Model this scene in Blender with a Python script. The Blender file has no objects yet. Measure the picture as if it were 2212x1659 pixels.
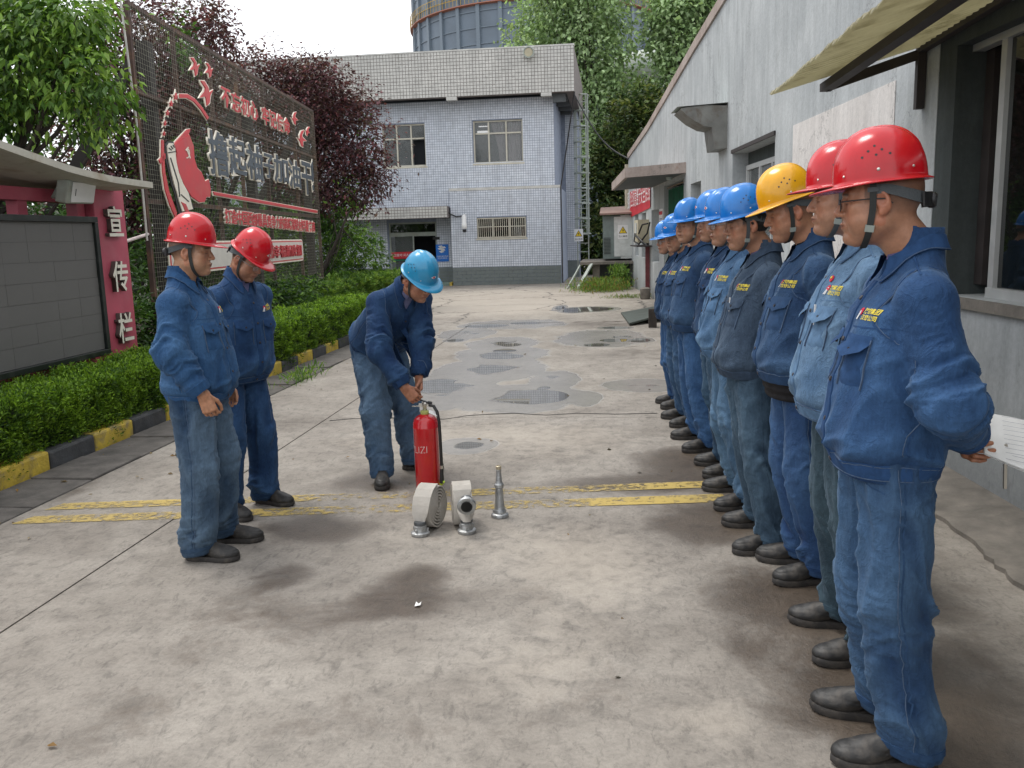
import bpy, bmesh, math, random
import numpy as np
from mathutils import Vector, Matrix, Euler
from mathutils.bvhtree import BVHTree
PI = math.pi
R = math.radians
SC = bpy.context.scene
COL = SC.collection
# ---------------------------------------------------------------- camera
cd = bpy.data.cameras.new('camera'); cam = bpy.data.objects.new('camera', cd); COL.objects.link(cam)
SC.camera = cam
cd.sensor_width = 36.0; cd.lens = 36.0 * 1900.0 / 2212.0
cd.clip_start = 0.05; cd.clip_end = 1500
_yaw, _pitch, _roll = 0.1178114, 0.1669784, 0.028
CAMP = np.array([0, 0, 1.53])
_F = np.array([-math.sin(_yaw) * math.cos(_pitch), math.cos(_yaw) * math.cos(_pitch), -math.sin(_pitch)])
_Rt = np.cross(_F, [0, 0, 1]); _Rt /= np.linalg.norm(_Rt); _Up = np.cross(_Rt, _F)
_R2 = _Rt * math.cos(_roll) - _Up * math.sin(_roll); _U2 = _Up * math.cos(_roll) + _Rt * math.sin(_roll)
cam.matrix_world = Matrix(((_R2[0], _U2[0], -_F[0], 0), (_R2[1], _U2[1], -_F[1], 0), (_R2[2], _U2[2], -_F[2], 1.53), (0, 0, 0, 1)))
# ---------------------------------------------------------------- light
SUN_EL, SUN_AZ = R(66), R(-60)
w = bpy.data.worlds.new("World"); SC.world = w; w.use_nodes = True
nt = w.node_tree; nt.nodes.clear()
wo = nt.nodes.new('ShaderNodeOutputWorld'); bg = nt.nodes.new('ShaderNodeBackground')
sky = nt.nodes.new('ShaderNodeTexSky'); sky.sky_type = 'NISHITA'; sky.sun_disc = False
sky.sun_elevation = SUN_EL; sky.sun_rotation = SUN_AZ; sky.dust_density = 4; sky.air_density = 1.2; sky.ozone_density = 1
# overcast: the sky's blue is pulled to an even white cloud layer
hs = nt.nodes.new('ShaderNodeMix'); hs.data_type = 'RGBA'; hs.inputs[0].default_value = 0.86
tcw = nt.nodes.new('ShaderNodeTexCoord'); nzw = nt.nodes.new('ShaderNodeTexNoise'); nzw.inputs['Scale'].default_value = 1.6; nzw.inputs['Detail'].default_value = 5
crw = nt.nodes.new('ShaderNodeValToRGB'); crw.color_ramp.elements[0].color = (8.6, 8.8, 9.2, 1); crw.color_ramp.elements[1].color = (10.4, 10.5, 10.7, 1)
crw.color_ramp.elements[0].position = .3; crw.color_ramp.elements[1].position = .7
nt.links.new(tcw.outputs['Generated'], nzw.inputs['Vector']); nt.links.new(nzw.outputs['Fac'], crw.inputs['Fac'])
nt.links.new(sky.outputs[0], hs.inputs[6]); nt.links.new(crw.outputs[0], hs.inputs[7])
nt.links.new(hs.outputs[2], bg.inputs[0]); bg.inputs[1].default_value = 0.108
nt.links.new(bg.outputs[0], wo.inputs[0])
ld = bpy.data.lights.new('sun', 'SUN'); ld.energy = 1.2; ld.angle = R(20); ld.color = (1, .97, .92)
lo_ = bpy.data.objects.new('sun', ld); COL.objects.link(lo_)
lo_.rotation_euler = Euler((R(90) - SUN_EL, 0, PI - SUN_AZ), 'XYZ')
vs = SC.view_settings; vs.view_transform = 'Standard'; vs.look = 'None'; vs.gamma = 1; vs.exposure = 0.62; vs.use_curve_mapping = False
SC.cycles.max_bounces = 6; SC.cycles.transparent_max_bounces = 8

# ---------------------------------------------------------------- helpers: placing by view ray (build-time surveying only)
def ray(px, py):
    return _F + _R2 * ((px - 1106.0) / 1900.0) - _U2 * ((py - 829.5) / 1900.0)
def gnd(px, py, z=0.0):
    d = ray(px, py); return CAMP + d * ((z - 1.53) / d[2])
def atY(px, py, Y):
    d = ray(px, py); return CAMP + d * (Y / d[1])
def atX(px, py, X):
    d = ray(px, py); return CAMP + d * (X / d[0])
def wallpt(px, py):
    d = ray(px, py); return CAMP + d * (2.445 / (d[0] + .075 * d[1]))

# ---------------------------------------------------------------- helpers: objects
def mesh_np(name, V, Fc, mat=None, parent=None, smooth=False, uv=None, cols=None, mats=None, midx=None):
    """V (n,3), Fc (m,3|4) arrays (or list of lists)"""
    me = bpy.data.meshes.new(name)
    V = np.asarray(V, dtype=np.float32)
    if isinstance(Fc, np.ndarray):
        n = Fc.shape[1]
        me.vertices.add(len(V)); me.vertices.foreach_set('co', V.ravel())
        me.loops.add(Fc.size); me.loops.foreach_set('vertex_index', Fc.astype(np.int32).ravel())
        me.polygons.add(len(Fc)); me.polygons.foreach_set('loop_start', np.arange(0, Fc.size, n, dtype=np.int32))
        me.update(calc_edges=True); me.validate()
    else:
        me.from_pydata(V.tolist(), [], Fc); me.update()
    me.polygons.foreach_set('use_smooth', np.full(len(me.polygons), bool(smooth)))
    if cols is not None:
        at = me.color_attributes.new('Col', 'FLOAT_COLOR', 'POINT')
        c = np.ones((len(V), 4), dtype=np.float32); c[:, :3] = cols
        at.data.foreach_set('color', c.ravel())
    for m in (mats or ([mat] if mat else [])): me.materials.append(m)
    if midx is not None:
        me.polygons.foreach_set('material_index', np.asarray(midx, dtype=np.int32))
    return link(name, me, parent)
def link(name, me, parent=None, loc=None):
    o = bpy.data.objects.new(name, me); COL.objects.link(o)
    if parent is not None: o.parent = parent
    if loc is not None: o.location = loc
    return o
def tag(o, label=None, cat=None, group=None, kind=None):
    if label: o['label'] = label
    if cat: o['category'] = cat
    if group: o['group'] = group
    if kind: o['kind'] = kind
    return o
def empty(name, loc=(0, 0, 0), rz=0.0, label=None, cat=None, group=None):
    o = bpy.data.objects.new(name, None); COL.objects.link(o); o.empty_display_size = .1
    o.location = loc; o.rotation_euler = (0, 0, rz)
    return tag(o, label, cat, group)

class MB:
    """collects simple solids into one mesh"""
    def __init__(s): s.v = []; s.f = []; s.M = None
    def add(s, V, F):
        n = len(s.v); V = [tuple(x) for x in V]
        if s.M is not None: V = [tuple(s.M @ Vector(x)) for x in V]
        s.v += V; s.f += [[i + n for i in f] for f in F]; return s
    def box(s, lo, hi):
        x0, y0, z0 = lo; x1, y1, z1 = hi
        if x0 > x1: x0, x1 = x1, x0
        if y0 > y1: y0, y1 = y1, y0
        if z0 > z1: z0, z1 = z1, z0
        return s.add([(x0,y0,z0),(x1,y0,z0),(x1,y1,z0),(x0,y1,z0),(x0,y0,z1),(x1,y0,z1),(x1,y1,z1),(x0,y1,z1)],
                     [(3,2,1,0),(4,5,6,7),(0,1,5,4),(1,2,6,5),(2,3,7,6),(3,0,4,7)])
    def bar(s, a, b, w, t=None, up=(0,0,1)):
        t = t or w; a = Vector(a); b = Vector(b); d = (b - a)
        if d.length < 1e-6: return s
        d.normalize(); u = Vector(up)
        if abs(d.dot(u)) > .98: u = Vector((1, 0, 0))
        r = d.cross(u).normalized(); u = r.cross(d).normalized()
        r = r * w / 2; u = u * t / 2
        return s.add([a-r-u, a+r-u, a+r+u, a-r+u, b-r-u, b+r-u, b+r+u, b-r+u],
                     [(0,1,2,3),(7,6,5,4),(0,4,5,1),(1,5,6,2),(2,6,7,3),(3,7,4,0)])
    def tube(s, pts, rad, n=8, cap=True):
        pts = [Vector(p) for p in pts]; V = []; F = []
        rr = rad if hasattr(rad, '__len__') else [rad] * len(pts)
        pu = None
        for i, p in enumerate(pts):
            d = (pts[min(i+1, len(pts)-1)] - pts[max(i-1, 0)]).normalized()
            if pu is None:
                pu = Vector((0,0,1)) if abs(d.z) < .9 else Vector((1,0,0))
            u = (pu - d * pu.dot(d)).normalized(); pu = u; r = d.cross(u)
            for k in range(n):
                a = 2*PI*k/n; V.append(p + (u*math.cos(a) + r*math.sin(a)) * rr[i])
        for i in range(len(pts)-1):
            for k in range(n):
                F.append((i*n+k, i*n+(k+1)%n, (i+1)*n+(k+1)%n, (i+1)*n+k))
        if cap:
            F.append(tuple(range(n-1,-1,-1))); F.append(tuple(range((len(pts)-1)*n, len(pts)*n)))
        return s.add(V, F)
    def lathe(s, prof, n=24, base=(0,0,0), axis=None):
        """prof [(r,z)...] bottom to top about z"""
        V = []; F = []; b = Vector(base)
        Mx = axis if axis is not None else Matrix.Identity(3)
        for r, z in prof:
            for k in range(n):
                a = 2*PI*k/n; V.append(b + Mx @ Vector((r*math.cos(a), r*math.sin(a), z)))
        for i in range(len(prof)-1):
            for k in range(n):
                F.append((i*n+k, i*n+(k+1)%n, (i+1)*n+(k+1)%n, (i+1)*n+k))
        F.append(tuple(range(n-1,-1,-1))); F.append(tuple(range((len(prof)-1)*n, len(prof)*n)))
        return s.add(V, F)
    def prism(s, poly, z0, z1, f=None):
        """poly 2d ccw, extruded z0..z1; f maps (x,y,z)->3d"""
        n = len(poly); f = f or (lambda x, y, z: (x, y, z))
        V = [f(x, y, z0) for x, y in poly] + [f(x, y, z1) for x, y in poly]
        F = [tuple(range(n-1,-1,-1)), tuple(range(n, 2*n))] + [(i, (i+1)%n, n+(i+1)%n, n+i) for i in range(n)]
        return s.add(V, F)
    def build(s, name, mat, parent=None, smooth=False, bevel=0.0):
        me = bpy.data.meshes.new(name); me.from_pydata(s.v, [], s.f); me.update()
        if mat: me.materials.append(mat)
        if smooth:
            me.polygons.foreach_set('use_smooth', np.ones(len(me.polygons), dtype=bool))
            try: me.set_sharp_from_angle(angle=R(40))
            except Exception: pass
        o = link(name, me, parent)
        if bevel > 0:
            md = o.modifiers.new('b', 'BEVEL'); md.width = bevel; md.segments = 2; md.limit_method = 'ANGLE'; md.angle_limit = R(40)
        return o

# ---------------------------------------------------------------- helpers: materials
class NG:
    def __init__(s, name):
        s.m = bpy.data.materials.new(name); s.m.use_nodes = True; s.t = s.m.node_tree; s.t.nodes.clear()
        s.out = s.n('ShaderNodeOutputMaterial'); s.b = s.n('ShaderNodeBsdfPrincipled'); s.l(s.b, 0, s.out, 0)
    def n(s, ty, **k):
        x = s.t.nodes.new(ty)
        for a, v in k.items():
            if hasattr(x, a): setattr(x, a, v)
            else: x.inputs[a].default_value = v
        return x
    def l(s, a, ao, b, bi): s.t.links.new(a.outputs[ao], b.inputs[bi])
    def coord(s, scale=(1,1,1), kind='Object'):
        tc = s.n('ShaderNodeTexCoord'); mp = s.n('ShaderNodeMapping'); mp.inputs['Scale'].default_value = scale
        s.l(tc, kind, mp, 'Vector'); return mp
    def world(s, scale=(1,1,1), loc=(0,0,0)):
        g = s.n('ShaderNodeNewGeometry'); mp = s.n('ShaderNodeMapping'); mp.inputs['Scale'].default_value = scale; mp.inputs['Location'].default_value = loc
        s.l(g, 'Position', mp, 'Vector'); return mp
    def noise(s, vec, scale, detail=4, rough=.55, dist=0):
        x = s.n('ShaderNodeTexNoise'); x.inputs['Scale'].default_value = scale; x.inputs['Detail'].default_value = detail
        x.inputs['Roughness'].default_value = rough; x.inputs['Distortion'].default_value = dist
        if vec: s.l(vec, 0, x, 'Vector')
        return x
    def ramp(s, src, so, stops):
        r = s.n('ShaderNodeValToRGB'); e = r.color_ramp.elements
        while len(e) < len(stops): e.new(.5)
        for i, (p, c) in enumerate(stops):
            e[i].position = p; e[i].color = (c, c, c, 1) if not hasattr(c, '__len__') else (*c, 1)
        s.l(src, so, r, 'Fac'); return r
    def mix(s, fac, a, b, mode='MIX'):
        """fac/a/b: number, colour or (node, out)"""
        x = s.n('ShaderNodeMix'); x.data_type = 'RGBA'; x.blend_type = mode; x.clamp_factor = True
        for v, i in ((fac, 0), (a, 6), (b, 7)):
            if isinstance(v, tuple) and len(v) == 2 and hasattr(v[0], 'outputs'): s.t.links.new(v[0].outputs[v[1]], x.inputs[i])
            elif hasattr(v, '__len__'): x.inputs[i].default_value = (*v, 1) if len(v) == 3 else v
            else: x.inputs[i].default_value = v if i == 0 else (v, v, v, 1)
        return x
    def math(s, op, a, b=0.0, c=None):
        x = s.n('ShaderNodeMath'); x.operation = op
        for i, v in enumerate((a, b) if c is None else (a, b, c)):
            if isinstance(v, tuple): s.t.links.new(v[0].outputs[v[1]], x.inputs[i])
            else: x.inputs[i].default_value = v
        return x
    def bump(s, src, so, strength, dist, prev=None):
        x = s.n('ShaderNodeBump'); x.inputs['Strength'].default_value = strength; x.inputs['Distance'].default_value = dist
        s.l(src, so, x, 'Height')
        if prev: s.l(prev, 0, x, 'Normal')
        s.l(x, 0, s.b, 'Normal'); return x
    def set(s, **k):
        for a, v in k.items():
            a = {'rough': 'Roughness', 'metal': 'Metallic', 'spec': 'Specular IOR Level', 'col': 'Base Color', 'coat': 'Coat Weight', 'sheen': 'Sheen Weight'}.get(a, a)
            if hasattr(v, '__len__') and len(v) == 3: v = (*v, 1)
            s.b.inputs[a].default_value = v
        return s
_MC = {}
def simple(name, col, rough=.6, metal=0, var=.12, scale=8, bump=.0, bscale=60, spec=.5, coat=0, dirt=None, dirt_amt=.5, dirt_scale=3):
    """colour with mottling, optional dirt, fine relief"""
    if name in _MC: return _MC[name]
    g = NG(name); v = g.coord()
    n = g.noise(v, scale, 5, .6)
    c0 = tuple(x * (1 - var) for x in col); c1 = tuple(min(1, x * (1 + var)) for x in col)
    r = g.ramp(n, 'Fac', [(.3, c0), (.7, c1)])
    src = (r, 0)
    if dirt is not None:
        n2 = g.noise(v, dirt_scale, 6, .65, .4); r2 = g.ramp(n2, 'Fac', [(.5, 0.), (.72, 1.)])
        mm = g.math('MULTIPLY', (r2, 0), dirt_amt)
        src = (g.mix((mm, 0), src, dirt), 2)
    g.t.links.new(src[0].outputs[src[1]], g.b.inputs['Base Color'])
    g.set(rough=rough, metal=metal, spec=spec, coat=coat)
    rr = g.ramp(n, 'Fac', [(.3, max(0, rough - .06)), (.7, min(1, rough + .08))]); g.l(rr, 0, g.b, 'Roughness')
    if bump > 0:
        nb = g.noise(v, bscale, 4, .6); g.bump(nb, 'Fac', bump, .01)
    _MC[name] = g.m; return g.m

# ---------------------------------------------------------------- helpers: noise, surface nets
def _hash(ix, iy, iz, seed):
    h = (ix * 374761393 + iy * 668265263 + iz * 2147483647 + seed * 1274126177) & 0xFFFFFFFF
    h = ((h ^ (h >> 13)) * 1274126177) & 0xFFFFFFFF
    h = (h ^ (h >> 16)) & 0xFFFFFFFF
    return (h / 4294967295.0).astype(np.float32)
def vnoise(x, y, z, seed=0):
    x = np.asarray(x, dtype=np.float64) + 100; y = np.asarray(y, dtype=np.float64) + 100; z = np.asarray(z, dtype=np.float64) + 100
    ix = np.floor(x).astype(np.int64); iy = np.floor(y).astype(np.int64); iz = np.floor(z).astype(np.int64)
    fx = x - ix; fy = y - iy; fz = z - iz
    fx = fx*fx*(3-2*fx); fy = fy*fy*(3-2*fy); fz = fz*fz*(3-2*fz)
    r = 0
    for dx in (0, 1):
        for dy in (0, 1):
            for dz in (0, 1):
                r = r + _hash(ix+dx, iy+dy, iz+dz, seed) * (fx if dx else 1-fx) * (fy if dy else 1-fy) * (fz if dz else 1-fz)
    return r * 2 - 1
def ridged(x, y, z, seed=0):
    r = 1 - np.abs(vnoise(x, y, z, seed)) * 2.2
    return np.sign(r)*np.abs(r)**1.25
def sstep(a, b, x):
    t = np.clip((x - a) / (b - a), 0, 1); return t*t*(3-2*t)
def smin(a, b, k):
    h = np.clip(.5 + .5*(b-a)/k, 0, 1); return b*(1-h) + a*h - k*h*(1-h)
def smax(a, b, k): return -smin(-a, -b, k)
def rcone(P, a, b, ra, rb):
    a = np.asarray(a, float); b = np.asarray(b, float); ab = b - a
    h = np.clip(((P - a) @ ab) / (ab @ ab), 0, 1)
    return np.sqrt((((P - a) - h[:, None]*ab)**2).sum(1)) - (ra + (rb - ra)*h)
def ellip(P, c, r, M=None):
    q = P - np.asarray(c, float)
    if M is not None: q = q @ M          # columns of M = local axes
    r = np.asarray(r, float); k = np.sqrt(((q / r)**2).sum(1)); k2 = np.sqrt(((q / r**2)**2).sum(1)) + 1e-9
    return k * (k - 1) / k2
def sdf_mesh(f, lo, hi, h):
    lo = np.asarray(lo, float); hi = np.asarray(hi, float); B = 8; bs = B*h
    nb = np.ceil((hi - lo) / bs).astype(int)
    g = np.stack(np.meshgrid(*[np.arange(n) for n in nb], indexing='ij'), -1).reshape(-1, 3)
    d = f(lo + (g + .5)*bs)
    g = g[np.abs(d) < bs*1.15]
    o = np.stack(np.meshgrid(*[np.arange(B+1)]*3, indexing='ij'), -1).reshape(-1, 3)
    idx = (g[:, None, :]*B + o[None])
    P = (lo + idx.reshape(-1, 3)*h)
    D = np.concatenate([f(P[i:i+400000]) for i in range(0, len(P), 400000)]).reshape(len(g), B+1, B+1, B+1)
    S = D < 0
    c = [S[:, i:i+B, j:j+B, k:k+B] for i in (0,1) for j in (0,1) for k in (0,1)]
    s = sum(x.astype(np.int8) for x in c); act = (s > 0) & (s < 8)
    b, i, j, k = np.nonzero(act)
    acc = np.zeros((len(b), 3)); cnt = np.zeros(len(b))
    cor = [(x, y, z) for x in (0,1) for y in (0,1) for z in (0,1)]
    dv = {q: D[b, i+q[0], j+q[1], k+q[2]] for q in cor}
    for q in cor:
        for ax in range(3):
            if q[ax] == 0:
                q2 = list(q); q2[ax] = 1; q2 = tuple(q2)
                a0, a1 = dv[q], dv[q2]; m = (a0 < 0) != (a1 < 0)
                t = np.where(m, a0 / np.where(m, a0 - a1, 1), 0)
                pt = np.tile(np.array(q, float), (len(b), 1)); pt[:, ax] += t
                acc += pt * m[:, None]; cnt += m
    cell = g[b]*B + np.stack([i, j, k], 1)
    V = lo + (cell + acc / cnt[:, None]) * h
    N = nb*B + 4
    key = lambda c: ((c[:, 0]+1)*N[1] + (c[:, 1]+1))*N[2] + c[:, 2]+1
    kk = key(cell); order = np.argsort(kk); ks = kk[order]
    quads = []
    for ax in range(3):
        a0 = S[:, :B, :B, :B]
        sl = [slice(0, B)]*3; sl[ax] = slice(1, B+1); a1 = S[:, sl[0], sl[1], sl[2]]
        bb, ii, jj, kk2 = np.nonzero(a0 != a1)
        base = g[bb]*B + np.stack([ii, jj, kk2], 1); inside0 = a0[bb, ii, jj, kk2]
        u, v = (ax+1) % 3, (ax+2) % 3; ids = []; ok = np.ones(len(base), bool)
        for du, dv_ in ((-1,-1), (0,-1), (0,0), (-1,0)):
            cc = base.copy(); cc[:, u] += du; cc[:, v] += dv_
            q = key(cc); p = np.searchsorted(ks, q); p = np.minimum(p, len(ks)-1); ok &= ks[p] == q; ids.append(order[p])
        Q = np.stack(ids, 1)[ok]; ins = inside0[ok]
        Q[~ins] = Q[~ins][:, ::-1]; quads.append(Q)
    return V, np.concatenate(quads)
def relax(V, F, it=1, lam=.5):
    for _ in range(it):
        A = np.zeros_like(V); n = np.zeros(len(V))
        for a in range(4):
            np.add.at(A, F[:, a], V[F[:, (a+1) % 4]]); np.add.at(n, F[:, a], 1)
            np.add.at(A, F[:, a], V[F[:, (a-1) % 4]]); np.add.at(n, F[:, a], 1)
        V = V*(1-lam) + lam*A/np.maximum(n, 1)[:, None]
    return V
def vnormals(V, F):
    n = np.cross(V[F[:, 2]] - V[F[:, 0]], V[F[:, 3]] - V[F[:, 1]]); A = np.zeros_like(V)
    for a in range(4): np.add.at(A, F[:, a], n)
    return A / (np.linalg.norm(A, axis=1)[:, None] + 1e-12)

def text_mesh(body, size, mat, extrude=0.0, offset=0.0, align='CENTER', shear=0.0, res=3):
    c = bpy.data.curves.new('txt', 'FONT'); c.body = body; c.size = size; c.extrude = extrude; c.offset = offset; c.align_x = align; c.align_y = 'CENTER'; c.shear = shear; c.resolution_u = res
    o = bpy.data.objects.new('txt', c); COL.objects.link(o); dg = bpy.context.evaluated_depsgraph_get(); dg.update()
    me = bpy.data.meshes.new_from_object(o.evaluated_get(dg)); bpy.data.objects.remove(o); me.materials.clear()
    if mat: me.materials.append(mat)
    return me

# =================================================================== MATERIALS OF THE SETTING
def mat_concrete():
    g = NG('concrete'); w_ = g.world(); a = g.n('ShaderNodeAttribute'); a.attribute_name = 'Col'
    sp = g.n('ShaderNodeSeparateColor'); g.l(a, 0, sp, 0)
    n1 = g.noise(w_, 1.3, 6, .62, .3); n2 = g.noise(w_, 9, 8, .68, .4); n3 = g.noise(w_, 60, 5, .7); nb_ = g.noise(w_, 2.6, 7, .66, .5); n5 = g.noise(g.world((1, .45, 1)), 26, 6, .75, .8)
    base = g.ramp(n1, 'Fac', [(.26, (.175, .154, .131)), (.5, (.262, .236, .204)), (.74, (.350, .320, .280))])
    r2 = g.ramp(n2, 'Fac', [(.30, .70), (.5, 1.0), (.72, 1.12)]); m = g.mix(1.0, (base, 0), (r2, 0), 'MULTIPLY')
    r3 = g.ramp(n3, 'Fac', [(.25, .80), (.55, 1.05), (.8, 1.16)]); m = g.mix(1.0, (m, 2), (r3, 0), 'MULTIPLY')
    r5 = g.ramp(n5, 'Fac', [(.38, .55), (.47, 1.0)]); m = g.mix(.55, (m, 2), (g.mix(1.0, (m, 2), (r5, 0), 'MULTIPLY'), 2))
    # small pits and debris specks
    vo = g.n('ShaderNodeTexVoronoi'); vo.inputs['Scale'].default_value = 34; g.l(w_, 0, vo, 'Vector'); rv = g.ramp(vo, 'Distance', [(.05, .35), (.11, 1.0)])
    n6 = g.noise(w_, 5, 3, .5); rv6 = g.ramp(n6, 'Fac', [(.52, 0.), (.62, .8)]); m = g.mix((rv6, 0), (m, 2), (g.mix(1.0, (m, 2), (rv, 0), 'MULTIPLY'), 2))
    # pale lime film where the Blue channel asks, streaked
    fb = g.math('ADD', (sp, 2), (g.math('MULTIPLY', (g.math('SUBTRACT', (n2, 0), .5), 0), .8), 0)); rb = g.ramp(fb, 0, [(.35, 0.), (.80, .6)])
    m = g.mix((rb, 0), (m, 2), (.45, .40, .335))
    # brown damp stains: Red channel
    f1 = g.math('ADD', (sp, 0), (g.math('MULTIPLY', (g.math('SUBTRACT', (nb_, 0), .5), 0), 1.5), 0)); f1 = g.math('ADD', (f1, 0), (g.math('MULTIPLY', (g.math('SUBTRACT', (n2, 0), .5), 0), .75), 0))
    f1 = g.math('ADD', (f1, 0), (g.math('MULTIPLY', (g.math('SUBTRACT', (n5, 0), .5), 0), .5), 0)); wet = g.ramp(f1, 0, [(.33, 0.), (.47, .42), (.72, .85), (1.0, 1.)])
    m = g.mix((g.math('MULTIPLY', (wet, 0), .86), 0), (m, 2), (g.mix(1.0, (m, 2), (.26, .205, .16), 'MULTIPLY'), 2))
    # water film and standing water: Green channel
    f2 = g.math('ADD', (sp, 1), (g.math('MULTIPLY', (g.math('SUBTRACT', (g.noise(w_, 3.2, 3, .5), 0), .5), 0), .35), 0))
    film = g.ramp(f2, 0, [(.33, 0.), (.39, 1.)]); pool = g.ramp(f2, 0, [(.72, 0.), (.76, 1.)])
    m = g.mix((film, 0), (m, 2), (g.mix(.55, (m, 2), (.27, .265, .255)), 2)); m = g.mix((pool, 0), (m, 2), (.13, .125, .115))
    # cracks
    vc = g.n('ShaderNodeTexVoronoi'); vc.feature = 'DISTANCE_TO_EDGE'; vc.inputs['Scale'].default_value = .55
    wn = g.noise(w_, 3, 5, .6); mx = g.mix(.3, (w_, 0), (wn, 1)); g.l(mx, 2, vc, 'Vector')
    sx = g.n('ShaderNodeSeparateXYZ'); g.l(g.world(), 0, sx, 0)
    rc = g.ramp(vc, 'Distance', [(.003, 1.), (.010, 0.)]); far = g.ramp(g.math('MULTIPLY', (sx, 1), .02), 0, [(.30, 0.), (.32, 1.)])
    m = g.mix((g.math('MULTIPLY', (rc, 0), (far, 0)), 0), (m, 2), (.06, .055, .05)); g.l(m, 2, g.b, 'Base Color')
    # gloss
    rg = g.mix((wet, 0), .82, .36); rg = g.mix((film, 0), (rg, 2), .24); rg = g.mix((pool, 0), (rg, 2), .012)
    sc_ = g.n('ShaderNodeSeparateColor'); g.l(rg, 2, sc_, 0); g.l(sc_, 0, g.b, 'Roughness')
    inv = g.math('SUBTRACT', 1.0, (pool, 0)); inv2 = g.math('SUBTRACT', 1.0, (g.math('MULTIPLY', (film, 0), .75), 0))
    h = g.math('ADD', (g.math('MULTIPLY', (n2, 0), .6), 0), (g.math('MULTIPLY', (n3, 0), .35), 0)); h = g.math('MULTIPLY', (h, 0), (g.math('MULTIPLY', (inv, 0), (inv2, 0)), 0))
    g.bump(h, 0, .55, .02); g.set(spec=.5); return g.m
def mat_plaster(nm, c0, c1, stain, warm=None, zdark=None):
    g = NG(nm); w_ = g.world(); n = g.noise(w_, 1.1, 6, .62, .5); n2 = g.noise(g.world((1, 1, .12)), 7, 6, .7, .4); n3 = g.noise(w_, 28, 6, .7)
    b = g.ramp(n, 'Fac', [(.3, c0), (.7, c1)]); r2 = g.ramp(n2, 'Fac', [(.40, 1.0), (.62, .82), (.75, .62)]); m = g.mix(1.0, (b, 0), (r2, 0), 'MULTIPLY')
    r3 = g.ramp(n3, 'Fac', [(.3, .88), (.6, 1.04)]); m = g.mix(1.0, (m, 2), (r3, 0), 'MULTIPLY')
    n4 = g.noise(g.world((1, 1, .5)), 3.3, 7, .75, 1.0); r4 = g.ramp(n4, 'Fac', [(.60, 0.), (.66, .55)]); m = g.mix((r4, 0), (m, 2), stain)
    n5 = g.noise(w_, 11, 5, .7, .5); r5 = g.ramp(n5, 'Fac', [(.745, 0.), (.755, .6)]); m = g.mix((r5, 0), (m, 2), (.66, .66, .64))
    vc = g.n('ShaderNodeTexVoronoi'); vc.feature = 'DISTANCE_TO_EDGE'; vc.inputs['Scale'].default_value = .55; wn = g.noise(w_, 3, 6, .7); mx = g.mix(.5, (w_, 0), (wn, 1)); g.l(mx, 2, vc, 'Vector')
    rc = g.ramp(vc, 'Distance', [(.0008, .5), (.0035, 0.)]); m = g.mix((rc, 0), (m, 2), (.10, .10, .10))
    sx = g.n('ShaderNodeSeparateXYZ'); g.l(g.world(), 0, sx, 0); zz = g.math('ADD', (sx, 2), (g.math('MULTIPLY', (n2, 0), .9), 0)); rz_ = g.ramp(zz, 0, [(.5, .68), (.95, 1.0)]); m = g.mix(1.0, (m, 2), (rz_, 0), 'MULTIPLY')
    g.l(m, 2, g.b, 'Base Color'); g.set(rough=.85, spec=.25); g.bump(n3, 'Fac', .3, .012); return g.m
M_CONC = mat_concrete()
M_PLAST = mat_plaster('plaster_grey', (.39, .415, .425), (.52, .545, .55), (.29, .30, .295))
M_PATCH = mat_plaster('patch_white', (.62, .585, .555), (.74, .71, .68), (.46, .42, .40))
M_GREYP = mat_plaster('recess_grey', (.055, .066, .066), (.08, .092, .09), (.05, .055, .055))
M_COPE = mat_plaster('coping_pink', (.36, .29, .255), (.47, .40, .36), (.30, .19, .15))
M_SOIL = simple('soil', (.055, .04, .028), .95, var=.5, scale=20, bump=.8, bscale=40)
M_CONC2 = simple('concrete_dark', (.105, .095, .085), .85, var=.35, scale=7, bump=.5, bscale=50, dirt=(.05, .047, .042), dirt_amt=.7, dirt_scale=4)
M_APRON = simple('apron_concrete', (.20, .18, .155), .85, var=.3, scale=6, bump=.5, bscale=50, dirt=(.08, .075, .065), dirt_amt=.6, dirt_scale=3)
M_KYEL = simple('kerb_yellow', (.50, .36, .045), .6, var=.25, scale=9, bump=.5, bscale=50, dirt=(.15, .135, .11), dirt_amt=1.0, dirt_scale=7)
M_KBLK = simple('kerb_black', (.050, .052, .055), .7, var=.4, scale=9, bump=.4, bscale=50, dirt=(.11, .10, .09), dirt_amt=.6, dirt_scale=5)
M_TILEB = None
def mat_tile(nm, c0, c1, rough=.35):
    g = NG(nm); w_ = g.world(); n = g.noise(w_, .7, 5, .6); wh = g.n('ShaderNodeTexWhiteNoise'); sn = g.n('ShaderNodeVectorMath'); sn.operation = 'SNAP'; sn.inputs[1].default_value = (.1, 9, .1); g.l(w_, 0, sn, 0); g.l(sn, 0, wh, 0)
    b = g.ramp(n, 'Fac', [(.3, c0), (.7, c1)]); r = g.ramp(wh, 'Value', [(0, .9), (1, 1.08)]); m = g.mix(1.0, (b, 0), (r, 0), 'MULTIPLY')
    n2 = g.noise(g.world((1, 1, .15)), 3, 6, .7); r2 = g.ramp(n2, 'Fac', [(.5, 1.), (.75, .78)]); m = g.mix(1.0, (m, 2), (r2, 0), 'MULTIPLY'); g.l(m, 2, g.b, 'Base Color'); g.set(rough=rough, spec=.5); return g.m
M_TBLUE = mat_tile('tile_pale_blue', (.58, .62, .685), (.68, .71, .755)); M_TGREY = mat_tile('tile_cream_grey', (.50, .495, .465), (.60, .59, .55), .5)
M_GROUTB = simple('grout_blue', (.24, .275, .35), .9, var=.2); M_GROUTG = simple('grout_brown', (.20, .175, .165), .9, var=.25)
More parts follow.
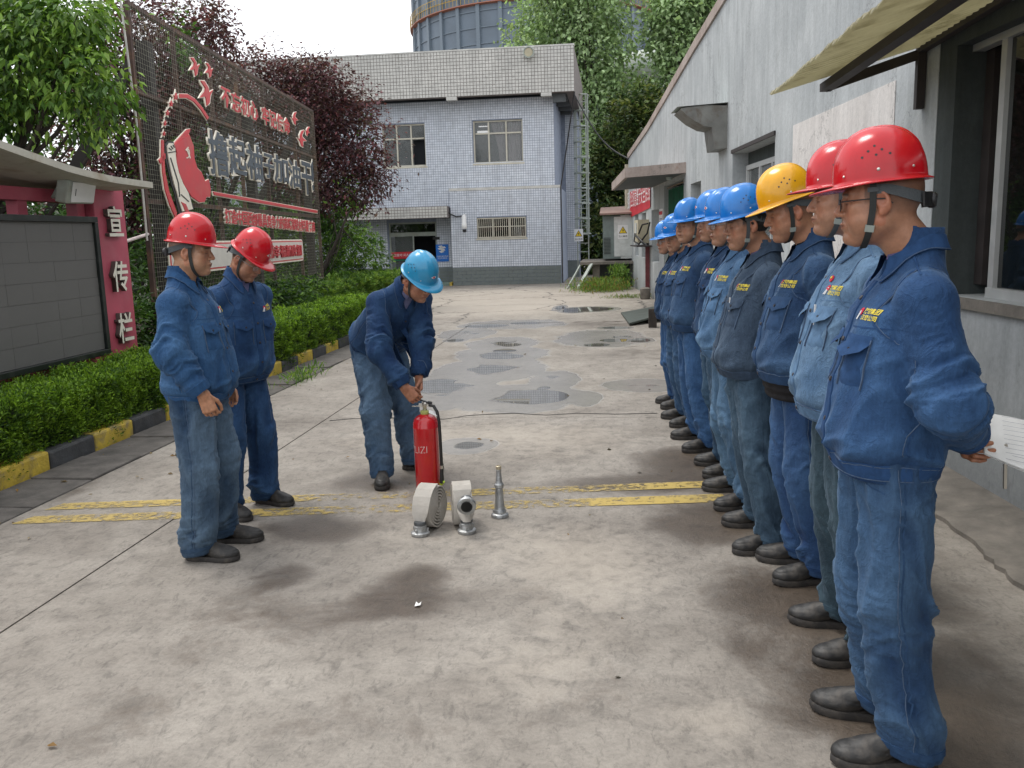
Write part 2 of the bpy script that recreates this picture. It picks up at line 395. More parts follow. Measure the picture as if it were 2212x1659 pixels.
M_DADO = simple('dado_grey', (.165, .19, .185), .7, var=.15, scale=3, dirt=(.11, .115, .105), dirt_amt=.5)
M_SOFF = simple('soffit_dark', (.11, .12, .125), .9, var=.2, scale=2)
M_FRAME = simple('window_frame_cream', (.58, .55, .46), .45, var=.1, scale=5, dirt=(.35, .28, .18), dirt_amt=.5)
M_ALU = simple('aluminium', (.55, .56, .55), .4, .4, var=.08)
def mat_glass(nm, col, a=.35, rough=.02):
    g = NG(nm); g.set(col=col, rough=rough, spec=.8); g.b.inputs['Alpha'].default_value = a; return g.m
M_GLASS = mat_glass('glass_grey', (.17, .185, .185), .42); M_GLASSD = mat_glass('glass_dark', (.008, .010, .009), .90)
M_ROOMD = simple('room_dark', (.012, .014, .018), .9); M_ROOM = simple('room_grey', (.42, .44, .44), .9)
M_CURT = simple('curtain', (.82, .78, .79), .85, var=.1, scale=6); M_GCURT = simple('curtain_green', (.008, .09, .045), .8, var=.3, scale=10)
M_RUST = simple('rusty_frame', (.075, .043, .035), .75, var=.35, scale=8, bump=.3, bscale=60, dirt=(.23, .11, .05), dirt_amt=.7, dirt_scale=4)
M_RUSTL = simple('rusty_pale', (.24, .17, .11), .75, var=.35, scale=8, dirt=(.12, .06, .035), dirt_amt=.8, dirt_scale=5)
M_RUSTD = simple('frame_dark', (.035, .028, .027), .7, var=.3, scale=8)
M_WIRE = simple('wire_grey', (.26, .26, .20), .6, .2, var=.3, dirt=(.16, .09, .05), dirt_amt=.5)
M_SIGNR = simple('sign_red', (.60, .055, .065), .5, var=.1, scale=5, dirt=(.55, .16, .13), dirt_amt=.5); M_SIGNC = simple('sign_cream', (.84, .78, .66), .55, var=.08, scale=6, dirt=(.5, .42, .3), dirt_amt=.4)
M_SIGND = simple('sign_darkgrey', (.075, .095, .115), .5, var=.15); M_SIGNB = simple('sign_black', (.02, .02, .022), .5); M_SIGNW = simple('sign_white', (.66, .62, .56), .5, var=.08)
M_PYL = simple('pylon_red', (.44, .075, .115), .5, var=.14, scale=3, bump=.1, bscale=40, dirt=(.46, .15, .18), dirt_amt=.6, dirt_scale=1.6)
M_LEDP = simple('led_panel', (.135, .132, .125), .6, var=.08, scale=6, bump=.6, bscale=900); M_LEDF = simple('led_frame', (.010, .014, .013), .35, var=.3, dirt=(.06, .06, .05), dirt_amt=.5, dirt_scale=8)
M_CANO = simple('canopy_cream', (.46, .44, .37), .7, var=.12, scale=4, bump=.3, bscale=30, dirt=(.20, .13, .06), dirt_amt=.6, dirt_scale=4)
M_CHR = simple('character_cream', (.74, .70, .60), .5, var=.06); M_CHRS = simple('character_side', (.10, .08, .07), .6)
M_BARK = simple('bark', (.045, .036, .030), .9, var=.4, scale=14, bump=.9, bscale=40)
M_TANK = simple('tank_paint', (.15, .19, .235), .55, var=.1, scale=.3, dirt=(.09, .11, .13), dirt_amt=.5, dirt_scale=.2); M_TRIB = simple('tank_rib', (.17, .21, .25), .6); M_TORNG = simple('tank_walk', (.45, .17, .10), .6); M_TYEL = simple('rail_yellow', (.58, .38, .06), .6)
M_GALV = simple('galvanised', (.36, .40, .36), .55, .1, var=.15, dirt=(.25, .2, .12), dirt_amt=.4); M_CABW = simple('cabinet_white', (.58, .60, .58), .5, var=.1, dirt=(.3, .3, .26), dirt_amt=.4); M_CABG = simple('cabinet_green', (.16, .20, .19), .55, var=.15)
M_BLK = simple('cable_black', (.012, .012, .013), .5); M_BLUEP = simple('poster_blue', (.01, .16, .58), .5, var=.2, scale=5); M_WPNT = simple('white_paint', (.75, .75, .74), .5, var=.05); M_TRIY = simple('sign_yellow', (.78, .55, .02), .5)
M_BANN = simple('banner_red', (.55, .02, .035), .6, var=.15, scale=4); M_GRN = simple('green_paint', (.01, .18, .09), .5)
def leaf_mat(nm, rough=.5, tr=.35):
    g = NG(nm); a = g.n('ShaderNodeAttribute'); a.attribute_name = 'Col'; g.l(a, 0, g.b, 'Base Color'); g.set(rough=rough, spec=.45)
    t = g.n('ShaderNodeBsdfTranslucent'); m = g.mix(1.0, (a, 0), (1.0, 1.0, .55), 'MULTIPLY'); g.l(m, 2, t, 0); ms = g.n('ShaderNodeMixShader'); ms.inputs[0].default_value = tr
    g.l(g.b, 0, ms, 1); g.l(t, 0, ms, 2); g.l(ms, 0, g.out, 0); return g.m
M_LEAF = leaf_mat('leaf'); M_LEAFR = leaf_mat('leaf_purple', .5, .25)

# =================================================================== SKY IS THE WORLD; GROUND
m = MB(); m.box((-400, -60, -.5), (400, 700, -.045)); tag(m.build('ground', M_CONC2), kind='structure')
BL = []   # stain fields: channel, centre, radii, strength
def blob(ch, px, py, rx, ry, st=1.0):
    c = gnd(px, py); rX = abs(gnd(px+rx, py)[0]-c[0]); rY = abs(gnd(px, py-ry)[1]-gnd(px, py+ry)[1])/2
    BL.append((ch, c[0], c[1], rX, rY, st))
for a in ((1730,1290,170,62,1.3),(1860,1500,170,100,1.4),(1620,1400,60,35,.5),(1540,1125,125,42,1.3),(1490,1000,100,34,1.2),(2060,1600,200,90,.9),(1400,1040,170,14,.75),(1330,1050,140,16,.6),(2000,1250,90,90,.35),(2120,1400,120,160,.3),
          (905,1245,60,24,1.1),(870,1300,95,30,1.25),(680,1145,100,27,1.2),(800,1038,85,26,1.05),(560,1310,110,34,.50),(430,1420,120,48,.48),(300,1520,130,40,.45),(180,1610,120,44,.48),(610,1250,70,30,.8),(700,1340,120,50,.5),
          (1000,1560,200,60,.35),(1350,1500,120,50,.25),(700,1560,150,50,.3),(1160,1300,110,50,.3),(80,1080,70,26,.7),(180,1040,60,20,.5),(620,760,60,12,.8),(900,690,70,10,.4),(1250,1400,90,60,.3),(960,1180,90,22,.35),(1450,830,120,20,.4),(1390,760,110,20,.5),(1300,700,110,14,.5),(1150,640,240,6,.35)): blob(0, *a)
for a in ((1155,857,78,17,1.0),(938,832,46,15,1.0),(1062,797,44,9,1.0),(1088,770,46,6,1.0),(1090,757,26,4,1.0),(1105,745,24,4,.9),(1050,704,50,4,1.0),(1135,698,34,3,1.0),(985,735,22,4,.85),(1330,735,36,4,1.0),(1345,728,24,3,1.0),(1270,668,60,5,1.0),(1290,745,34,4,.9),(1240,672,30,4,.9),(1330,708,34,3,.9),(1175,838,20,5,.8),(1380,735,30,5,.9),(1210,665,14,6,.8),(40,1078,50,10,.75)): blob(1, *a)
for a in ((1120,858,140,30,.60),(960,838,110,34,.60),(1060,798,120,26,.60),(1080,765,100,18,.58),(1085,742,80,14,.58),(1200,820,55,22,.56),(1010,720,60,12,.58),(1010,962,62,17,.62),(930,872,80,16,.55),(1390,832,90,15,.56),(1150,800,12,4,.5),(1300,730,110,20,.5),(1110,700,120,10,.52),(1265,860,40,18,.5)): blob(1, *a)
for a in ((1100,640,300,22,.9),(1200,1180,200,70,.5),(1150,1450,220,110,.5),(860,1150,150,50,.4),(800,960,150,40,.35),(1200,960,220,50,.5),(1300,1250,160,80,.5),(1000,1620,60,20,.3),(560,1100,80,20,.4),(1040,935,260,24,.4),(1560,1560,120,60,.6),(300,1350,200,60,.2),(700,830,130,40,.15),(1110,665,280,20,.6)): blob(2, *a)
def fields(X, Y):
    C = np.zeros((len(X), 3))
    for ch, cx, cy, rX, rY, st in BL:
        d = ((X-cx)/rX)**2 + ((Y-cy)/rY)**2
        v = st*np.exp(-d*.69) if ch != 1 else st*1.30*np.exp(-np.minimum(d, 30)**1.3*.69)
        C[:, ch] = np.maximum(C[:, ch], v) if ch == 1 else C[:, ch] + v*(1-C[:, ch]*.5)
    return C
road = tag(empty('road', (0, 0, 0)), kind='structure')
def slab(x0f, x1f, y0, y1, step, z=0.0, seed=0, jag=.01):
    ny = int((y1-y0)/step)+1; ys = np.linspace(y0, y1, ny); nx = int((x1f(y0)-x0f(y0))/step)+1
    V = []; F = []
    jt = vnoise(np.linspace(0, (x1f(y0)-x0f(y0))*6, nx), 0*np.zeros(nx), 0*np.zeros(nx), seed)*jag
    X = np.zeros((ny, nx)); Y = np.zeros((ny, nx))
    for j, y in enumerate(ys):
        X[j] = np.linspace(x0f(y), x1f(y), nx); Y[j] = y
    Y[0] += jt + .004; Y[-1] += jt - .004
    n = nx*ny; P = np.stack([X.ravel(), Y.ravel(), np.full(n, z)], 1)
    idx = np.arange(n).reshape(ny, nx); Q = np.stack([idx[:-1, :-1].ravel(), idx[:-1, 1:].ravel(), idx[1:, 1:].ravel(), idx[1:, :-1].ravel()], 1)
    # skirts
    ring = np.concatenate([idx[0, :], idx[1:, -1], idx[-1, -2::-1], idx[-2:0:-1, 0]]); S = P[ring].copy(); S[:, 2] -= .04; a = np.arange(len(ring)); b = (a+1) % len(ring)
    Q2 = np.stack([ring[b], ring[a], n+a, n+b], 1); P2 = np.concatenate([P, S]); o = mesh_np('slab', P2, np.concatenate([Q, Q2]), M_CONC, road, False, cols=fields(P2[:, 0], P2[:, 1])); return o
xj = lambda y: -2.49 - .004*(y-5); xk = lambda y: -3.455 - .0; xr = lambda y: 1.70 if y < 6 else 2.1-.07*(y-0)
slab(lambda y: xj(y)+.006, lambda y: 2.35, .2, 7.3, .045, seed=1, jag=.03)
slab(lambda y: xj(y)+.006, lambda y: 1.95, 7.3, 15.45, .05, seed=1, jag=.03)
slab(lambda y: xk(y), lambda y: xj(y)-.006, .5, 7.15, .05, seed=3); slab(lambda y: xk(y), lambda y: xj(y)-.006, 7.15, 15.45, .06, seed=3)
slab(lambda y: -5.29, lambda y: 1.3, 15.45, 19.6, .09, seed=5, jag=.06); slab(lambda y: -5.29, lambda y: 1.0, 19.6, 23.6, .12, seed=6, jag=.06); slab(lambda y: -9, lambda y: .75, 23.6, 28.4, .15, seed=7, jag=.05); slab(lambda y: -1.6, lambda y: 1.0, 28.4, 34, .3, seed=8)
# crack across the first joint: a dark crevice with crumbled lips
m = MB(); pts = [gnd(x, y) for x, y in ((712,909),(760,905),(830,903),(960,906),(1010,898),(1060,895),(1110,893),(1180,897),(1250,893),(1330,895),(1420,893))]
V = []; 
for i, p in enumerate(pts):
    ww = .006 + .010*random.Random(i).random(); V += [(p[0], p[1]-ww, .0025), (p[0], p[1]+ww, .0025)]
m.add(V, [(2*i, 2*i+2, 2*i+3, 2*i+1) for i in range(len(pts)-1)]); m.build('crack', simple('crack_dark', (.02, .018, .016), .9), road)
# painted stripes
def mat_line():
    g = NG('road_paint'); w_ = g.world(); n = g.noise(w_, 22, 6, .7, .3); n2 = g.noise(w_, 1.6, 4, .6); sx = g.n('ShaderNodeSeparateXYZ'); g.l(w_, 0, sx, 0)
    b = g.ramp(n2, 'Fac', [(.35, (.40, .30, .11)), (.65, (.52, .38, .10))]); g.l(b, 0, g.b, 'Base Color')
    keep = g.ramp(g.math('MULTIPLY', (g.math('ADD', (sx, 0), 3.5), 0), .25), 0, [(0, .60), (.35, .50), (.5, .30), (.72, .36), (.85, .56)])
    s_ = g.math('ADD', (keep, 0), (g.math('MULTIPLY', (g.math('SUBTRACT', (n, 0), .5), 0), 2.2), 0)); s_ = g.math('ADD', (s_, 0), (g.math('SUBTRACT', (n2, 0), .5), 0))
    r = g.ramp(s_, 0, [(.28, 0.), (.62, .9)]); g.l(r, 0, g.b, 'Alpha'); g.set(rough=.7); return g.m
M_LINE = mat_line()
def stripe(corners):
    P = [gnd(x, y) for x, y in corners]; m = MB(); m.add([(p[0], p[1], .004) for p in P], [(0, 1, 2, 3)]); tag(m.build('road_marking', M_LINE), kind='structure')
stripe(((95,1103),(1530,1054),(1530,1040),(140,1088))); stripe(((25,1133),(1575,1085),(1560,1068),(75,1116)))
# kerb and drain covers
kerb = tag(empty('kerb', (0, 0, 0)), kind='structure'); covs = tag(empty('drain_channel', (0, 0, 0)), kind='structure')
y = 3.395; k = 1; rr = random.Random(4)
while y < 15.2:
    L = .555; m = MB(); jx = rr.uniform(-.008, .008); m.box((-4.11+jx, y+.006, -.04), (-3.96+jx, y+L-.006, .125 + rr.uniform(-.008, .008))); o = m.build('kerb_stone', M_KYEL if k % 2 == 0 else M_KBLK, kerb, bevel=.018); y += L; k += 1
y = 2.9; k = 0
while y < 15.3:
    L = .62 + rr.uniform(-.02, .02); m = MB(); z = rr.uniform(.0, .012); m.M = Matrix.Translation((-3.70, y+L/2, z)) @ Matrix.Rotation(rr.uniform(-.012, .012), 4, 'Y') @ Matrix.Rotation(rr.uniform(-.012, .012), 4, 'Z')
    m.box((-.235, -L/2+.009, -.06), (.225, L/2-.009, .0)); m.build('cover_slab', M_CONC2, covs, bevel=.01); y += L; k += 1
m = MB(); m.box((-14, 1, -.2), (-4.112, 15.1, .035)); m.box((-14, 15.1, -.2), (-5.45, 24.2, .035)); tag(m.build('planting_bed', M_SOIL), kind='structure')
for q in range(16):
    m = MB(); m.box((-5.449, 15.15+q*.555, -.04), (-5.30, 15.69+q*.555, .12)); m.build('kerb_stone', M_KYEL if q % 2 else M_KBLK, kerb, bevel=.018)
# broken apron along the right wall
rr = random.Random(8); m = MB(); poly = []
W0 = lambda s, o=0.0: (2.445 - .075*s - o, s)
pts = [(1.70 + .03*math.sin(y*3.1) + rr.uniform(-.014, .014) - .06*(y-4) + (.0 if y > 3 else .05), y) for y in np.arange(1.2, 6.6, .06)]
n = len(pts); V = [(x, y, .022) for x, y in pts] + [(W0(y)[0]+.02, y, .055) for x, y in pts] + [(x-.004, y, -.03) for x, y in pts]
m.add(V, [(i, n+i, n+i+1, i+1) for i in range(n-1)] + [(2*n+i, i, i+1, 2*n+i+1) for i in range(n-1)]); tag(m.build('wall_apron', M_APRON), kind='structure')

# =================================================================== RIGHT BUILDING
def Wp(s, z, o=0.0): return (2.445 - .075*s - o, s + 0*o, z)      # o: metres out from the wall face towards the road
def ztop(s): return 3.66 + .062*(26.6 - s) if s < 21.5 else 3.66 + .045*(26.6-s)
hall = empty('wall_building', (2.2, 10, 0), 0, 'long grey plastered workshop wall with sloping pink edged gable behind the row of men', 'building')
hall.location = (0, 0, 0)
def wbox(m, s0, s1, z0, z1, o0=-.30, o1=0.0, top=False):
    za, zb = (z1, z1) if not top else (ztop(s0), ztop(s1))
    V = [Wp(s0, z0, o0), Wp(s1, z0, o0), Wp(s1, zb, o0), Wp(s0, za, o0), Wp(s0, z0, o1), Wp(s1, z0, o1), Wp(s1, zb, o1), Wp(s0, za, o1)]
    m.add(V, [(0, 1, 2, 3), (7, 6, 5, 4), (0, 4, 5, 1), (1, 5, 6, 2), (2, 6, 7, 3), (3, 7, 4, 0)])
ops = [(-1.5, 5.93, 1.10, 2.66), (9.85, 12.0, 1.25, 2.50), (14.35, 15.35, 1.3, 2.30), (16.1, 18.7, 0.0, 2.45), (19.5, 20.9, .85, 2.02), (22.0, 23.0, .9, 2.0), (23.8, 24.7, .9, 2.0)]
m = MB(); s = -3.0
for a, b, z0, z1 in ops:
    a = max(a, s)
    if a > s: wbox(m, s, a, -.04, 0, top=True)
    if z0 > 0: wbox(m, a, b, -.04, z0)
    wbox(m, a, b, z1, 0, top=True); s = b
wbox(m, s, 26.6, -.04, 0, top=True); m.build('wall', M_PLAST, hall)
m = MB(); V = [Wp(26.6, -.04, -.301), Wp(26.6, 3.66, -.301), (6, 26.0, 3.66), (6, 26.0, -.04)]; m.add(V, [(0, 1, 2, 3)]); m.build('end_wall', M_PLAST, hall)
m = MB()
for s0, s1 in ((-3, 5), (5, 10), (10, 15), (15, 21.5), (21.5, 26.65)):
    V = [Wp(s0, ztop(s0)+.001, -.32), Wp(s1, ztop(s1)+.001, -.32), Wp(s1, ztop(s1)+.13, -.32), Wp(s0, ztop(s0)+.13, -.32), Wp(s0, ztop(s0)-.02, .03), Wp(s1, ztop(s1)-.02, .03), Wp(s1, ztop(s1)+.13, .03), Wp(s0, ztop(s0)+.13, .03)]
    m.add(V, [(0, 1, 2, 3), (7, 6, 5, 4), (0, 4, 5, 1), (2, 6, 7, 3), (1, 5, 6, 2), (3, 7, 4, 0)])
m.build('coping', M_COPE, hall)
m = MB(); V = [Wp(-3, ztop(-3), -.3), Wp(26.6, 3.6, -.3), (9, 26.6, 3.6), (9, -3, ztop(-3))]; m.add(V, [(0, 3, 2, 1)]); m.build('roof', M_SOFF, hall)
m = MB(); wbox(m, 6.60, 9.15, 1.0, 2.515, .001, .006); m.build('whitewashed_panel', M_PATCH, hall)
# interiors
m = MB(); m.box((2.9, -3, -.04), (7, 26, -.02)); m.box((5.5, -3, 0), (5.6, 26, 3.4)); m.box((2.75, -3.1, 0), (5.5, -3, 3.4)); m.build('interior', M_ROOMD, hall)
# near window: grey reveal, sill, mullions, glass with things behind it
wn_ = MB(); wbox(wn_, 5.70, 5.929, 1.101, 2.659, -.285, -.004); wbox(wn_, 3.0, 5.70, 2.56, 2.659, -.285, -.004); f = wn_.build('window_recess', M_GREYP, hall)
m = MB(); wbox(m, 1.5, 5.93, 1.04, 1.10, .0005, .035); m.build('window_sill', M_APRON, hall)
win = MB()
for s0, s1 in ((5.32, 5.38), (3.2, 3.26)): wbox(win, s0, s1, 1.16, 2.52, -.15, -.10)
wbox(win, 1.5, 5.38, 1.101, 1.16, -.16, -.09); wbox(win, 1.5, 5.70, 2.52, 2.559, -.16, -.09)
wf = win.build('window_frame', M_ALU, hall)
m = MB(); wbox(m, 3.262, 5.318, 1.161, 2.519, -.13, -.125); m.build('pane', M_GLASSD, wf)
m = MB(); wbox(m, 5.60, 5.698, 1.161, 2.519, -.20, -.17); m.build('sliding_frame', M_RUSTD, wf)
m = MB()
for i, s in enumerate((5.385, 5.46, 5.535)): wbox(m, s, s+.05, 1.161, 2.519, -.28, -.22)
m.build('inner_post', simple('inner_post', (.20, .185, .15), .7), wf)
inn = MB()
for i in range(14): z = 1.15 + i*.10
m = MB()
for i in range(4):
    for j in range(5): m.box((2.62 + .001, 5.42 - .5*i, 1.0+.45*j), (2.64, 5.42-.5*i+.49, 1.0+.45*j+.44))
for i in range(9):
    wbox(m, 4.9, 5.31, 2.02+i*.05, 2.055+i*.05, -.30, -.27)
m.build('blind', simple('blind', (.12, .12, .11), .7), wf)
# window 2
m = MB(); wbox(m, 9.851, 11.999, 2.33, 2.499, -.29, -.20); wbox(m, 11.85, 11.999, 1.251, 2.33, -.29, -.20); m.build('window_recess', M_GREYP, hall)
m = MB()
for s in (9.86, 10.5, 11.1, 11.78): wbox(m, s, s+.06, 1.31, 2.32, -.19, -.14)
wbox(m, 9.86, 11.84, 1.251, 1.31, -.19, -.14); wbox(m, 9.86, 11.84, 2.27, 2.329, -.2, -.141); wf = m.build('window_frame', M_ALU, hall)
for s0, s1 in ((9.921, 10.499), (10.561, 11.099), (11.161, 11.779)):
    m = MB(); wbox(m, s0, s1, 1.311, 2.269, -.17, -.165); m.build('pane', M_GLASS, wf)
m = MB(); wbox(m, 9.83, 12.02, 2.50, 2.545, .0005, .02); m.build('lintel', M_RUSTD, hall)
for (s0, s1, z0, z1) in ops[2:3] + ops[4:]:
    m = MB(); wbox(m, s0+.001, s1-.001, z0+.001, z1-.001, -.29, -.20); f = m.build('shutter', M_PLAST if s0 > 19 else M_GREYP, hall)
    m = MB(); wbox(m, s0+.08, s0+.10, z0+.01, z1-.01, -.199, -.15); m.build('shutter_bar', M_RUSTD, f)
# door: green strip curtain
dc = MB(); V = []; N = 60
for i in range(N+1):
    s_ = 16.12 + 2.55*i/N; o = -.10 + .035*math.sin(i*1.35) + .012*math.sin(i*.6)
    V += [Wp(s_, .02, o), Wp(s_, 2.36, o*.6-.03)]
dc.add(V, [(2*i, 2*i+2, 2*i+3, 2*i+1) for i in range(N)]); tag(dc.build('door_curtain', M_GCURT, None, smooth=True), 'green curtain hanging in the doorway under the concrete canopy', 'curtain')
m = MB(); m.tube([Wp(16.0, 2.40, -.06), Wp(18.8, 2.40, -.06)], .012); m.build('curtain_rail', M_RUSTL, bpy.data.objects['door_curtain'])
# concrete canopy over the door
cn = empty('door_canopy', (1.1, 17.5, 2.5), 0, 'pink edged concrete canopy slab jutting out over the curtained doorway', 'canopy'); cn.location = (0, 0, 0)
zc = 2.50
Pw1 = Wp(15.85, 0, -.005)[:2]; Pw2 = Wp(20.6, 0, -.005)[:2]; Po1 = (.21, 16.0); Po2 = (-.03, 20.6)
m = MB(); m.add([(*Pw1, zc+.02), (*Po1, zc-.02), (*Po2, zc-.02), (*Pw2, zc+.02), (*Pw1, zc+.20), (*Po1, zc+.15), (*Po2, zc+.15), (*Pw2, zc+.20)], [(0, 3, 2, 1), (4, 5, 6, 7), (0, 1, 5, 4), (1, 2, 6, 5), (2, 3, 7, 6), (3, 0, 4, 7)]); m.build('slab', M_COPE, cn)
m = MB(); m.add([(Pw1[0]-.03, Pw1[1]+.03, zc+.016), (Po1[0]+.05, Po1[1]+.05, zc-.024), (Po2[0]+.05, Po2[1]-.05, zc-.024), (Pw2[0]-.03, Pw2[1]-.03, zc+.016)], [(0, 3, 2, 1)]); m.build('soffit', M_SOFF, cn)
m = MB(); m.lathe([(.05, 0), (.06, .05), (.02, .06)], 10, (1.0, 16.3, zc-.07)); m.build('lamp', M_GALV, cn)
# duct hood
dh = empty('duct_hood', (0, 0, 0), 0, 'rusty grey sheet metal duct hood sticking out high on the wall', 'duct')
m = MB(); a = Wp(12.75, 0); V = []
prof = [(-.02, 2.62), (.05, 2.62), (.09, 2.80), (.13, 3.02), (.15, 3.10), (.40, 3.10), (.62, 3.17), (.62, 3.20), (.30, 3.30), (-.02, 3.30)]
prof = [(-.02, 2.60), (.16, 2.60), (.19, 2.80), (.20, 2.88), (.30, 2.90), (.46, 2.99), (.62, 3.13), (.60, 3.145), (.30, 3.17), (-.02, 3.15)]
for s_ in (12.35, 12.95): V += [Wp(s_, z, o) for o, z in prof]
n = len(prof); m.add(V, [tuple(range(n)), tuple(range(2*n-1, n-1, -1))] + [(i, n+i, n+(i+1) % n, (i+1) % n) for i in range(n)]); m.build('hood', simple('duct_metal', (.20, .20, .185), .55, .5, var=.25, scale=5, dirt=(.10, .06, .035), dirt_amt=.8, dirt_scale=4), dh)
m = MB(); m.add([Wp(12.33, 3.19, .0), Wp(12.33, 3.16, .66), Wp(12.97, 3.16, .66), Wp(12.97, 3.19, 0)], [(0, 1, 2, 3)]); m.add([Wp(12.33, 3.186, .0), Wp(12.33, 3.156, .66), Wp(12.97, 3.156, .66), Wp(12.97, 3.186, 0)], [(3, 2, 1, 0)]); m.build('cover_plate', M_GALV, dh)
# corrugated awning
aw = empty('awning', (0, 0, 0), 0, 'yellowed corrugated awning on dark angle iron brackets above the near window', 'awning')
V = []; N = 340
A0 = np.array(atY(1665, 211, 6.15)); A1 = np.array(Wp(6.15, 2.64, .0)); wd = np.array([-.075, 1, 0])/math.hypot(.075, 1)
for i in range(N+1):
    t = i/N*5.2; wv = .017*math.sin(t/.076*2*PI); jag = .010*vnoise(np.array([t*6]), np.array([0.]), np.array([0.]), 3)[0] + .012*math.sin(t/.076*2*PI)
    p0 = A0 - wd*t + np.array([jag, 0, wv+.02+.05*t]); p1 = A1 - wd*t + np.array([0, 0, wv+.02+.05*t])
    for q in (0, .33, .66, 1): V.append(tuple(p0*(1-q) + p1*q))
V2 = [(x, y, z+.006) for x, y, z in V]; n4 = len(V)
F_ = [(i*4+j, i*4+j+1, (i+1)*4+j+1, (i+1)*4+j) for i in range(N) for j in range(3)]
m = MB(); m.add(V + V2, F_ + [tuple(n4+q for q in f[::-1]) for f in F_] + [(i*4, (i+1)*4, n4+(i+1)*4, n4+i*4) for i in range(N)])
gw = NG('corrugated_plastic'); nw = gw.noise(gw.coord(), 4, 6, .7); rw = gw.ramp(nw, 'Fac', [(.30, (.42, .39, .27)), (.5, (.58, .55, .41)), (.8, (.66, .63, .48))]); gw.l(rw, 0, gw.b, 'Base Color'); gw.set(rough=.6)
tw_ = gw.n('ShaderNodeBsdfTranslucent'); gw.l(rw, 0, tw_, 0); mw = gw.n('ShaderNodeMixShader'); mw.inputs[0].default_value = .62; gw.l(gw.b, 0, mw, 1); gw.l(tw_, 0, mw, 2); gw.l(mw, 0, gw.out, 0)
m.build('corrugated_sheet', gw.m, aw, smooth=True)
B0 = np.array(atY(1785, 178, 6.15)); m = MB(); m.bar(tuple(A1 + (0, 0, -.03)), tuple(B0 + (0, 0, -.03)), .05, .06); m.build('bracket_arm', M_RUSTD, aw)
m = MB(); m.bar(tuple(B0 + np.array((0, .03, -.03))), tuple(B0 - wd*5 + np.array((0, 0, .22))), .07, .05); m.build('rail', M_RUSTD, aw)
m = MB(); m.bar(Wp(6.13, 2.66, .03), Wp(6.13, 2.26, .03), .05, .055, up=(0, 1, 0)); m.build('bracket_post', M_RUSTD, aw)
m = MB(); m.bar(Wp(6.1, 2.63, .03), Wp(1.2, 2.875, .03), .05, .05); m.build('wall_rail', M_RUSTD, aw)
# banner, meter box, pipes, signs on the wall
bn = MB(); V = []
for i in range(13):
    s_ = 26.0 - 5.0*i/12; o = .02 + .012*math.sin(i*2.1); V += [Wp(s_, 1.95 + .13*i/12, o), Wp(s_, 2.66 - .0*i, o)]
bn.add(V, [(2*i, 2*i+1, 2*i+3, 2*i+2) for i in range(12)]); bo = bn.build('banner', M_BANN); tag(bo, 'red cloth banner with white characters on the far end of the grey wall', 'banner')
def text_on(body, size, mat, M, parent, nm='character', depth=.0, off=0.0, sx=1.0, sy=1.0):
    me = text_mesh(body, size, mat, depth, off, res=1); S = Matrix.Diagonal((sx, sy, 1, 1)); me.transform(M @ S); return link(nm, me, parent)
def wallM(s, z, o): # x axis along the wall reading from far to near for an onlooker on the road
    xa = Vector((.075, -1, 0)).normalized(); za = Vector((-1, -.075, 0)).normalized(); ya = Vector((0, 0, 1)); M = Matrix((xa, ya, za)).transposed().to_4x4(); M.translation = Vector(Wp(s, z, o)); return M
text_on('强化红线意识', .52, M_WPNT, wallM(24.9, 2.40, .05), bo, 'lettering'); text_on('坚守安全底线', .52, M_WPNT, wallM(22.3, 2.42, .05), bo, 'lettering')
mb_ = empty('meter_box', (0, 0, 0), 0, 'cream electric meter box with loose black cables on an iron shelf', 'meter box')
m = MB(); wbox(m, 20.2+1.2, 22.3, 1.27, 1.82, .0, .26); bx = m.build('box', simple('box_cream', (.50, .45, .32), .6, dirt=(.25, .2, .12), dirt_amt=.5), mb_)
m = MB(); wbox(m, 21.6, 21.85, 1.50, 1.75, .261, .29); m.build('meter', M_CABW, bx)
m = MB(); m.tube([Wp(21.7, 1.5, .30), Wp(21.6, 1.32, .33), Wp(21.3, 1.25, .25), Wp(20.9, 1.5, .1), Wp(20.8, 1.75, .05)], .02); m.tube([Wp(21.5, 1.45, .30), Wp(21.2, 1.4, .28), Wp(21.0, 1.3, .2), Wp(20.9, 1.2, .1)], .025); m.tube([Wp(21.3, 1.5, .25), Wp(21.0, 1.7, .2), Wp(20.8, 1.72, .1)], .02); m.build('cable', M_BLK, mb_)
m = MB(); wbox(m, 20.8, 22.5, 1.19, 1.22, .0, .34); m.build('shelf', M_RUSTD, mb_)
m = MB(); m.bar(Wp(21.2, 0, .06), Wp(21.2, 1.22, .06), .10, .08, up=(0, 1, 0)); tag(m.build('conduit_channel', simple('channel_red', (.16, .035, .04), .6, var=.3)), 'dark red steel channel running down the wall below the meter box', 'conduit')
m = MB(); m.lathe([(.10, 0), (.115, .02), (.12, .24), (.07, .27)], 14, (.72, 20.6, 0)); o = m.build('concrete_bucket', M_APRON, smooth=True); tag(o, 'grey cement pail at the foot of the wall under the meter box', 'bucket')
dp = MB(); dp.tube([(.40, 26.75, .1), (.40, 26.75, 3.5)], .055, 10); dp.tube([(.40, 26.75, .12), (.34, 26.6, .05)], .06, 10); tag(dp.build('drainpipe', simple('pipe_cream', (.50, .45, .34), .55, var=.12, dirt=(.3, .22, .12), dirt_amt=.6), smooth=True), 'cream plastic drainpipe down the far corner of the grey wall', 'drainpipe')
nb = empty('notice_board', (0, 0, 0), 0, 'white notice sheet with red heading fixed beside the curtained doorway', 'notice')
m = MB(); wbox(m, 18.85, 19.4, 1.35, 2.0, .001, .015); m.build('sheet', M_WPNT, nb); m = MB(); wbox(m, 18.87, 19.38, 1.88, 1.95, .0155, .018); m.build('heading_bar', M_BANN, nb)
m = MB()
for i in range(7): wbox(m, 18.9, 19.33, 1.42+.06*i, 1.445+.06*i, .0155, .018)
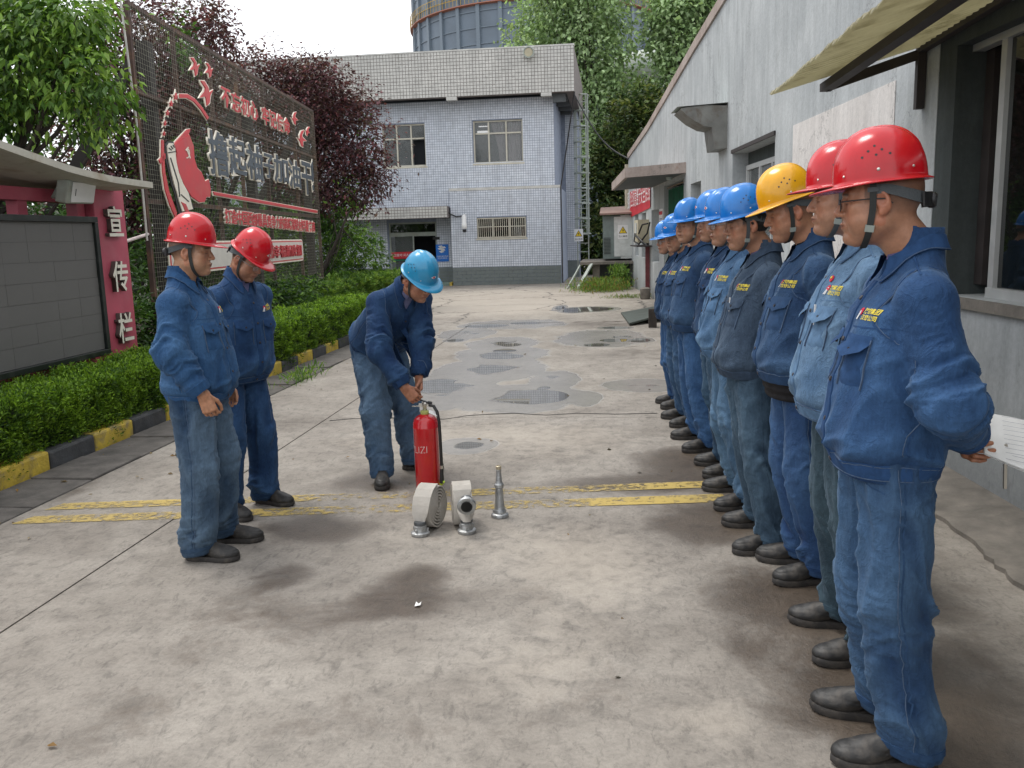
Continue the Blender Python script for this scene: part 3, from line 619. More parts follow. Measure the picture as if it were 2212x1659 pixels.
m.build('print_lines', simple('print_grey', (.2, .22, .35), .6), nb)
m = MB(); m.add([(.13, 16.9, .03), (.25, 14.65, .05), (1.05, 15.5, .17), (1.1, 17.7, .12), (.13, 16.9, .008), (.25, 14.65, .02), (1.05, 15.5, .14), (1.1, 17.7, .09)], [(0, 1, 2, 3), (7, 6, 5, 4), (0, 4, 5, 1), (1, 5, 6, 2), (2, 6, 7, 3), (3, 7, 4, 0)]); tag(m.build('steel_plate', simple('plate_green', (.075, .09, .08), .5, .2, var=.2, scale=3)), 'dark steel ramp plate lying tilted on the ground beside the far doorway', 'plate')
pb = MB(); pb.bar((.62, 14.4, 0), (.62, 14.4, .30), .13, .13, up=(0, 1, 0)); tag(pb.build('wooden_block', M_BARK), 'weathered wooden block standing under the edge of the steel plate', 'block')

# =================================================================== BLUE TILED BUILDING
lab = empty('tiled_building', (0, 0, 0), 0, 'two storey pale blue tiled building with cream tiled parapet at the end of the yard', 'building')
def body(lo, hi, nm, mat): m = MB(); m.box(lo, hi); return m.build(nm, mat, lab)
YU, YL, YP, YD = 28.15, 28.0, 27.45, 28.75
def tiles(x0, x1, z0, z1, y, pitch, nm, mat, holes=(), axis='x', singles=0, parent=lab):
    nx = int(round((x1-x0)/pitch)); nz = int(round((z1-z0)/pitch)); px = (x1-x0)/nx; pz = (z1-z0)/nz; g_ = pitch*.075
    cx, cz = np.meshgrid(x0 + (np.arange(nx)+.5)*px, z0 + (np.arange(nz)+.5)*pz); cx, cz = cx.ravel(), cz.ravel(); keep = np.ones(len(cx), bool)
    for a, b, c, d in holes: keep &= ~((cx > a) & (cx < b) & (cz > c) & (cz < d))
    cx, cz = cx[keep], cz[keep]; hx, hz = px/2-g_, pz/2-g_; rg = np.random.RandomState(3); yo = y - .006 - rg.rand(len(cx))*.002
    if singles:
        me = None; order = np.argsort(-cx - cz*.01)[:singles]
        for i in order:
            if me is None:
                mm = MB(); mm.box((-hx, 0, -hz), (hx, .008, hz)); t = mm.build('tile', mat, parent); me = t.data
            else: t = link('tile', me, parent)
            t.location = (cx[i], yo[i], cz[i]) if axis == 'x' else (y, cx[i], cz[i])
        kp = np.ones(len(cx), bool); kp[order] = False; cx, cz, yo = cx[kp], cz[kp], yo[kp]
    n = len(cx); q = np.array([(-1, -1), (1, -1), (1, 1), (-1, 1)])
    V = np.zeros((n, 8, 3))
    for k, (sx, sz) in enumerate(q):
        X = cx + sx*hx; Z = cz + sz*hz
        if axis == 'x': V[:, k] = np.stack([X, yo, Z], 1); V[:, 4+k] = np.stack([X, np.full(n, y+.002), Z], 1)
        else: V[:, k] = np.stack([y + (y-yo)*1.0, X, Z], 1); V[:, 4+k] = np.stack([np.full(n, y-.002), X, Z], 1)
    f = np.array([(0, 1, 2, 3), (4, 5, 1, 0), (5, 6, 2, 1), (6, 7, 3, 2), (7, 4, 0, 3)]); F = (np.arange(n)[:, None, None]*8 + f[None]).reshape(-1, 4)
    return tag(mesh_np('tile_field', V.reshape(-1, 3), F, mat, parent), kind='stuff')
def X_(px, py, Y): return float(atY(px, py, Y)[0])
def Z_(px, py, Y): return float(atY(px, py, Y)[2])
xr1 = X_(1195, 200, YU); xpr = X_(1240, 150, YP); zp0, zp1 = Z_(1240, 197, YP), Z_(1240, 97, YP)
w1 = (X_(1022, 300, YU), X_(1130, 300, YU), Z_(1075, 352, YU), Z_(1075, 259, YU)); w2 = (X_(826, 310, YU), X_(920, 310, YU), Z_(880, 360, YU), Z_(880, 268, YU))
w3 = (X_(1030, 490, YL), X_(1137, 490, YL), Z_(1083, 514, YL), Z_(1083, 469, YL))
zl = 2.98; xl0, xl1 = -5.12, -1.64
def wallpieces(x0, x1, z0, z1, y, holes, nm, mat, thick=.3):
    m = MB(); xs = sorted({x0, x1} | {h[0] for h in holes} | {h[1] for h in holes})
    for a, b in zip(xs[:-1], xs[1:]):
        hh = sorted([(h[2], h[3]) for h in holes if h[0] <= a + 1e-6 and h[1] >= b - 1e-6]); z = z0
        for c, d in hh: 
            if c > z: m.box((a, y, z), (b, y+thick, c))
            z = d
        m.box((a, y, z), (b, y+thick, z1))
    return m.build(nm, mat, lab)
door = (-7.35, -5.75, 0.0, 2.05)
zs = zp0 + .001
wallpieces(-15, xr1, 2.30, zs, YU, [w1, w2], 'wall', M_GROUTB)
wallpieces(-15, -5.12, -.04, 2.30, YD, [door], 'wall', M_GROUTB); wallpieces(xl0, xl1, -.04, zl, YL, [w3], 'wall', M_GROUTB)
body((xl0, YL+.3, -.04), (xl0+.15, YD, 2.3), 'return_wall', M_TBLUE); body((xl1-.15, YL+.3, -.04), (xl1, 34, zl), 'return_wall', M_GROUTB); body((xr1-.2, YU+.3, zl), (xr1, 34, zs), 'return_wall', M_GROUTB)
body((-1.9, 32, -.04), (-1.22, 36, zs), 'rear_block', M_GROUTB); tiles(-1.66, -1.22, .6, zs, 32, .0755, 'rt', M_TBLUE); body((-1.65, 31.99, 0), (-1.215, 32.02, .59), 'rear_dado', M_DADO)
body((-15, 36, -.04), (-1.9, 36.2, zp1), 'back_wall', M_TBLUE); body((-15, YP+.25, zp1-.25), (xpr-.25, 36, zp1-.2), 'roof', M_SOFF)
body((-15, YP+.001, zp0), (xpr, YP+.25, zp1), 'parapet', M_GROUTG); body((xpr-.25, YP+.251, zp0), (xpr-.001, 35, zp1), 'parapet_side', M_GROUTG)
body((-15, YP-.015, zp1), (xpr+.015, YP+.27, zp1+.045), 'parapet_cap', M_TGREY)
body((-15, YP+.251, zp0+.09), (xpr-.251, 35, zp0+.14), 'soffit', M_SOFF)
for i in range(6): body((xr1+.01, 28.6+i*1.05, zp0-.10), (xpr-.26, 28.78+i*1.05, zp0+.089), 'soffit_beam', M_SOFF)
body((xr1+.005, YP+.26, zp0-.25), (xpr-.28, YP+.4, zp0+.085), 'soffit_beam', M_SOFF)
for px in (975, 1180): x = X_(px, 205, YP); body((x-.16, YP-.02, zp0-.10), (x+.16, YP+.2, zp0-.001), 'beam_end', M_TGREY)
tiles(-15, xpr, zp0+.005, zp1-.002, YP, .0985, 'parapet tiles', M_TGREY, singles=300)
tiles(-15, xr1, 2.45, zs-.01, YU, .0755, 'upper tiles', M_TBLUE, [w1, w2]); tiles(-12, -5.14, .575, 2.3, YD, .0755, 'door tiles', M_TBLUE, [(door[0]-.02, door[1]+.02, 0, 2.3)])
tiles(xl0, xl1, .575, zl-.012, YL, .0755, 'lower tiles', M_TBLUE, [w3])
body((xl0-.02, YL-.02, zl-.012), (xl1+.02, YU-.001, zl+.07), 'ledge', M_TGREY)
# dado blocks, one by one
rr = random.Random(3)
for r_ in range(5):
    x = xl0 + (.0 if r_ % 2 else -.0); first = True
    while x < xl1 - .02:
        L = min((.15 if (first and r_ % 2) else .30), xl1-x); first = False; m = MB(); m.box((x+.004, YL-.012-rr.random()*.003, r_*.114+.003), (x+L-.004, YL-.001, r_*.114+.110)); m.build('block', M_DADO, lab); x += L
for r_ in range(5):
    for x in np.arange(-5.72, -5.14, .29): m = MB(); m.box((x+.004, YD-.012, r_*.114+.003), (min(x+.286, -5.135), YD-.001, r_*.114+.110)); m.build('block', M_DADO, lab)
m = MB(); m.box((-12, YD-.012, 0), (door[0]-.03, YD-.001, .57)); m.build('dado', M_DADO, lab)
def window(w_, y, verts, horiz, nm='window', glass=M_GLASS, open_=None, depth=.10):
    x0, x1, z0, z1 = w_; t = .045; m = MB()
    m.box((x0, y+.06, z0), (x0+t, y+.14, z1)); m.box((x1-t, y+.06, z0), (x1, y+.14, z1)); m.box((x0+t+.001, y+.06, z0), (x1-t-.001, y+.14, z0+t)); m.box((x0+t+.001, y+.06, z1-t), (x1-t-.001, y+.14, z1))
    for v in verts: xx = x0+(x1-x0)*v; m.box((xx-t*.5, y+.062, z0+t+.001), (xx+t*.5, y+.13, z1-t-.001))
    xs = [x0+t] + [x0+(x1-x0)*v for v in verts] + [x1-t]
    zh = z0+(z1-z0)*horiz if horiz else None
    if horiz:
        for a, b in zip(xs[:-1], xs[1:]): m.box((a+t*.5+.001, y+.064, zh-t*.5), (b-t*.5-.001, y+.128, zh+t*.5))
    f = m.build(nm, M_FRAME, lab)
    for i, (a, b) in enumerate(zip(xs[:-1], xs[1:])):
        for q, (c, d) in enumerate(((z0+t, zh), (zh, z1-t)) if horiz else ((z0+t, z1-t),)):
            if open_ == (i, q): continue
            mm = MB(); mm.box((a, y+.095, c), (b, y+.099, d)); mm.build('pane', glass, f)
    mm = MB(); mm.box((x0-.03, y-.02, z0-.05), (x1+.03, y+.059, z0-.001)); mm.build('window_sill', M_FRAME, f)
    mm = MB(); mm.box((x0-.05, y+.9, z0-.05), (x1+.05, y+.95, z1+.05)); mm.build('room', M_ROOM, f); return f
f1 = window(w1, YU, (.31, .66), .70); f2 = window(w2, YU, (.33, .66), .66, open_=(2, 0)); f3 = window(w3, YL, (.32, .66), None, glass=M_GLASSD)
mm = MB(); mm.box((w2[0]+(w2[1]-w2[0])*.67, YU+.3, w2[2]), (w2[1]-.03, YU+.34, w2[2]+(w2[3]-w2[2])*.64)); mm.build('dark_room', M_ROOMD, f2)
mm = MB()
for i in range(24): x = w3[0]+.04+(w3[1]-w3[0]-.08)*i/23; mm.tube([(x, YL-.03, w3[2]+.03), (x, YL-.03, w3[3]-.03)], .009, 5)
for z in (w3[2]+.03, (w3[2]*.45+w3[3]*.55), w3[3]-.03): mm.bar((w3[0]+.01, YL-.03, z), (w3[1]-.01, YL-.03, z), .022)
mm.build('window_bars', M_FRAME, f3)
def curtain(x0, x1, zt, zb, y, pull=0.0, nm='curtain'):
    V = []; N = 40
    for j in range(9):
        v = j/8; xe0 = x0 + pull*math.sin(v*PI*.5)*(x1-x0)*.75; xe1 = x1
        for i in range(N+1): u = i/N; V.append((xe0+(xe1-xe0)*u, y + .03*math.sin(u*34), zt+(zb-zt)*v))
    m = MB(); m.add(V, [(j*(N+1)+i, j*(N+1)+i+1, (j+1)*(N+1)+i+1, (j+1)*(N+1)+i) for j in range(8) for i in range(N)]); return m.build(nm, M_CURT, f1, smooth=True)
ww = w1[1]-w1[0]; curtain(w1[0]+ww*.34, w1[0]+ww*.64, w1[3]-.05, w1[2]+.05, YU+.145, .75); curtain(w1[0]+ww*.67, w1[1]-.06, w1[3]-.05, w1[2]+.03, YU+.145)
lt = MB(); lt.box((w1[0]+.05, YU+.6, w1[3]-.3), (w1[0]+.42, YU+.62, w1[3]-.24)); lt.box((w1[0]+.1, YU+.6, w1[3]-.12), (w1[0]+.4, YU+.62, w1[3]-.09)); g = NG('tube_light'); g.b.inputs['Emission Color'].default_value = (1, 1, 1, 1); g.b.inputs['Emission Strength'].default_value = 1.0; lt.build('ceiling_light', g.m, f1)
# entrance canopy, door, poster, plate
tz0, tz1 = Z_(900, 472, YL-.3), Z_(900, 447, YL-.3); xa, xb = X_(800, 460, YL-.3), X_(966, 460, YL-.3)
body((xa-1.2, YL-.298, tz0), (xb, YU-.001, tz1), 'entrance_canopy', M_GROUTG); tiles(xa-1.2, xb, tz0+.003, tz1-.003, YL-.3, .0985, 'canopy tiles', M_TGREY)
dm = MB(); x0, x1, z0, z1 = door; dm.box((x0, YD+.05, 0), (x0+.05, YD+.12, z1)); dm.box((x1-.05, YD+.05, 0), (x1, YD+.12, z1)); dm.box((x0+.051, YD+.05, z1-.05), (x1-.051, YD+.12, z1)); dm.box((x0+.051, YD+.05, z1-.45), (x1-.051, YD+.12, z1-.32)); dm.box(((x0+x1)/2-.02, YD+.05, 0), ((x0+x1)/2+.02, YD+.12, z1-.451)); fd_ = dm.build('door', M_GALV, lab)
m = MB(); m.box((x0+.05, YD+.08, .02), ((x0+x1)/2-.021, YD+.084, z1-.46)); m.build('door_pane', M_GLASS, fd_); m = MB(); m.box((x0+.05, YD+.08, z1-.319), (x1-.05, YD+.084, z1-.051)); m.build('door_pane', M_GLASSD, fd_)
m = MB(); m.box((x0-.1, YD+1.2, 0), (x1+.1, YD+1.25, z1+.1)); m.build('hallway', M_ROOMD, fd_)
m = MB(); m.box((x0+.05, YD+.045, .88), ((x0+x1)/2+.02, YD+.049, 1.10)); s_ = m.build('door_strip', M_BANN, lab); text_on('检验重地 闲人免进', .098, M_WPNT, Matrix.Translation(((x0*1.5+x1*.5)/2+.03, YD+.043, .99)) @ Matrix.Rotation(PI/2, 4, 'X'), s_, 'lettering')
m = MB(); m.box((x0+.05, YD+.045, .82), ((x0+x1)/2, YD+.049, .85)); m.build('green_strip', M_GRN, s_)
po = empty('poster', (0, 0, 0), 0, 'blue poster with white leaflets printed on it beside the entrance door', 'poster'); px0, px1, pz0, pz1 = X_(942, 540, YD), X_(969, 540, YD), Z_(955, 565, YD), Z_(955, 528, YD)
m = MB(); m.box((px0, YD-.02, pz0), (px1, YD-.013, pz1)); m.build('sheet', M_BLUEP, po); m = MB(); w_ = px1-px0; h_ = pz1-pz0
for i, (u, v, a) in enumerate(((.35, .75, .5), (.55, .68, .4), (.45, .58, .6), (.6, .82, .3), (.4, .88, .45))):
    c, s2 = math.cos(a), math.sin(a); V = [(px0 + w_*u + (q*c - r*s2)*w_*.16, YD-.022, pz0 + h_*v + (q*s2 + r*c)*w_*.07) for q, r in ((-1, -1), (1, -1), (1, 1), (-1, 1))]; m.add(V, [(0, 1, 2, 3)])
m.build('leaflet_print', M_WPNT, po); text_on('共建标准化车间', .055, M_WPNT, Matrix.Translation(((px0+px1)/2, YD-.022, pz0+h_*.30)) @ Matrix.Rotation(PI/2, 4, 'X'), po, 'lettering'); text_on('安全人人参与', .055, M_WPNT, Matrix.Translation(((px0+px1)/2, YD-.022, pz0+h_*.19)) @ Matrix.Rotation(PI/2, 4, 'X'), po, 'lettering')
m = MB(); m.box((X_(935, 514, YD), YD-.02, Z_(935, 518, YD)), (X_(950, 514, YD), YD-.013, Z_(935, 512, YD))); tag(m.build('door_plate', M_BLK), 'small black name plate on the tiles beside the entrance', 'plate')
m = MB(); m.box((-8.0, YD-.75, -.02), (-5.25, YD-.02, .10)); st_ = m.build('entrance_step', simple('step_green', (.16, .22, .19), .6, var=.15), lab); m = MB(); m.box((-5.24, YD-.78, -.02), (-5.16, YD-.02, .105)); m.build('step_edge', M_KYEL, st_)
# loudspeaker horn, cctv camera, cables, ladder
hn = empty('wall_horn', (0, 0, 0), 0, 'round weathered lamp drum mounted on the cream tiled parapet', 'lamp'); hx, hz = X_(1142, 113, YP-.15), Z_(1142, 113, YP-.15); q = Matrix.Rotation(PI/2, 3, 'X')
m = MB(); m.lathe([(.10, -.14), (.15, -.05), (.155, 0), (.165, .02), (.165, .05), (.14, .052), (.135, .02), (.02, .01)], 28, (hx, YP-.15, hz), q); m.build('drum', M_GALV, hn, smooth=True); m = MB(); m.lathe([(.125, 0), (.125, .012)], 24, (hx, YP-.165, hz), q); m.build('lens', simple('lens_tan', (.42, .38, .26), .4), hn)
cc = empty('security_camera', (0, 0, 0), 0, 'white dome security camera hanging under a black cable on the lower wall', 'camera'); kx, kz = X_(1003, 478, YL-.2), Z_(1003, 470, YL-.2)
m = MB(); m.lathe([(.05, -.02), (.075, -.08), (.07, -.28), (.085, -.30), (.085, -.42), (.06, -.45)], 16, (kx, YL-.22, kz+.1)); m.build('housing', M_WPNT, cc, smooth=True); m = MB(); m.lathe([(.03, -.02), (.062, .0), (.062, .07)], 14, (kx, YL-.22, kz-.44)); m.build('dome', M_BLK, cc, smooth=True); m = MB(); m.bar((kx, YL-.001, kz+.08), (kx, YL-.22, kz+.08), .05); m.build('arm', M_WPNT, cc)
m = MB(); m.tube([(X_(963, 452, YL-.05), YL-.05, Z_(963, 452, YL-.05)), (X_(972, 462, YL-.05), YL-.05, Z_(972, 462, YL-.05)), (X_(985, 468, YL-.05), YL-.05, Z_(985, 468, YL-.05)), (X_(1003, 466, YL-.05), YL-.05, Z_(1003, 466, YL-.05)), (kx, YL-.2, kz+.1)], .018, 6); m.build('cable', M_BLK, cc)
m = MB(); P0 = (xpr, YP, zp0-.1); P1 = Wp(26.0, 3.6, .05); m.tube([tuple(np.array(P0)*(1-t) + np.array(P1)*t - np.array((0, 0, .35*math.sin(PI*t)))) for t in np.linspace(0, 1, 14)], .022, 6); tag(m.build('overhead_cable', M_BLK), 'black cable strung from the parapet corner down to the grey wall', 'cable')
m = MB(); m.tube([(xpr, YP+.05, zp0), (-1.40, 27.95, 4.2), (xl1+.03, 27.96, 3.0), (xl1+.035, 27.97, 1.5), (xl1+.035, 27.97, .02)], .02, 6); tag(m.build('down_cable', M_BLK), 'black cable running down the right corner of the tiled building', 'cable')
ldr = empty('caged_ladder', (0, 0, 0), 0, 'grey green steel ladder with safety cage beside the tiled building', 'ladder')
LY = 31.2; lx0, lx1 = X_(1240, 300, LY), X_(1272, 300, LY); zt_, zb_ = Z_(1250, 207, LY), Z_(1250, 505, LY)
for x in (lx0+.02, (lx0+lx1)/2-.03, (lx0+lx1)/2+.16, lx1-.02): m = MB(); m.bar((x, LY-.3 if x > lx0+.1 else LY, zb_), (x, LY-.3 if x > lx0+.1 else LY, zt_), .035, .035, up=(0, 1, 0)); m.build('cage_bar', M_GALV, ldr)
nh = 10
for i in range(nh): z = zb_ + (zt_-zb_)*i/(nh-1); m = MB(); m.tube([(lx0, LY+.3, z), (lx0, LY, z), (lx0+.08, LY-.28, z), ((lx0+lx1)/2, LY-.36, z), (lx1-.05, LY-.28, z), (lx1, LY, z), (lx1, LY+.3, z)], .028, 6); m.build('cage_hoop', M_GALV, ldr)
for z in np.arange(.9, zt_, .3): m = MB(); m.tube([(lx0+.06, LY+.3, z), (lx1-.06, LY+.3, z)], .016, 6); m.build('rung', M_GALV, ldr)
for x in (lx0+.06, lx1-.06): m = MB(); m.bar((x, LY+.3, .3), (x, LY+.3, zt_), .04, .04, up=(0, 1, 0)); m.build('rail', M_GALV, ldr)
def warn_sign(nm, M, label, txt, s=1.0):
    e = empty(nm, (0, 0, 0), 0, label, 'warning sign'); m = MB(); m.M = M; m.box((-.17*s, -.23*s, -.01), (.17*s, .23*s, 0)); m.build('plate', M_WPNT, e)
    m = MB(); m.M = M; m.add([(-.14*s, -.05*s, .003), (.14*s, -.05*s, .003), (0, .19*s, .003)], [(0, 1, 2)]); m.build('triangle_border', M_BLK, e); m = MB(); m.M = M; m.add([(-.112*s, -.034*s, .005), (.112*s, -.034*s, .005), (0, .156*s, .005)], [(0, 1, 2)]); m.build('triangle', M_TRIY, e)
    m = MB(); m.M = M; m.add([(.02*s, .11*s, .007), (-.035*s, .045*s, .007), (0, .045*s, .007), (-.015*s, -.02*s, .007), (.04*s, .06*s, .007), (.005*s, .06*s, .007)], [(0, 1, 2, 3, 4, 5)]); m.build('pictogram', M_BLK, e)
    text_on(txt, .075*s, M_BLK, M @ Matrix.Translation((0, -.15*s, .004)), e, 'lettering')
warn_sign('ladder_sign', Matrix.Translation((X_(1250, 508, LY-.42), LY-.42, Z_(1250, 508, LY-.42))) @ Matrix.Rotation(PI/2, 4, 'X'), 'yellow triangle fall warning sign on white plate at the ladder foot', '当心坠落', .9)
# transformer cabinet on its platform
tc = empty('transformer_cabinet', (0, 0, 0), 0, 'white and green electric cabinet with louvres standing on a concrete platform', 'cabinet')
m = MB(); m.box((-.30, 25.6, .80), (.22, 27.6, 2.02)); bd_ = m.build('cabinet', M_CABG, tc, bevel=.01)
m = MB(); m.box((.02, 25.585, .86), (.62, 25.599, 1.98)); m.build('cabinet_door', M_CABW, tc)
m = MB(); m.box((.20, 25.6, .80), (1.2, 27.6, 2.02)); m.build('side_panel', M_CABW, tc)
for i in range(12): m = MB(); m.bar((-.28, 25.59, .95+i*.04), (-.08, 25.59, .95+i*.04), .012); m.build('louvre', M_BLK, bd_)
m = MB(); m.add([(-.38, 25.4, 2.03), (1.3, 25.4, 2.06), (1.3, 27.8, 2.30), (-.38, 27.8, 2.26), (-.38, 25.4, 2.08), (1.3, 25.4, 2.11), (1.3, 27.8, 2.35), (-.38, 27.8, 2.31)], [(3, 2, 1, 0), (4, 5, 6, 7), (0, 1, 5, 4), (1, 2, 6, 5), (2, 3, 7, 6), (3, 0, 4, 7)]); m.build('cabinet_roof', simple('roof_red', (.26, .17, .14), .7, var=.2), tc)
warn_sign('cabinet_sign', Matrix.Translation((.27, 25.57, 1.55)) @ Matrix.Rotation(PI/2, 4, 'X'), 'yellow triangle electric shock warning on the white cabinet door', '当心触电', .85)
pf = empty('platform', (0, 0, 0), 0, 'dark concrete platform on short piers under the electric cabinet', 'platform')
m = MB(); m.box((-.95, 25.2, .66), (1.4, 27.9, .74)); m.build('slab', M_APRON, pf)
for x in (-.6, .05, .75): m = MB(); m.box((x, 25.4, -.04), (x+.2, 25.7, .66)); m.build('pier', M_APRON, pf)
m = MB(); m.box((-.5, 26.3, -.04), (1.4, 27.8, .655)); m.build('base_wall', M_SOFF, pf)
m = MB(); m.bar((-1.0, 24.7, .02), (-.62, 25.2, .68), .10, .04); m.bar((-1.3, 24.9, .02), (-.92, 25.3, .68), .05, .04); m.build('steps', M_GALV, pf)

# =================================================================== GASOMETER
TC = (atY(1157, 15, 110)[0], 110.0); TR = 14.4; tk = empty('gas_tank', (0, 0, 0), 0, 'huge blue grey cylindrical gas tank with orange walkway rising behind the tiled building', 'tank')
m = MB(); m.lathe([(TR, 0), (TR, 50), (TR*.5, 54)], 96, (*TC, 0)); m.build('shell', M_TANK, tk, smooth=True)
me = None
for k in range(36):
    a = 2*PI*k/36; p = (TC[0]+math.cos(a)*(TR+.12), TC[1]+math.sin(a)*(TR+.12))
    if math.sin(a) > .2: continue
    m = MB(); m.bar((*p, 0), (*p, 50), .42, .3, up=(math.cos(a), math.sin(a), 0)); m.build('rib', M_TRIB, tk)
for k in range(27): m = MB(); m.lathe([(TR+.02, 5+k*1.65), (TR+.10, 5+k*1.65), (TR+.10, 5.09+k*1.65), (TR+.02, 5.09+k*1.65)], 72, (*TC, 0)); m.build('ring', M_TRIB, tk)
for zr in (Z_(890, 85, 110) + .2,):
    zr = 1.53 + (zr-1.53)*1.0
    m = MB(); m.lathe([(TR, zr-.10), (TR+.5, zr-.02), (TR+.5, zr+.05), (TR, zr+.05)], 96, (*TC, 0)); m.build('walkway', M_TORNG, tk)
    m = MB()
    for k in range(90):
        a = PI + PI*k/89; p = (TC[0]+math.cos(a)*(TR+.5), TC[1]+math.sin(a)*(TR+.5)); m.bar((*p, zr+.1), (*p, zr+1.3), .035)
    for h_ in (.7, 1.3):
        m.tube([(TC[0]+math.cos(a)*(TR+.5), TC[1]+math.sin(a)*(TR+.5), zr+h_) for a in np.linspace(PI, 2*PI, 60)], .03, 4)
    m.build('railing', M_TYEL, tk)
m = MB(); P = [atY(1395, 145, 60), atY(1440, 140, 60), atY(1480, 130, 62)]; m.tube([tuple(P[0]+(-6, 3, -.5)), tuple(P[0]), tuple(P[1]), tuple(P[2]+(5, 0, 0))], 1.1, 16); m.tube([tuple(P[0]+(-6, 3, -3.4)), tuple(P[0]+(0, 0, -2.9)), tuple(P[2]+(5, 0, -2.9))], .5, 12)
for k in range(5): x = P[0][0]-4+k*3.0; m.bar((x, 61, 0), (x, 61, P[0][2]-1), .3)
tag(m.build('pipe_rack', M_GALV, smooth=True), 'thick grey pipes on a steel rack seen through the trees at right', 'pipes')

# =================================================================== DISPLAY BOARD (left)
db = empty('display_board', (0, 0, 0), 0, 'outdoor screen board with crimson post, cream characters and curved canopy behind the hedge', 'display board')
def pyl(y0, y1): 
    m = MB(); m.box((-4.95, y0, 0), (-4.70, y1, 2.13)); return m.build('post', M_PYL, db, bevel=.006)
p_ = pyl(7.69, 8.20); pyl(3.2, 3.7)
for i, ch in enumerate('宣传栏'):
    y, z = atX((240, 256, 268)[i], (485, 602, 712)[i], -4.70)[1:]
    M = Matrix(((0, 0, 1, -4.699), (1, 0, 0, 7.945), (0, 1, 0, z), (0, 0, 0, 1)))
    me = text_mesh(ch, .27, None, .022, .004); me.materials.append(M_CHR); me.materials.append(M_CHRS); me.transform(M @ Matrix.Diagonal((1.0, 1.12, 1, 1)) @ Matrix.Translation((0, 0, .024)))
    mi = [0 if p.normal.x > .5 else 1 for p in me.polygons]; me.polygons.foreach_set('material_index', mi); link('character', me, p_)
for z0, z1, y0, y1 in ((1.925, 2.03, 3.7, 7.68), (.42, .52, 3.7, 7.68)): m = MB(); m.box((-4.90, y0, z0), (-4.76, y1, z1)); m.build('cross_rail', M_PYL, db)
for y in (6.75, 7.55, 5.6): m = MB(); m.box((-4.88, y, 1.80), (-4.78, y+.12, 1.924)); m.build('stub', M_PYL, db); m = MB(); m.box((-4.88, y, .521), (-4.78, y+.12, .60)); m.build('stub', M_PYL, db)
m = MB(); x0 = -4.74; x1 = -4.60; m.box((x0, 4.0, .56), (x1, 7.57, .61)); m.box((x0, 4.0, 1.75), (x1, 7.57, 1.80)); m.box((x0, 7.52, .611), (x1, 7.57, 1.749)); m.box((x0-.12, 4.0, .57), (x0-.001, 7.56, 1.79)); sf = m.build('screen_frame', M_LEDF, db, bevel=.004)
me = None; rr = random.Random(2)
for i in range(12):
    for j in range(7):
        if me is None: mm = MB(); mm.box((-.02, .0008, .0008), (0, .3092, .1612)); t = mm.build('screen_panel', M_LEDP, sf); me = t.data
        else: t = link('screen_panel', me, sf)
        t.location = (-4.63 + rr.uniform(-.0012, .0012), 3.81+i*.31, .612+j*.1624)
# canopy
V = []; ys = np.linspace(3.0, 8.04, 40)
def cz(y): return float(np.interp(y, [3, 5.2, 5.97, 6.26, 6.76, 7.1, 7.41, 8.05], [2.80, 2.42, 2.295, 2.25, 2.18, 2.15, 2.132, 2.12]))
xo = -4.30; n = len(ys)
for y in ys:
    z = cz(y); V += [(xo, y, z), (xo, y, z-.055), (-5.55, y, z-.10), (-5.55, y, z-.04)]
m = MB(); m.add(V, [(i*4+j, (i+1)*4+j, (i+1)*4+(j+1) % 4, i*4+(j+1) % 4) for i in range(n-1) for j in range(4)] + [(0, 1, 2, 3), (4*n-1, 4*n-2, 4*n-3, 4*n-4)]); m.build('canopy', M_CANO, db)
fl = empty('floodlight', (0, 0, 0), 0, 'white box floodlight clamped under the canopy above the dark screen', 'floodlight')
m = MB(); m.M = Matrix.Translation((-4.55, 7.30, 2.0)) @ Matrix.Rotation(R(14), 4, 'Y') @ Matrix.Rotation(R(6), 4, 'Z'); m.box((-.10, -.26, -.10), (.0, .22, .10)); m.build('housing', M_GALV, fl, bevel=.012); M0 = m.M.copy()
m = MB(); m.M = M0; m.box((.001, -.20, -.085), (.012, .20, .085)); m.build('cover', M_WPNT, fl, bevel=.006); m = MB(); m.M = M0; m.box((.0125, -.15, -.03), (.014, -.14, .03)); m.build('slot', M_BLK, fl)
m = MB(); m.bar((-4.62, 7.15, 2.08), (-4.62, 7.15, 2.19), .03); m.bar((-4.62, 7.15, 2.1), (-4.66, 7.05, 1.95), .05, .02); m.build('clamp', M_GALV, fl)

# =================================================================== SLOGAN SIGN FRAME
UD = np.array([-.1, .995, 0]); UD /= np.linalg.norm(UD); ND = np.array([UD[1], -UD[0], 0]); SA = np.array([-5.2, 9.57, 0])
def Sp(s, z, o=0.0): return tuple(SA + UD*s + ND*o + np.array((0, 0, z)))
def s_of(px, py, o=0.0):
    d = ray(px, py); A = SA + ND*o; t = (ND @ (A - CAMP))/(ND @ d); p = CAMP + d*t; return float((p-SA) @ UD), float(p[2])
SM = Matrix(((UD[0], 0, ND[0], SA[0]), (UD[1], 0, ND[1], SA[1]), (0, 1, 0, 0), (0, 0, 0, 1)))   # (s, z, out) -> world
def z3(X, Y): return s_of((600+X/2.074)/1.8227, (100+Y/2.074)/1.8227, .05)
sg = empty('slogan_frame', (0, 0, 0), 0, 'tall rusty lattice frame with wire mesh carrying the slogan beside the hedge', 'sign frame')
SL, Z0, Z1 = 8.5, .76, 4.14
for i, s_ in enumerate((0, 1.24, 2.5, 3.62, 4.98, 6.9, 8.5)):
    m = MB(); m.bar(Sp(s_, Z0-.02, -.03), Sp(s_, Z1, -.03), .06 if i in (0, 6) else .045, .05, up=tuple(ND)); m.build('upright', M_RUST, sg)
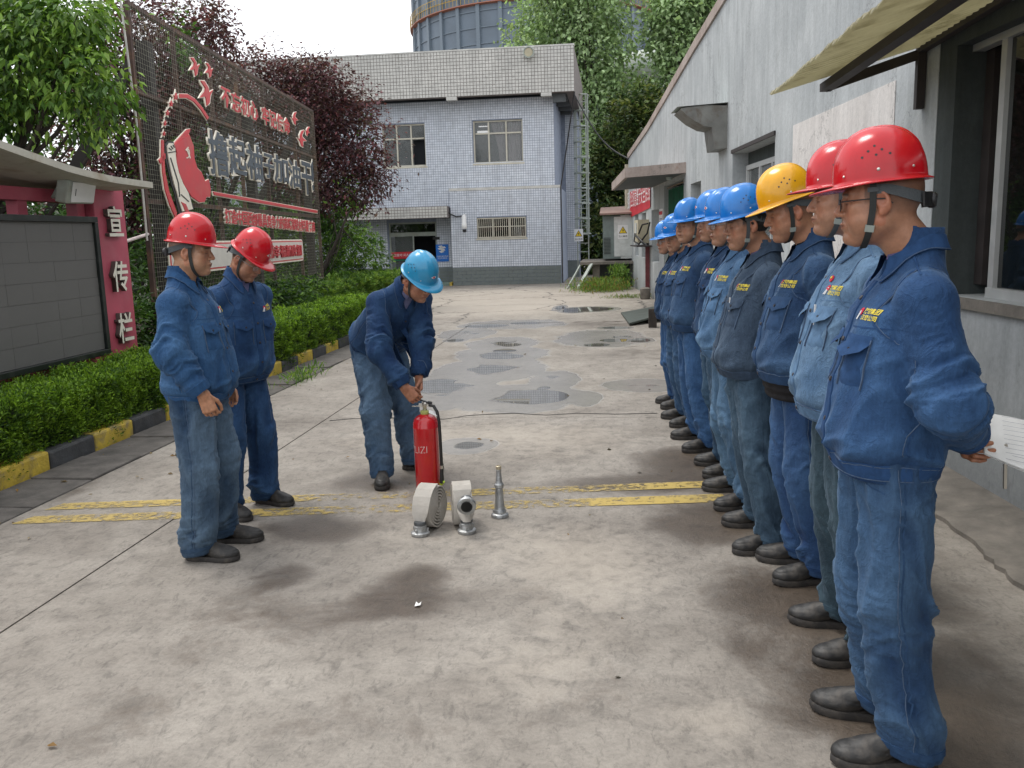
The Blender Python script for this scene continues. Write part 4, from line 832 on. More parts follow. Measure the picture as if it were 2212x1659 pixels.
for z in (Z1, 3.22, 2.03, Z0):
    m = MB(); m.bar(Sp(0, z, -.035), Sp(SL, z, -.035), .05, .05); m.build('cross_bar', M_RUST if z > 1 else M_WIRE, sg)
m = MB()
for s_ in np.arange(.03, SL, .062): m.bar(Sp(s_, Z0, .0), Sp(s_, Z1, .0), .0024, .0024, up=tuple(ND))
for z in np.arange(Z0+.03, Z1, .055): m.bar(Sp(0, z, .006), Sp(SL, z, .006), .0024, .0024)
tag(m.build('wire_mesh', M_WIRE, sg), kind='stuff')
for s_ in (.75, 4.55, 8.3):
    m = MB(); m.bar(Sp(s_, 0, -.18), Sp(s_, Z1-.25, -.18), .16, .14, up=tuple(ND)); m.build('main_post', M_RUSTD, sg)
    m = MB(); m.bar(Sp(s_, 3.75, -.28), Sp(s_-.3, .1, -2.6), .12, .12); m.build('back_brace', M_RUSTD, sg)
for s_ in (.10, 1.9, 4.4, 6.4, 8.2): m = MB(); m.bar(Sp(s_, 0, -.05), Sp(s_, Z0, -.05), .09, .09, up=tuple(ND)); m.build('foot_post', M_RUSTL, sg)
m = MB(); a = atY(258, -15, 9.3); b = atY(318, 520, 9.3); m.tube([tuple(a), tuple((a+b)/2 + (.03, 0, 0)), tuple(b)], .012, 8); tag(m.build('leaning_pole', simple('pole_white', (.50, .48, .44), .5, var=.15), smooth=True), 'thin white pole leaning against the near edge of the rusty frame', 'pole')
m = MB(); m.tube([(-5.0, 8.3, 1.52), Sp(-.03, 1.66, -.02)], .018, 8); m.build('tie_bar', simple('tie_white', (.6, .5, .48), .5), sg, smooth=True)
# lettering on the frame, each character its own piece
def glyph(ch, s0, s1, z0a, z1a, front, back, parent=sg, o=.03, off=.045, name='character', fo=.012):
    """one character fitted into a rectangle of the frame plane"""
    me = text_mesh(ch, 1.0, None, 0, 0, res=2); co = np.array([v.co[:2] for v in me.vertices])
    lo, hi = co.min(0), co.max(0); 
    if ch == '！': pass
    bpy.data.meshes.remove(me)
    h = z1a-z0a; w_ = s1-s0
    def mk(offset, ext, z, mat, nm, par):
        me = text_mesh(ch, 1.0, mat, ext, offset, res=2); n = len(me.vertices); c = np.zeros(n*3, dtype=np.float32); me.vertices.foreach_get('co', c); c = c.reshape(-1, 3).astype(float)
        fx = w_/(hi[0]-lo[0]) if hi[0]-lo[0] > .3 else h*.9; x = s0 + (c[:, 0]-lo[0])*fx; zz = z0a + (c[:, 1]-lo[1])*h/(hi[1]-lo[1]); oo = o + z + c[:, 2]
        P = SA + UD*x[:, None] + ND*oo[:, None] + np.stack([0*zz, 0*zz, zz], 1); me.vertices.foreach_set('co', P.astype(np.float32).ravel()); me.update(); return link(nm, me, par)
    g_ = mk(fo, .002, .019, front, name, parent); mk(off, .010, .0, back, 'backing', g_); return g_
def line_of(txt, tl, bl, tr, br, front, back, gap=.12, off=.045, fo=.012, blanks=()):
    """px corners (P space): top-left, bottom-left, top-right, bottom-right"""
    a, b, c, d = s_of(*tl, .04), s_of(*bl, .04), s_of(*tr, .04), s_of(*br, .04); sL = (a[0]+b[0])/2; sR = (c[0]+d[0])/2; N = sum(.45 if q == ' ' else 1 for q in txt); x = 0
    for q in txt:
        w_ = .45 if q == ' ' else 1
        if q != ' ':
            t0, t1 = (x+gap/2)/N, (x+w_-gap/2)/N; zb = b[1]*(1-t0) + d[1]*t0; zt = a[1]*(1-t0) + c[1]*t0
            glyph(q, sL+(sR-sL)*t0, sL+(sR-sL)*t1, zb, zt, front, back, off=off, fo=fo)
        x += w_
def P3(X, Y): return ((600+X/2.074)/1.8227, (100+Y/2.074)/1.8227)
line_of('不忘初心 牢记使命', P3(552, 495), P3(560, 650), P3(1122, 770), P3(1122, 895), M_SIGNR, M_SIGNC, off=.036, fo=.014)
for ch, a, b in (('撸', (455, 850), (600, 1230)), ('起', (620, 905), (750, 1230)), ('袖', (765, 960), (885, 1265)), ('子', (905, 1040), (985, 1250)), ('加', (990, 1050), (1100, 1290)), ('油', (1110, 1090), (1200, 1330)), ('干', (1215, 1110), (1290, 1380)), ('！', (1298, 1110), (1330, 1360))):
    p, q = z3(*a), z3(*b); sl, sr = p[0], z3(b[0], a[1])[0]
    if ch == '！':
        m = MB(); s0 = p[0]
        for pts, mt, o in (([(-.05, .52), (.10, .62), (.09, .22), (-.02, .20)], M_SIGND, .055), ([(-.02, .12), (.05, .14), (.07, .05), (0, .02)], M_SIGND, .055), ([(-.09, .50), (.14, .68), (.13, .18), (-.05, .15)], M_SIGNC, .04), ([(-.05, .13), (.07, .17), (.10, .03), (-.02, -.02)], M_SIGNC, .04)):
            mm = MB(); mm.prism([(s0+x, q[1]+z*.95) for x, z in pts[::-1]], o-.012, o, lambda x, y, z: Sp(x, y, z)); mm.build('character' if mt is M_SIGND else 'backing', mt, sg)
    else: glyph(ch, sl, sr, q[1], p[1], M_SIGND, M_SIGNC, off=.046, fo=.018)
line_of('打造中国西部最具竞争力的高端钢铁材料服务商', P3(585, 1500), P3(595, 1615), P3(1328, 1605), P3(1322, 1690), M_SIGNR, M_SIGNC, gap=.06, off=.055, fo=.016)
def shape(pts, mat, o, nm, parent=sg, th=.012, conv=z3):
    q = [conv(*p) for p in pts]; ar = sum(q[i][0]*q[(i+1) % len(q)][1] - q[(i+1) % len(q)][0]*q[i][1] for i in range(len(q)))
    if ar < 0: q = q[::-1]
    m = MB(); m.prism(q, o-th, o, lambda x, y, z: Sp(x, y, z)); return m.build(nm, mat, parent)
def grow(pts, d, conv=z3):
    c = np.array(pts, float); n = len(c); out = []; ar = sum(c[i][0]*c[(i+1) % n][1] - c[(i+1) % n][0]*c[i][1] for i in range(n)); sgn = 1 if ar > 0 else -1
    for i in range(n):
        a, b, e = c[i-1], c[i], c[(i+1) % n]; t = (b-a)/(np.linalg.norm(b-a)+1e-9) + (e-b)/(np.linalg.norm(e-b)+1e-9); t /= np.linalg.norm(t)+1e-9; out.append(tuple(b + sgn*np.array((t[1], -t[0]))*d))
    return out
def outlined(pts, mat, nm, d=9, o=.05, parent=sg): b = shape(pts, mat, o, nm, parent); shape(grow(pts, d), M_SIGNC, o-.013, 'backing', b)
outlined([(500, 1358), (1350, 1512), (1348, 1532), (508, 1385)], M_SIGNR, 'underline_bar', 8)
flag = outlined([(178, 975), (300, 893), (335, 985), (342, 1090), (365, 1165), (400, 1200), (430, 1275), (460, 1260), (475, 1340), (470, 1400), (440, 1400), (425, 1440), (385, 1445), (320, 1400), (262, 1310), (222, 1220), (195, 1110), (200, 1040)], M_SIGNR, 'flag', 8, .055)
outlined([(60, 1100), (290, 850), (315, 845), (300, 890), (85, 1115), (72, 1130)], M_SIGNR, 'flag_pole', 6, .045)
for i, (x, y) in enumerate(((192, 582), (155, 640), (125, 715), (105, 800), (97, 885))):
    r1, r2 = (56, 46, 43, 39, 35)[i], (21, 19, 18, 15, 14)[i]; pts = [(x + (r1 if k % 2 == 0 else r2)*.62*math.sin(k*PI/5 + .1), y - (r1 if k % 2 == 0 else r2)*1.0*math.cos(k*PI/5)) for k in range(10)]; shape([(x+(a-x)*.58, y+(b-y)*.58) for a, b in pts], M_SIGNR, .055, 'star'); shape([(x+(a-x)*1.15, y+(b-y)*1.15) for a, b in pts], M_SIGNC, .04, 'star_backing')
outlined([(225, 560), (290, 562), (350, 600), (410, 670), (462, 750), (452, 772), (400, 690), (340, 622), (285, 592), (228, 592)], M_SIGNR, 'arc', 7)
outlined([(82, 935), (98, 938), (100, 1050), (110, 1200), (140, 1350), (205, 1530), (195, 1575), (150, 1470), (110, 1340), (90, 1200), (82, 1060)], M_SIGNR, 'arc', 7, .045)
shape([(118, 985), (135, 960), (165, 962), (180, 1000), (185, 1060), (190, 1110), (210, 1200), (245, 1290), (290, 1370), (310, 1440), (325, 1500), (240, 1520), (215, 1440), (200, 1380), (175, 1300), (150, 1200), (130, 1100), (120, 1040)], M_SIGNC, .060, 'arm'); shape([(108, 975), (130, 945), (175, 950), (192, 1000), (200, 1110), (225, 1200), (262, 1290), (305, 1370), (325, 1440), (345, 1500), (220, 1540), (198, 1440), (185, 1380), (160, 1300), (135, 1200), (112, 1100)], M_SIGNB, .046, 'arm_outline')
for a, b in (((140, 1080), (205, 1290)), ((205, 1290), (215, 1400)), ((225, 1380), (290, 1440)), ((120, 1040), (180, 1030)), ((125, 1000), (150, 1020)), ((143, 985), (160, 1010)), ((160, 975), (172, 1000))):
    p, q = np.array(a), np.array(b); t = (q-p)/np.linalg.norm(q-p); nn = np.array((-t[1], t[0]))*4; shape([tuple(p+nn), tuple(q+nn), tuple(q-nn), tuple(p-nn)], M_SIGNB, .064, 'arm_line', th=.003)
shape([(225, 1440), (245, 1480), (260, 1520), (290, 1520), (265, 1460)], M_SIGNR, .066, 'cuff')
e_ = [(278 + 22*math.cos(t), 1045 + 42*math.sin(t)) for t in np.linspace(-1.25, 1.9, 10)]; e2 = [(278 + 15*math.cos(t), 1045 + 33*math.sin(t)) for t in np.linspace(1.9, -1.25, 10)]; shape(e_ + e2, M_SIGNC, .062, 'flag_emblem', th=.004); shape([(268, 1010), (278, 1000), (306, 1080), (300, 1090)], M_SIGNC, .0625, 'flag_emblem', th=.004); shape([(262, 1015), (285, 990), (290, 1000), (268, 1026)], M_SIGNC, .063, 'flag_emblem', th=.004)
def bird(x, y, s, fl=1, rot_=0):
    pts = [(-28, -58), (-10, -55), (8, -25), (12, 0), (30, -12), (18, 12), (14, 48), (2, 62), (-2, 30), (-6, 18), (-30, 22), (-16, 4), (-8, -6), (-6, -24), (-20, -44)]
    c, s2 = math.cos(rot_), math.sin(rot_); outlined([(x + fl*(a*c - b*s2)*s, y + (a*s2 + b*c)*s) for a, b in pts], M_SIGNR, 'bird', 7*s+1)
bird(352, 335, 1.25); bird(468, 365, 1.0); bird(445, 550, 1.7); bird(1165, 760, .85, -1, .2); bird(1222, 925, 1.1, -1, .2); bird(1270, 865, .6, -1)
a = s_of(562, 510, .04); b = s_of(655, 562, .04)
plq = [(a[0]-3.6+.02, .0)]
z0_, z1_ = s_of(655, 563, .04)[1], s_of(645, 517, .04)[1]; s0_, s1_ = s_of(362, 505, .04)[0], s_of(656, 540, .04)[0]
def rrect(s0, s1, z0, z1, r): return [(s0+r+r*math.cos(t), z0+r+r*math.sin(t)) for t in np.linspace(PI, 1.5*PI, 5)] + [(s1-r+r*math.cos(t), z0+r+r*math.sin(t)) for t in np.linspace(1.5*PI, 2*PI, 5)] + [(s1-r+r*math.cos(t), z1-r+r*math.sin(t)) for t in np.linspace(0, .5*PI, 5)] + [(s0+r+r*math.cos(t), z1-r+r*math.sin(t)) for t in np.linspace(.5*PI, PI, 5)]
idt = lambda x, y: (x, y)
shape(rrect(s0_, s1_, z0_, z1_, .10), M_SIGNC, .030, 'plaque_edge', conv=idt); shape(rrect(s0_+.03, s1_-.03, z0_+.025, z1_-.025, .08), M_SIGNR, .034, 'plaque_border', conv=idt); pq = shape(rrect(s0_+.06, s1_-.05, z0_+.045, z1_-.045, .07), M_SIGNW, .038, 'plaque', conv=idt)
x0_, x1_ = s_of(563, 540, .05)[0], s_of(651, 540, .05)[0]
for i, ch in enumerate('美丽幸福新陕钢'): wq = (x1_-x0_)/7; glyph(ch, x0_+wq*i+wq*.06, x0_+wq*(i+1)-wq*.06, z0_+.10, z1_-.10, M_SIGNR, M_SIGNR, off=.012, o=.045)

# =================================================================== PLANTS
def leaves(name, C, size, cols, mat, parent=None, seed=0, droop=.35, aspect=.5, outward=None, jit=.35, kind='stuff', fold=.25):
    """C (n,3) leaf positions; one folded diamond each"""
    rg = np.random.RandomState(seed); n = len(C)
    az = rg.rand(n)*2*PI; el = rg.normal(-droop, .45, n); d = np.stack([np.cos(az)*np.cos(el), np.sin(az)*np.cos(el), np.sin(el)], 1)
    if outward is not None: d = d + outward*.8; d /= np.linalg.norm(d, axis=1)[:, None]
    up = np.tile([0, 0, 1.0], (n, 1)) + rg.normal(0, .45, (n, 3)); sd = np.cross(d, up); sd /= np.linalg.norm(sd, axis=1)[:, None]+1e-9; nm_ = np.cross(sd, d)
    L = size*(1 + rg.normal(0, jit*.6, n)).clip(.4, 1.8); w_ = L*aspect*.5
    a = C; tip = C + d*L[:, None] - np.array([0, 0, 1])*(L*.12)[:, None]; mid = C + d*(L*.45)[:, None]
    l = mid + sd*w_[:, None] + nm_*(w_*fold)[:, None]; r = mid - sd*w_[:, None] + nm_*(w_*fold)[:, None]
    V = np.stack([a, r, tip, l], 1).reshape(-1, 3); b = np.arange(n)*4
    F = np.concatenate([np.stack([b, b+1, b+2], 1), np.stack([b, b+2, b+3], 1)])
    cc = np.asarray(cols); 
    if cc.ndim == 2 and len(cc) != n: cc = cc[rg.randint(0, len(cc), n)]
    cc = cc*(1 + rg.normal(0, .18, n)).clip(.5, 1.6)[:, None]
    o = mesh_np(name, V, F, mat, parent, False, cols=np.repeat(cc, 4, 0)); return tag(o, kind=kind) if kind else o
def clumps(blobs, n_cl, per, rcl, seed, shell=.55, cut=None):
    """blobs (cx,cy,cz,rx,ry,rz): clump centres biased to the surface, then leaf points; returns pts, clump index"""
    rg = np.random.RandomState(seed); vol = np.array([b[3]*b[4]*b[5] for b in blobs])**.7; vol /= vol.sum(); k = rg.choice(len(blobs), n_cl, p=vol); B = np.array(blobs)[k]
    v = rg.normal(size=(n_cl, 3)); v /= np.linalg.norm(v, axis=1)[:, None]; rad = (shell + (1.05-shell)*rg.rand(n_cl)**.6)[:, None]; c = B[:, :3] + v*B[:, 3:]*rad
    c += rg.normal(0, .06, c.shape)*B[:, 3:]
    if cut is not None: m = cut(c); c = c[m]; v = v[m]
    n = len(c); rs = rcl*(.5 + rg.rand(n)*.9); P = (c[:, None, :] + rg.normal(0, .5, (n, per, 3))*rs[:, None, None]*np.array([1, 1, .75])); return P.reshape(-1, 3), np.repeat(np.arange(n), per), np.repeat(v, per, 0), c
def branches(base, top, C, seed, rad=.09, nlimb=14, name='trunk', parent=None, mat=None):
    rg = random.Random(seed); m = MB(); b = np.array(base, float); t = np.array(top, float); mid = (b+t)/2 + np.array((rg.uniform(-.15, .15), rg.uniform(-.15, .15), 0))*np.linalg.norm(t-b)*.3
    m.tube([tuple(b), tuple(mid), tuple(t)], [rad, rad*.75, rad*.35], 8)
    for i in range(nlimb):
        e = np.array(C[rg.randrange(len(C))]); q = rg.uniform(.25, .95); s_ = b*(1-q)+t*q if q > .5 else b*(1-2*q)+mid*2*q; s_ = mid*(1-(q-.5)*2) + t*((q-.5)*2) if q > .5 else s_
        m.tube([tuple(s_), tuple(s_*.5 + e*.5 + np.array((0, 0, -.08))*np.linalg.norm(e-s_)), tuple(e)], [rad*.4*(1.1-q*.6), rad*.22, rad*.06], 5)
    return m.build(name, mat or M_BARK, parent, smooth=True)
def tree(nm, label, base, blobs, n_cl, per, rcl, size, cols, mat, seed, rad=.09, nlimb=16, shell=.45, droop=.35, aspect=.5, top=None, cat='tree', group=None, cut=None, trunk_base=True):
    e = empty(nm, base, 0, label, cat, group); e.location = (0, 0, 0)
    P, ci, v, c = clumps(blobs, n_cl, per, rcl, seed, shell, cut)
    q = P - SA; s_ = q @ UD; o_ = q @ ND; kp = ~((s_ > -1.0) & (s_ < SL+.8) & (o_ > -.55) & (P[:, 2] > .9)); P, ci, v = P[kp], ci[kp], v[kp]; q = c - SA; c = c[~((q @ UD > -1) & (q @ UD < SL+.8) & (q @ ND > -.5) & (c[:, 2] > .9))]; rg = np.random.RandomState(seed+1); ncl = int(ci.max())+1; cc = np.array(cols)[rg.randint(0, len(cols), ncl)][ci]*(1 + rg.normal(0, .2, ncl)).clip(.55, 1.5)[ci][:, None]
    leaves('crown', P, size, cc, mat, e, seed, droop, aspect, outward=v)
    top = top or tuple(np.mean([b[:3] for b in blobs], 0)); branches(base, top, c, seed, rad, nlimb, 'trunk', e); return e
G1 = [(.13, .25, .035), (.08, .17, .03), (.19, .33, .05), (.055, .12, .022)]; G2 = [(.045, .10, .025), (.065, .14, .035), (.03, .075, .02)]; G3 = [(.22, .34, .06), (.14, .26, .045), (.09, .18, .035)]
PU = [(.14, .055, .070), (.10, .045, .055), (.19, .068, .072), (.065, .032, .038), (.12, .075, .055)]
# clipped hedges: dense fine sprays over a dark core
def hedge(nm, label, y0, y1, x0, x1, z1, n, seed, cols, size, aspect=.4, cat='hedge', core=(.012, .022, .008)):
    e = empty(nm, (0, 0, 0), 0, label, cat, 'low hedges along the kerb')
    m = MB(); N = 24; V = []
    for i in range(N+1):
        y = y0+.1+(y1-y0-.2)*i/N; V += [(x0+.12, y, .02), (x0+.12, y, z1-.14), (x1-.12, y, z1-.14), (x1-.12, y, .02)]
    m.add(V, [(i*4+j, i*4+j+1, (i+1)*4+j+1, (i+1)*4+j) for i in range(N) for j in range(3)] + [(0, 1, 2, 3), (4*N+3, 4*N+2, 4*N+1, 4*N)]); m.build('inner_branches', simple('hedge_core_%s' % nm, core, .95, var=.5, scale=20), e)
    rg = np.random.RandomState(seed); nc = n//26; u = rg.rand(nc)*2.6
    side = u < .9; c = np.zeros((nc, 3)); c[:, 1] = y0 + rg.rand(nc)*(y1-y0); nrm = np.zeros((nc, 3))
    c[side, 0] = x1; c[side, 2] = rg.rand(side.sum())**.8*z1; nrm[side] = (1, 0, .3)
    tp = (u >= .9) & (u < 2.1); c[tp, 0] = x0 + rg.rand(tp.sum())*(x1-x0); c[tp, 2] = z1; nrm[tp] = (.2, 0, 1)
    en = u >= 2.1; c[en, 0] = x0 + rg.rand(en.sum())*(x1-x0); c[en, 2] = rg.rand(en.sum())*z1; c[en, 1] = np.where(rg.rand(en.sum()) < .6, y0, y1); nrm[en, 1] = np.where(c[en, 1] == y0, -1, 1)
    ed = np.clip((c[:, 2]-z1*.75)/(z1*.25), 0, 1)*.10*(nrm[:, 0] > .5); c[:, 0] -= ed*ed*8*.1
    bump_ = vnoise(c[:, 0]*5, c[:, 1]*4, c[:, 2]*5, seed)*.055 + vnoise(c[:, 0]*14, c[:, 1]*14, c[:, 2]*14, seed+1)*.025; c += nrm*(bump_ - .02)[:, None]
    P = (c[:, None] + rg.normal(0, .022, (nc, 26, 3))).reshape(-1, 3); ci = np.repeat(np.arange(nc), 26); base = np.array(cols)[rg.randint(0, len(cols), nc)]
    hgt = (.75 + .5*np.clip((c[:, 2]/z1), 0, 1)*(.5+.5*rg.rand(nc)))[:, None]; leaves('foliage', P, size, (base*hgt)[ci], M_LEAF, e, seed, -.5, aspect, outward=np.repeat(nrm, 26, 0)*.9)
    return e
HG = [(.17, .30, .025), (.12, .23, .022), (.24, .40, .035), (.06, .13, .018)]
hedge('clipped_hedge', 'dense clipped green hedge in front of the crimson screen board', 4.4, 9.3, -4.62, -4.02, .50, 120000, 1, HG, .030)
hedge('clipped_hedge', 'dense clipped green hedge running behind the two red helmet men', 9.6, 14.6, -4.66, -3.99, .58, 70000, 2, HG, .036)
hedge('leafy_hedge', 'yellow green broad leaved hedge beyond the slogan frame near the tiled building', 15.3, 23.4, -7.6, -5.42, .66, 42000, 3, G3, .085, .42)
# shrubs: pittosporum behind the board, mixed green under the frame
def shrub(nm, label, blobs, n_cl, per, size, cols, seed, base, aspect=.42, grp='broad leaved shrubs behind the sign', rcl=.10, nlimb=18, shell=.7):
    e = tree(nm, label, base, blobs, n_cl, per, rcl, size, cols, M_LEAF, seed, .03, nlimb, shell, 0.0, aspect, cat='shrub', group=grp); return e
shrub('shrub', 'glossy green broad leaved shrub between the crimson post and the rusty frame', [(-5.15, 9.0, .55, .55, .75, .65), (-5.5, 9.9, .6, .5, .7, .6)], 900, 14, .085, G2 + G1[:1], 11, (-5.2, 9.3, 0))
shrub('shrub', 'dark green shrub below the wire mesh of the slogan frame', [(-5.3, 12.6, .6, .45, 1.6, .55), (-5.6, 14.6, .7, .5, 1.2, .6)], 1000, 13, .085, G2 + G1[:1], 12, (-5.3, 13.3, 0))
shrub('shrub', 'leafy green shrub rising beyond the far end of the slogan frame', [(-6.9, 19.2, 1.2, .9, 1.1, 1.0), (-7.6, 21, 1.7, 1.0, 1.2, 1.4), (-6.6, 22.5, 1.0, .7, 1.1, .8)], 1100, 14, .11, G1 + G2, 13, (-7.0, 20.5, 0), rcl=.16)
# trees
def PB(px, py, Y, rx, rz, ry=None): c = atY(px, py, Y); s_ = Y/1900; return (c[0], Y, c[2], rx*s_, ry or rx*s_, rz*s_)
tree('cherry_tree', 'bright green cherry tree leaning in from the upper left above the board', (-7.2, 8.4, 0), [PB(60, 120, 8.3, 150, 130), PB(150, 40, 8.2, 100, 90), PB(40, 240, 8.4, 110, 70), PB(190, 180, 8.1, 80, 90), PB(200, 270, 8.2, 50, 40), PB(20, 30, 8.6, 140, 100)], 560, 20, .22, .085, G1 + [(.24, .38, .07)], M_LEAF, 21, .10, 20, .2, .75, .46)
tree('plum_tree', 'purple leaved plum tree behind the near half of the slogan frame', (-9.3, 15, 0), [PB(300, 260, 14, 190, 140), PB(420, 110, 14.5, 150, 110), PB(220, 420, 13.5, 150, 100), PB(330, 60, 14, 120, 70), PB(500, 60, 14.8, 80, 60), PB(470, 250, 14.5, 130, 130), PB(200, 160, 13.5, 110, 90)], 2100, 14, .30, .080, PU, M_LEAFR, 22, .14, 40, .25, .35, .5)
tree('plum_tree', 'purple leaved plum tree spreading beyond the far end of the frame', (-8.9, 20.5, 0), [PB(700, 230, 19.5, 90, 85), PB(760, 300, 19.3, 85, 90), PB(650, 180, 20, 60, 60), PB(745, 405, 19.4, 75, 60), PB(640, 330, 20, 90, 120), PB(805, 380, 19.2, 40, 50), PB(690, 160, 19.5, 30, 45), PB(560, 200, 20, 90, 90)], 2300, 13, .36, .090, PU, M_LEAFR, 23, .14, 40, .2, .3, .5)
tree('young_tree', 'slim green leaved tree growing up through the purple plum branches', (-6.8, 18.5, 0), [PB(790, 300, 18.7, 22, 75), PB(755, 420, 18.7, 40, 50), PB(735, 480, 18.7, 60, 50), PB(770, 520, 18.7, 50, 50), PB(720, 560, 18.5, 70, 40)], 330, 13, .18, .10, G1, M_LEAF, 24, .05, 14, .2, .2, .45)
tree('green_tree', 'green tree standing behind the middle of the slogan frame', (-7.4, 13.8, 0), [PB(480, 420, 13.3, 160, 130), PB(560, 300, 13.8, 100, 120), PB(430, 90, 13.0, 50, 60), PB(600, 520, 14, 120, 90), PB(400, 560, 13, 120, 80), PB(640, 420, 14.5, 60, 100), PB(520, 180, 13.5, 60, 70)], 1500, 15, .22, .085, G2 + G1[:2], M_LEAF, 25, .10, 30, .25, .3, .48)
tree('green_tree', 'dark green tree in the shade behind the crimson screen board', (-7.8, 9.6, 0), [(-6.6, 8.6, 1.6, .9, 1.6, 1.0), (-7.2, 10.5, 1.2, 1.0, 1.6, 1.0), (-6.6, 6.4, 1.4, .9, 1.5, 1.1), (-7.8, 7.4, 2.6, 1.3, 2.0, .8)], 1500, 14, .22, .085, G2, M_LEAF, 26, .12, 30, .4, .35, .46)
tree('poplar_tree', 'tall pale green poplar behind the roof of the tiled building', (1.5, 52, 0), [PB(1180, 150, 50, 75, 80), PB(1250, 60, 50, 90, 110), PB(1310, 130, 50, 65, 120), PB(1300, 240, 50, 70, 90), PB(1240, -60, 50, 110, 120), PB(1350, 240, 50, 50, 70), PB(1150, 60, 51, 40, 60), PB(1290, 330, 50, 60, 70)], 2300, 11, 1.05, .22, [(.34, .47, .24), (.42, .55, .30), (.26, .38, .18)], M_LEAF, 31, .22, 50, .15, .5, .75)  # pale leaf colours lifted further, distance haze put into the colour
tree('poplar_tree', 'pale green poplar rising beyond the gable end of the grey wall', (7.5, 50, 0), [PB(1480, 40, 49, 60, 70), PB(1500, 110, 49, 55, 60), PB(1440, 20, 49, 40, 50), PB(1450, 90, 49, 45, 50), PB(1450, 290, 49, 50, 80), PB(1470, 180, 49, 50, 60), PB(1540, -10, 49, 60, 60)], 1500, 12, .8, .26, [(.34, .47, .24), (.42, .55, .30), (.26, .38, .18)], M_LEAF, 32, .3, 40, .15, .5, .75)  # same lifted leaf colours, haze painted into the pale green
tree('loquat_tree', 'dark glossy leaved tree filling the gap between the two buildings', (.6, 36, 0), [PB(1370, 300, 35, 70, 85), PB(1320, 400, 35, 60, 90), PB(1400, 240, 35.5, 60, 60), PB(1300, 500, 34, 60, 60), PB(1360, 470, 35, 70, 90), PB(1280, 560, 34, 40, 40), PB(1340, 560, 34.5, 60, 40)], 1900, 13, .42, .22, [(.055, .10, .03), (.10, .15, .04), (.03, .06, .02), (.16, .19, .06)], M_LEAF, 33, .16, 34, .25, .1, .38)
tree('background_tree', 'distant green trees masking the yard edge behind the purple plums', (-14, 30, 0), [(-14, 28, 2.2, 3.5, 3, 2.2), (-11, 24, 1.6, 2.5, 2.5, 1.6), (-17, 22, 2.6, 3.5, 4, 2.4), (-11, 16, 1.6, 2.0, 3, 1.5), (-12, 10, 2, 2, 3, 1.9)], 2200, 12, .5, .18, G2, M_LEAF, 34, .2, 30, .4, .3, .5)
# weeds by the cabinet
def weeds(nm, label, base, rx, ry, h, n, cols, seed, size=.12):
    rg = np.random.RandomState(seed); P = np.stack([base[0]+rg.normal(0, rx, n), base[1]+rg.normal(0, ry, n), rg.rand(n)**1.5*h], 1); return tag(leaves(nm, P, size, cols, M_LEAF, None, seed, -1.0, .16), label, 'weeds', kind='stuff')
weeds('weeds', 'green and yellow weeds growing round the foot of the platform steps', (-.35, 23.8, 0), .35, .5, .30, 2600, G3 + [(.28, .22, .06)], 1); weeds('weeds', 'tall fresh green weeds before the platform pier', (.15, 24.4, 0), .12, .2, .62, 1400, G3, 2, .14); weeds('weeds', 'thin grass strip growing from the joint beside the wall', (.35, 20.9, 0), .30, .05, .07, 500, G3 + [(.30, .25, .05)], 3, .07); weeds('weeds', 'small weed sprouting from the drain joint beside the hedge', (-3.46, 9.3, 0), .08, .3, .10, 160, G3, 4, .10)
rg = np.random.RandomState(9); P = np.stack([rg.uniform(-4.0, 1.5, 150), rg.uniform(2.0, 14, 150), np.full(150, .006)], 1); P[:90, 0] = rg.uniform(-3.97, -3.0, 90)
tag(leaves('fallen_leaves', P, .038, [(.25, .14, .04), (.12, .08, .03), (.30, .22, .08), (.05, .04, .02)], M_LEAF, None, 5, 0.0, .5), 'scattered dry leaves and litter on the concrete yard', 'leaves', kind='stuff')
# =================================================================== PEOPLE
def rot(yaw=0, pitch=0, roll=0):
    """yaw about z (+ = turn to the wearer's left), pitch + = nod down, roll about the facing axis"""
    return np.array(Matrix.Rotation(yaw, 3, 'Z') @ Matrix.Rotation(-pitch, 3, 'X') @ Matrix.Rotation(roll, 3, 'Y'))
def mat_skin():
    g = NG('skin'); a = g.n('ShaderNodeAttribute'); a.attribute_name = 'Col'
    v = g.coord(); n = g.noise(v, 70, 4, .6); r = g.ramp(n, 'Fac', [(.3, .86), (.7, 1.08)])
    m = g.mix(1.0, (a, 0), (r, 0), 'MULTIPLY'); g.l(m, 2, g.b, 'Base Color')
    n2 = g.noise(v, 420, 3, .6); g.bump(n2, 'Fac', .25, .0012); g.set(rough=.42, spec=.5)
    g.b.inputs['Subsurface Weight'].default_value = .08; g.b.inputs['Subsurface Radius'].default_value = (.02, .008, .004); g.b.inputs['Subsurface Scale'].default_value = .3
    return g.m
